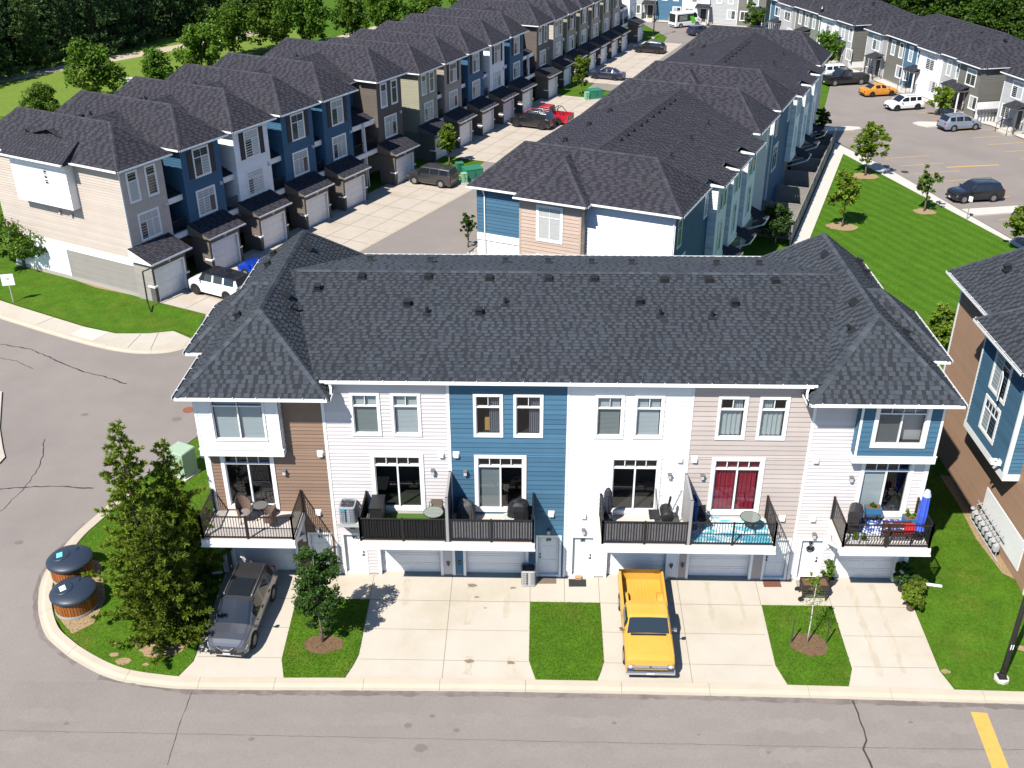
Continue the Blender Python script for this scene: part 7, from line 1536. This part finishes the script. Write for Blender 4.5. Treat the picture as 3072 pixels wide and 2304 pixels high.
def covered(x,y,sx,sy,hh,label,m,seed,z=ZB):
    """a draped cover: rounded bulky form with folds"""
    rs=random.Random(seed); mb=MB(); n=28; rows=[]
    for k,(t,s) in enumerate(((0.0,1.05),(0.25,1.0),(0.5,0.97),(0.75,0.93),(0.92,0.8),(1.0,0.5),(1.02,0.0))):
        row=[]
        for j in range(n):
            a=6.283*j/n; c,q=math.cos(a),math.sin(a); e=0.55; f=1+0.07*math.sin(j*2.7+seed)*(1-t)+0.04*rs.uniform(-1,1)*(0 if s==0 else 1)
            row.append((sx*s*f*math.copysign(abs(c)**e,c),sy*s*f*math.copysign(abs(q)**e,q),hh*t*(1+0.06*math.sin(a*2+seed)*t)))
        rows.append(row)
    for a,b in zip(rows[:-1],rows[1:]):
        for j in range(n): mb.face([a[j],a[(j+1)%n],b[(j+1)%n],b[j]])
    o=mb.build('covered_barbecue',m,None,True,loc=(x,y,z)); tag(o,label,'barbecue'); return o
covered(11.15,-0.65,0.4,0.35,1.1,'barbecue under a grey cover beside the dark privacy panel',COVG,3); covered(13.45,-0.75,0.5,0.38,1.15,'barbecue under a crumpled black cover at the balcony end of unit 89',COV,5)
def barbecue(x,y,rz,label):
    t=thing('barbecue',label,'barbecue',(x,y,ZB),rz); mb=MB(); mb.box(-0.38,0.38,-0.26,0.26,0.05,0.8); mb.build('cabinet',BLACKP,t); mb=MB(); prof=[(-0.28,0.84),(-0.27,1.0),(-0.16,1.14),(0.05,1.18),(0.22,1.1),(0.28,0.95),(0.28,0.84)]
    for (a,za),(b,zb) in zip(prof[:-1],prof[1:]): mb.face([(-0.36,a,za),(0.36,a,za),(0.36,b,zb),(-0.36,b,zb)])
    for x_ in (-0.36,0.36): mb.face([(x_,a,z) for a,z in prof])
    mb.build('lid',mat('bbq_lid',(0.03,0.028,0.03),0.35,0.5),t)
    for x_ in (-0.56,0.56): mb=MB(); mb.box(x_-0.18,x_+0.18,-0.22,0.22,0.82,0.86); mb.build('side_shelf',BLACKP,t)
    mb=MB(); mb.bar((-0.28,-0.33,0.92),(0.28,-0.33,0.92),0.03); mb.build('lid_handle',CHROME,t)
barbecue(27.75,-0.85,1.2,'black barbecue with closed lid on the balcony of unit 86')
t=thing('barrel_smoker','black barrel smoker with stand and chimney beside the grey panel','barbecue',(19.75,-0.95,ZB)); mb=MB(); mb.tube([(0,-0.4,0.8),(0,-0.36,0.8),(0,0.36,0.8),(0,0.4,0.8)],[0.2,0.27,0.27,0.2],16); mb.build('barrel',mat('smoker_black',(0.02,0.02,0.021),0.5),t,True)
for sx in (-0.22,0.22):
    for sy in (-0.3,0.3): mb=MB(); mb.bar((sx*1.3,sy,0),(sx*0.7,sy,0.65),0.035); mb.build('leg',BLACKM,t)
mb=MB(); mb.tube([(0.1,0.28,1.0),(0.16,0.3,1.45)],[0.05,0.05],10); mb.build('chimney',BLACKM,t); mb=MB(); mb.box(-0.75,-0.28,-0.35,0.35,0.72,0.75); mb.build('side_shelf',BLACKP,t)
mb=MB(); mb.bar((0.2,-0.1,1.0),(0.62,0.35,1.75),0.045); mb.build('handle_bar',ALLOY,t)
t=thing('broom','wooden handled broom leaning on the white wall by the patio door','broom',(19.35,-0.2,ZB)); mb=MB(); mb.bar((0,-0.12,0.25),(-0.03,0.1,1.5),0.035); mb.build('handle',mat('broom_wood',(0.55,0.25,0.06),0.6),t); mb=MB(); mb.box(-0.12,0.12,-0.16,-0.08,0.0,0.25); mb.build('bristles',WHITE,t)
def umbrella(x,y,z,hh,label,m,capm,tilt=(0,0),r=0.17):
    t=thing('folded_umbrella',label,'umbrella',(x,y,z)); t.rotation_euler=(tilt[0],tilt[1],0.3); mb=MB(); mb.tube([(0,0,0),(0,0,hh+0.05)],[0.022,0.02],8); mb.build('pole',BLACKM,t); mb=MB(); n=16; rows=[]
    for s,zz in ((1.35,0.45),(0.6,0.62),(1.0,0.85),(1.15,1.2),(0.95,hh-0.4),(0.55,hh-0.12)):
        rows.append([(r*s*math.cos(6.283*j/n)*(0.86+0.2*(j%2)),r*s*math.sin(6.283*j/n)*(0.86+0.2*(j%2)),zz) for j in range(n)])
    for a,b in zip(rows[:-1],rows[1:]):
        for j in range(n): mb.face([a[j],a[(j+1)%n],b[(j+1)%n],b[j]])
    mb.build('canopy',m,t); mb=MB(); mb.lathe([(r*0.95,hh-0.34),(r*1.05,hh-0.3),(r*0.6,hh-0.05),(0,hh+0.03)],n=12); mb.build('cap',capm,t); mb=MB(); mb.lathe([(0.24,0),(0.24,0.05),(0.05,0.08),(0.04,0.2)],n=16); mb.build('base',BLACKP,t)
umbrella(30.35,-1.35,ZB,2.45,'folded blue umbrella with pale cap at the balcony corner of unit 86',mat('umbrella_blue',(0.05,0.10,0.55),0.7,noise=0.25,nscale=5),mat('umbrella_pale',(0.42,0.52,0.66),0.7))
umbrella(17.3,-0.55,ZB,2.1,'folded dark umbrella leaning at the balcony end of unit 88',mat('umbrella_dark',(0.035,0.04,0.05),0.7),mat('umbrella_dark',(0.035,0.04,0.05)),(0.18,-0.1))
TEAL=mat('rug_teal',(0.10,0.40,0.52),0.9,col2=(0.55,0.66,0.68),c2scale=1.6,c2lo=0.47,c2hi=0.53,stretch=(1.0,2.2,1.0),noise=0.2,nscale=2)
mb=MB(); mb.box(20.75,24.1,-1.98,-0.08,3.502,3.515); tag(mb.build('swirl_rug',TEAL),'teal and white swirled rug covering the balcony of unit 87','rug')
mb=MB(); mb.box(27.9,30.5,-1.2,-0.08,3.502,3.515); tag(mb.build('spotted_rug',mat('rug_spots',(0.02,0.08,0.30),0.9,col2=(0.7,0.7,0.75),c2scale=7,c2lo=0.5,c2hi=0.53)),'blue and white spotted rug on the balcony of unit 86','rug')
o=covered(20.95,-0.55,0.16,0.5,1.35,'folded blue canopy bag leaning on the grey privacy panel',mat('bag_blue',(0.02,0.06,0.17),0.8,noise=0.3),7); o.name='canopy_bag'; o['category']='bag'
PLB=mat('planter_blue',(0.03,0.16,0.32),0.6)
def planter(x,y,sx,sy,hh,z,label,seed,m=PLB,lm=None):
    t=thing('balcony_planter',label,'planter',(x,y,z)); mb=MB(); mb.hexa([(-sx*.9,-sy*.9,0),(sx*.9,-sy*.9,0),(sx*.9,sy*.9,0),(-sx*.9,sy*.9,0),(-sx,-sy,hh),(sx,-sy,hh),(sx,sy,hh),(-sx,sy,hh)]); mb.build('box',m,t); mb=MB(); mb.box(-sx*.9,sx*.9,-sy*.9,sy*.9,hh,hh+0.01); mb.build('soil',SOIL,t); cm,cs=crown_mesh(seed,hh+0.3,min(sx,sy)*1.0,hh,12,26,0.045,lm or LEAF_B,0.3); obj('foliage',cm,t)
planter(28.65,-0.35,0.34,0.18,0.3,ZB+0.55,'raised blue planter with soil before the patio door',121,lm=LEAF_D); planter(28.0,-0.25,0.22,0.16,0.32,ZB,'low blue planter with herbs beside the barbecue',122); planter(30.25,-0.45,0.26,0.22,0.42,ZB,'blue corner planter with bright leaves by the wall',123)
mb=MB()
for x,y in ((-0.3,-0.15),(0.3,-0.15),(-0.3,0.15),(0.3,0.15)): mb.bar((x,y,0),(x,y,0.55),0.04)
mb.box(-0.34,0.34,-0.18,0.18,0.52,0.55); tag(mb.build('planter_stand',WOODD,None,loc=(28.65,-0.35,ZB)),'small wooden stand under the raised blue planter','stand')
planter(27.6,-1.75,0.14,0.12,0.2,ZB,'small white pot with tall leaves by the front railing, left one',124,WHITE); planter(27.95,-1.8,0.14,0.12,0.2,ZB,'small white pot with tall leaves by the front railing, right one',125,WHITE)
t=thing('balcony_bench','dark slatted bench behind the front railing of unit 86','bench',(29.35,-1.65,ZB)); mb=MB()
for k in range(4): mb=MB(); mb.box(-0.6,0.6,-0.22+k*0.12,-0.14+k*0.12,0.42,0.45); mb.build('seat_slat',mat('bench_red_brown',(0.10,0.03,0.025),0.7),t)
for k in range(3): mb=MB(); mb.box(-0.6,0.6,0.24,0.27,0.52+k*0.13,0.61+k*0.13); mb.build('back_slat',mat('bench_red_brown',(0.10,0.03,0.025)),t)
for x in (-0.55,0.55): mb=MB(); mb.bar((x,-0.2,0),(x,-0.2,0.42),0.05); mb.bar((x,0.25,0),(x,0.25,0.9),0.05); mb.build('leg',WOODD,t)
mb=MB(); mb.hexa([(-0.2,-0.12,0),(0.2,-0.12,0),(0.2,0.02,0),(-0.2,0.02,0),(-0.2,0.02,0.36),(0.2,0.02,0.36),(0.2,0.12,0.34),(-0.2,0.12,0.34)]); tag(mb.build('red_cushion',mat('cushion_red',(0.50,0.015,0.02),0.8,noise=0.3,nscale=8),None,loc=(29.85,-1.55,ZB+0.46)),'bright red cushion on the balcony bench of unit 86','cushion')
mb=MB(); mb.box(-0.27,0.27,-0.5,0.5,0,0.95); mb.box(-0.29,0.29,-0.52,0.52,0.95,1.0); tag(mb.build('storage_cabinet',BLACKP,None,loc=(7.35,-0.65,ZB+0.02)),'black storage cabinet at the left end of the turf balcony','cabinet')
# garden fences beside the path
FEN=mat('fence_grey',(0.25,0.23,0.215),0.7,noise=0.12,nscale=2,objrand=0.08)
def fence(pts,label,hh=1.55,z=0.0,grp='garden fences beside the path'):
    a=Vector((*pts[0],0)); b=Vector((*pts[1],0)); L=(b-a).length; rz=math.atan2(b.y-a.y,b.x-a.x); t=thing('garden_fence',label,'fence',(a.x,a.y,z),rz,grp); n=max(1,round(L/2.4)); w=L/n
    for k in range(n+1): mb=MB(); mb.box(k*w-0.06,k*w+0.06,-0.06,0.06,0,hh+0.08); mb.box(k*w-0.075,k*w+0.075,-0.075,0.075,hh+0.08,hh+0.12); mb.build('post',FEN,t)
    for k in range(n):
        mb=MB(); mb.box(k*w+0.06,(k+1)*w-0.06,-0.035,0.035,0.05,0.15); mb.box(k*w+0.06,(k+1)*w-0.06,-0.035,0.035,hh-0.08,hh+0.02); m=int((w-0.12)/0.2)
        for q in range(m): s=k*w+0.06+(w-0.12)*q/m; mb.box(s+0.006,s+(w-0.12)/m-0.006,-0.018,0.018,0.15,hh-0.08)
        mb.build('fence_panel',FEN,t)
uP=Vector((0.343,0.939,0)).normalized(); P0=Vector((34.5,41.85,0)); nP=Vector((-uP.y,uP.x,0))
fence([(P0.x,P0.y),tuple((P0+uP*31.4)[:2])],'long grey garden fence running beside the white path')
ords=['nearest','second','third','fourth','fifth','sixth','seventh']
for k in range(7):
    p=P0+uP*(1.2+4.75*k); q=p+nP*(5.4 if k<5 else 5.0); fence([tuple(p[:2]),tuple(q[:2])],'grey cross fence between the gardens, %s along the path'%ords[k],1.5)
for k in range(6):
    p=P0+uP*(2.8+4.75*k)+nP*0.3; q=[p,p+uP*1.1,p+uP*1.1+nP*4.6,p+nP*4.6]; sheet('pavement',[(v_.x,v_.y) for v_ in q],CONC_L,0.06)
# iron stair rail behind the main block, mailbox steps
t=thing('stair_rail','black iron stair railing beside the blue end wall','railing',(8.9,37.6,0),0.4); mb=MB()
mb.bar((0,0,0.9),(1.6,0,1.9),0.05); mb.bar((1.6,0,1.9),(2.6,0,1.9),0.05); mb.bar((0,0,0),(0,0,0.95),0.05); mb.bar((1.6,0,0),(1.6,0,1.95),0.05); mb.bar((2.6,0,0),(2.6,0,1.95),0.05); mb.build('handrail',BLACKM,t)
for k in range(20):
    x=0.12+k*0.125; mb=MB(); mb.bar((x,0,0.1+min(x,1.6)*0.6),(x,0,0.88+min(x,1.6)*0.62),0.02); mb.build('baluster',BLACKM,t)
mb=MB(); mb.box(0.2,2.6,0.1,1.2,0.0,0.4); mb.box(0.8,2.6,0.1,1.2,0.4,0.75); mb.box(1.4,2.6,0.1,1.2,0.75,1.05); tag(mb.build('stair',CONC_L,None,loc=(8.9,37.6,0)),'short concrete stair behind the iron railing','stair'); bpy.data.objects['stair'].rotation_euler=(0,0,0.4)

mb=MB(); mb.box(12.0,12.5,0.25,0.6,7.62,8.15); tag(mb.build('cardboard_box',mat('box_tan',(0.62,0.36,0.10),0.8)),'tan cardboard box standing inside the upper window of the blue house','box')
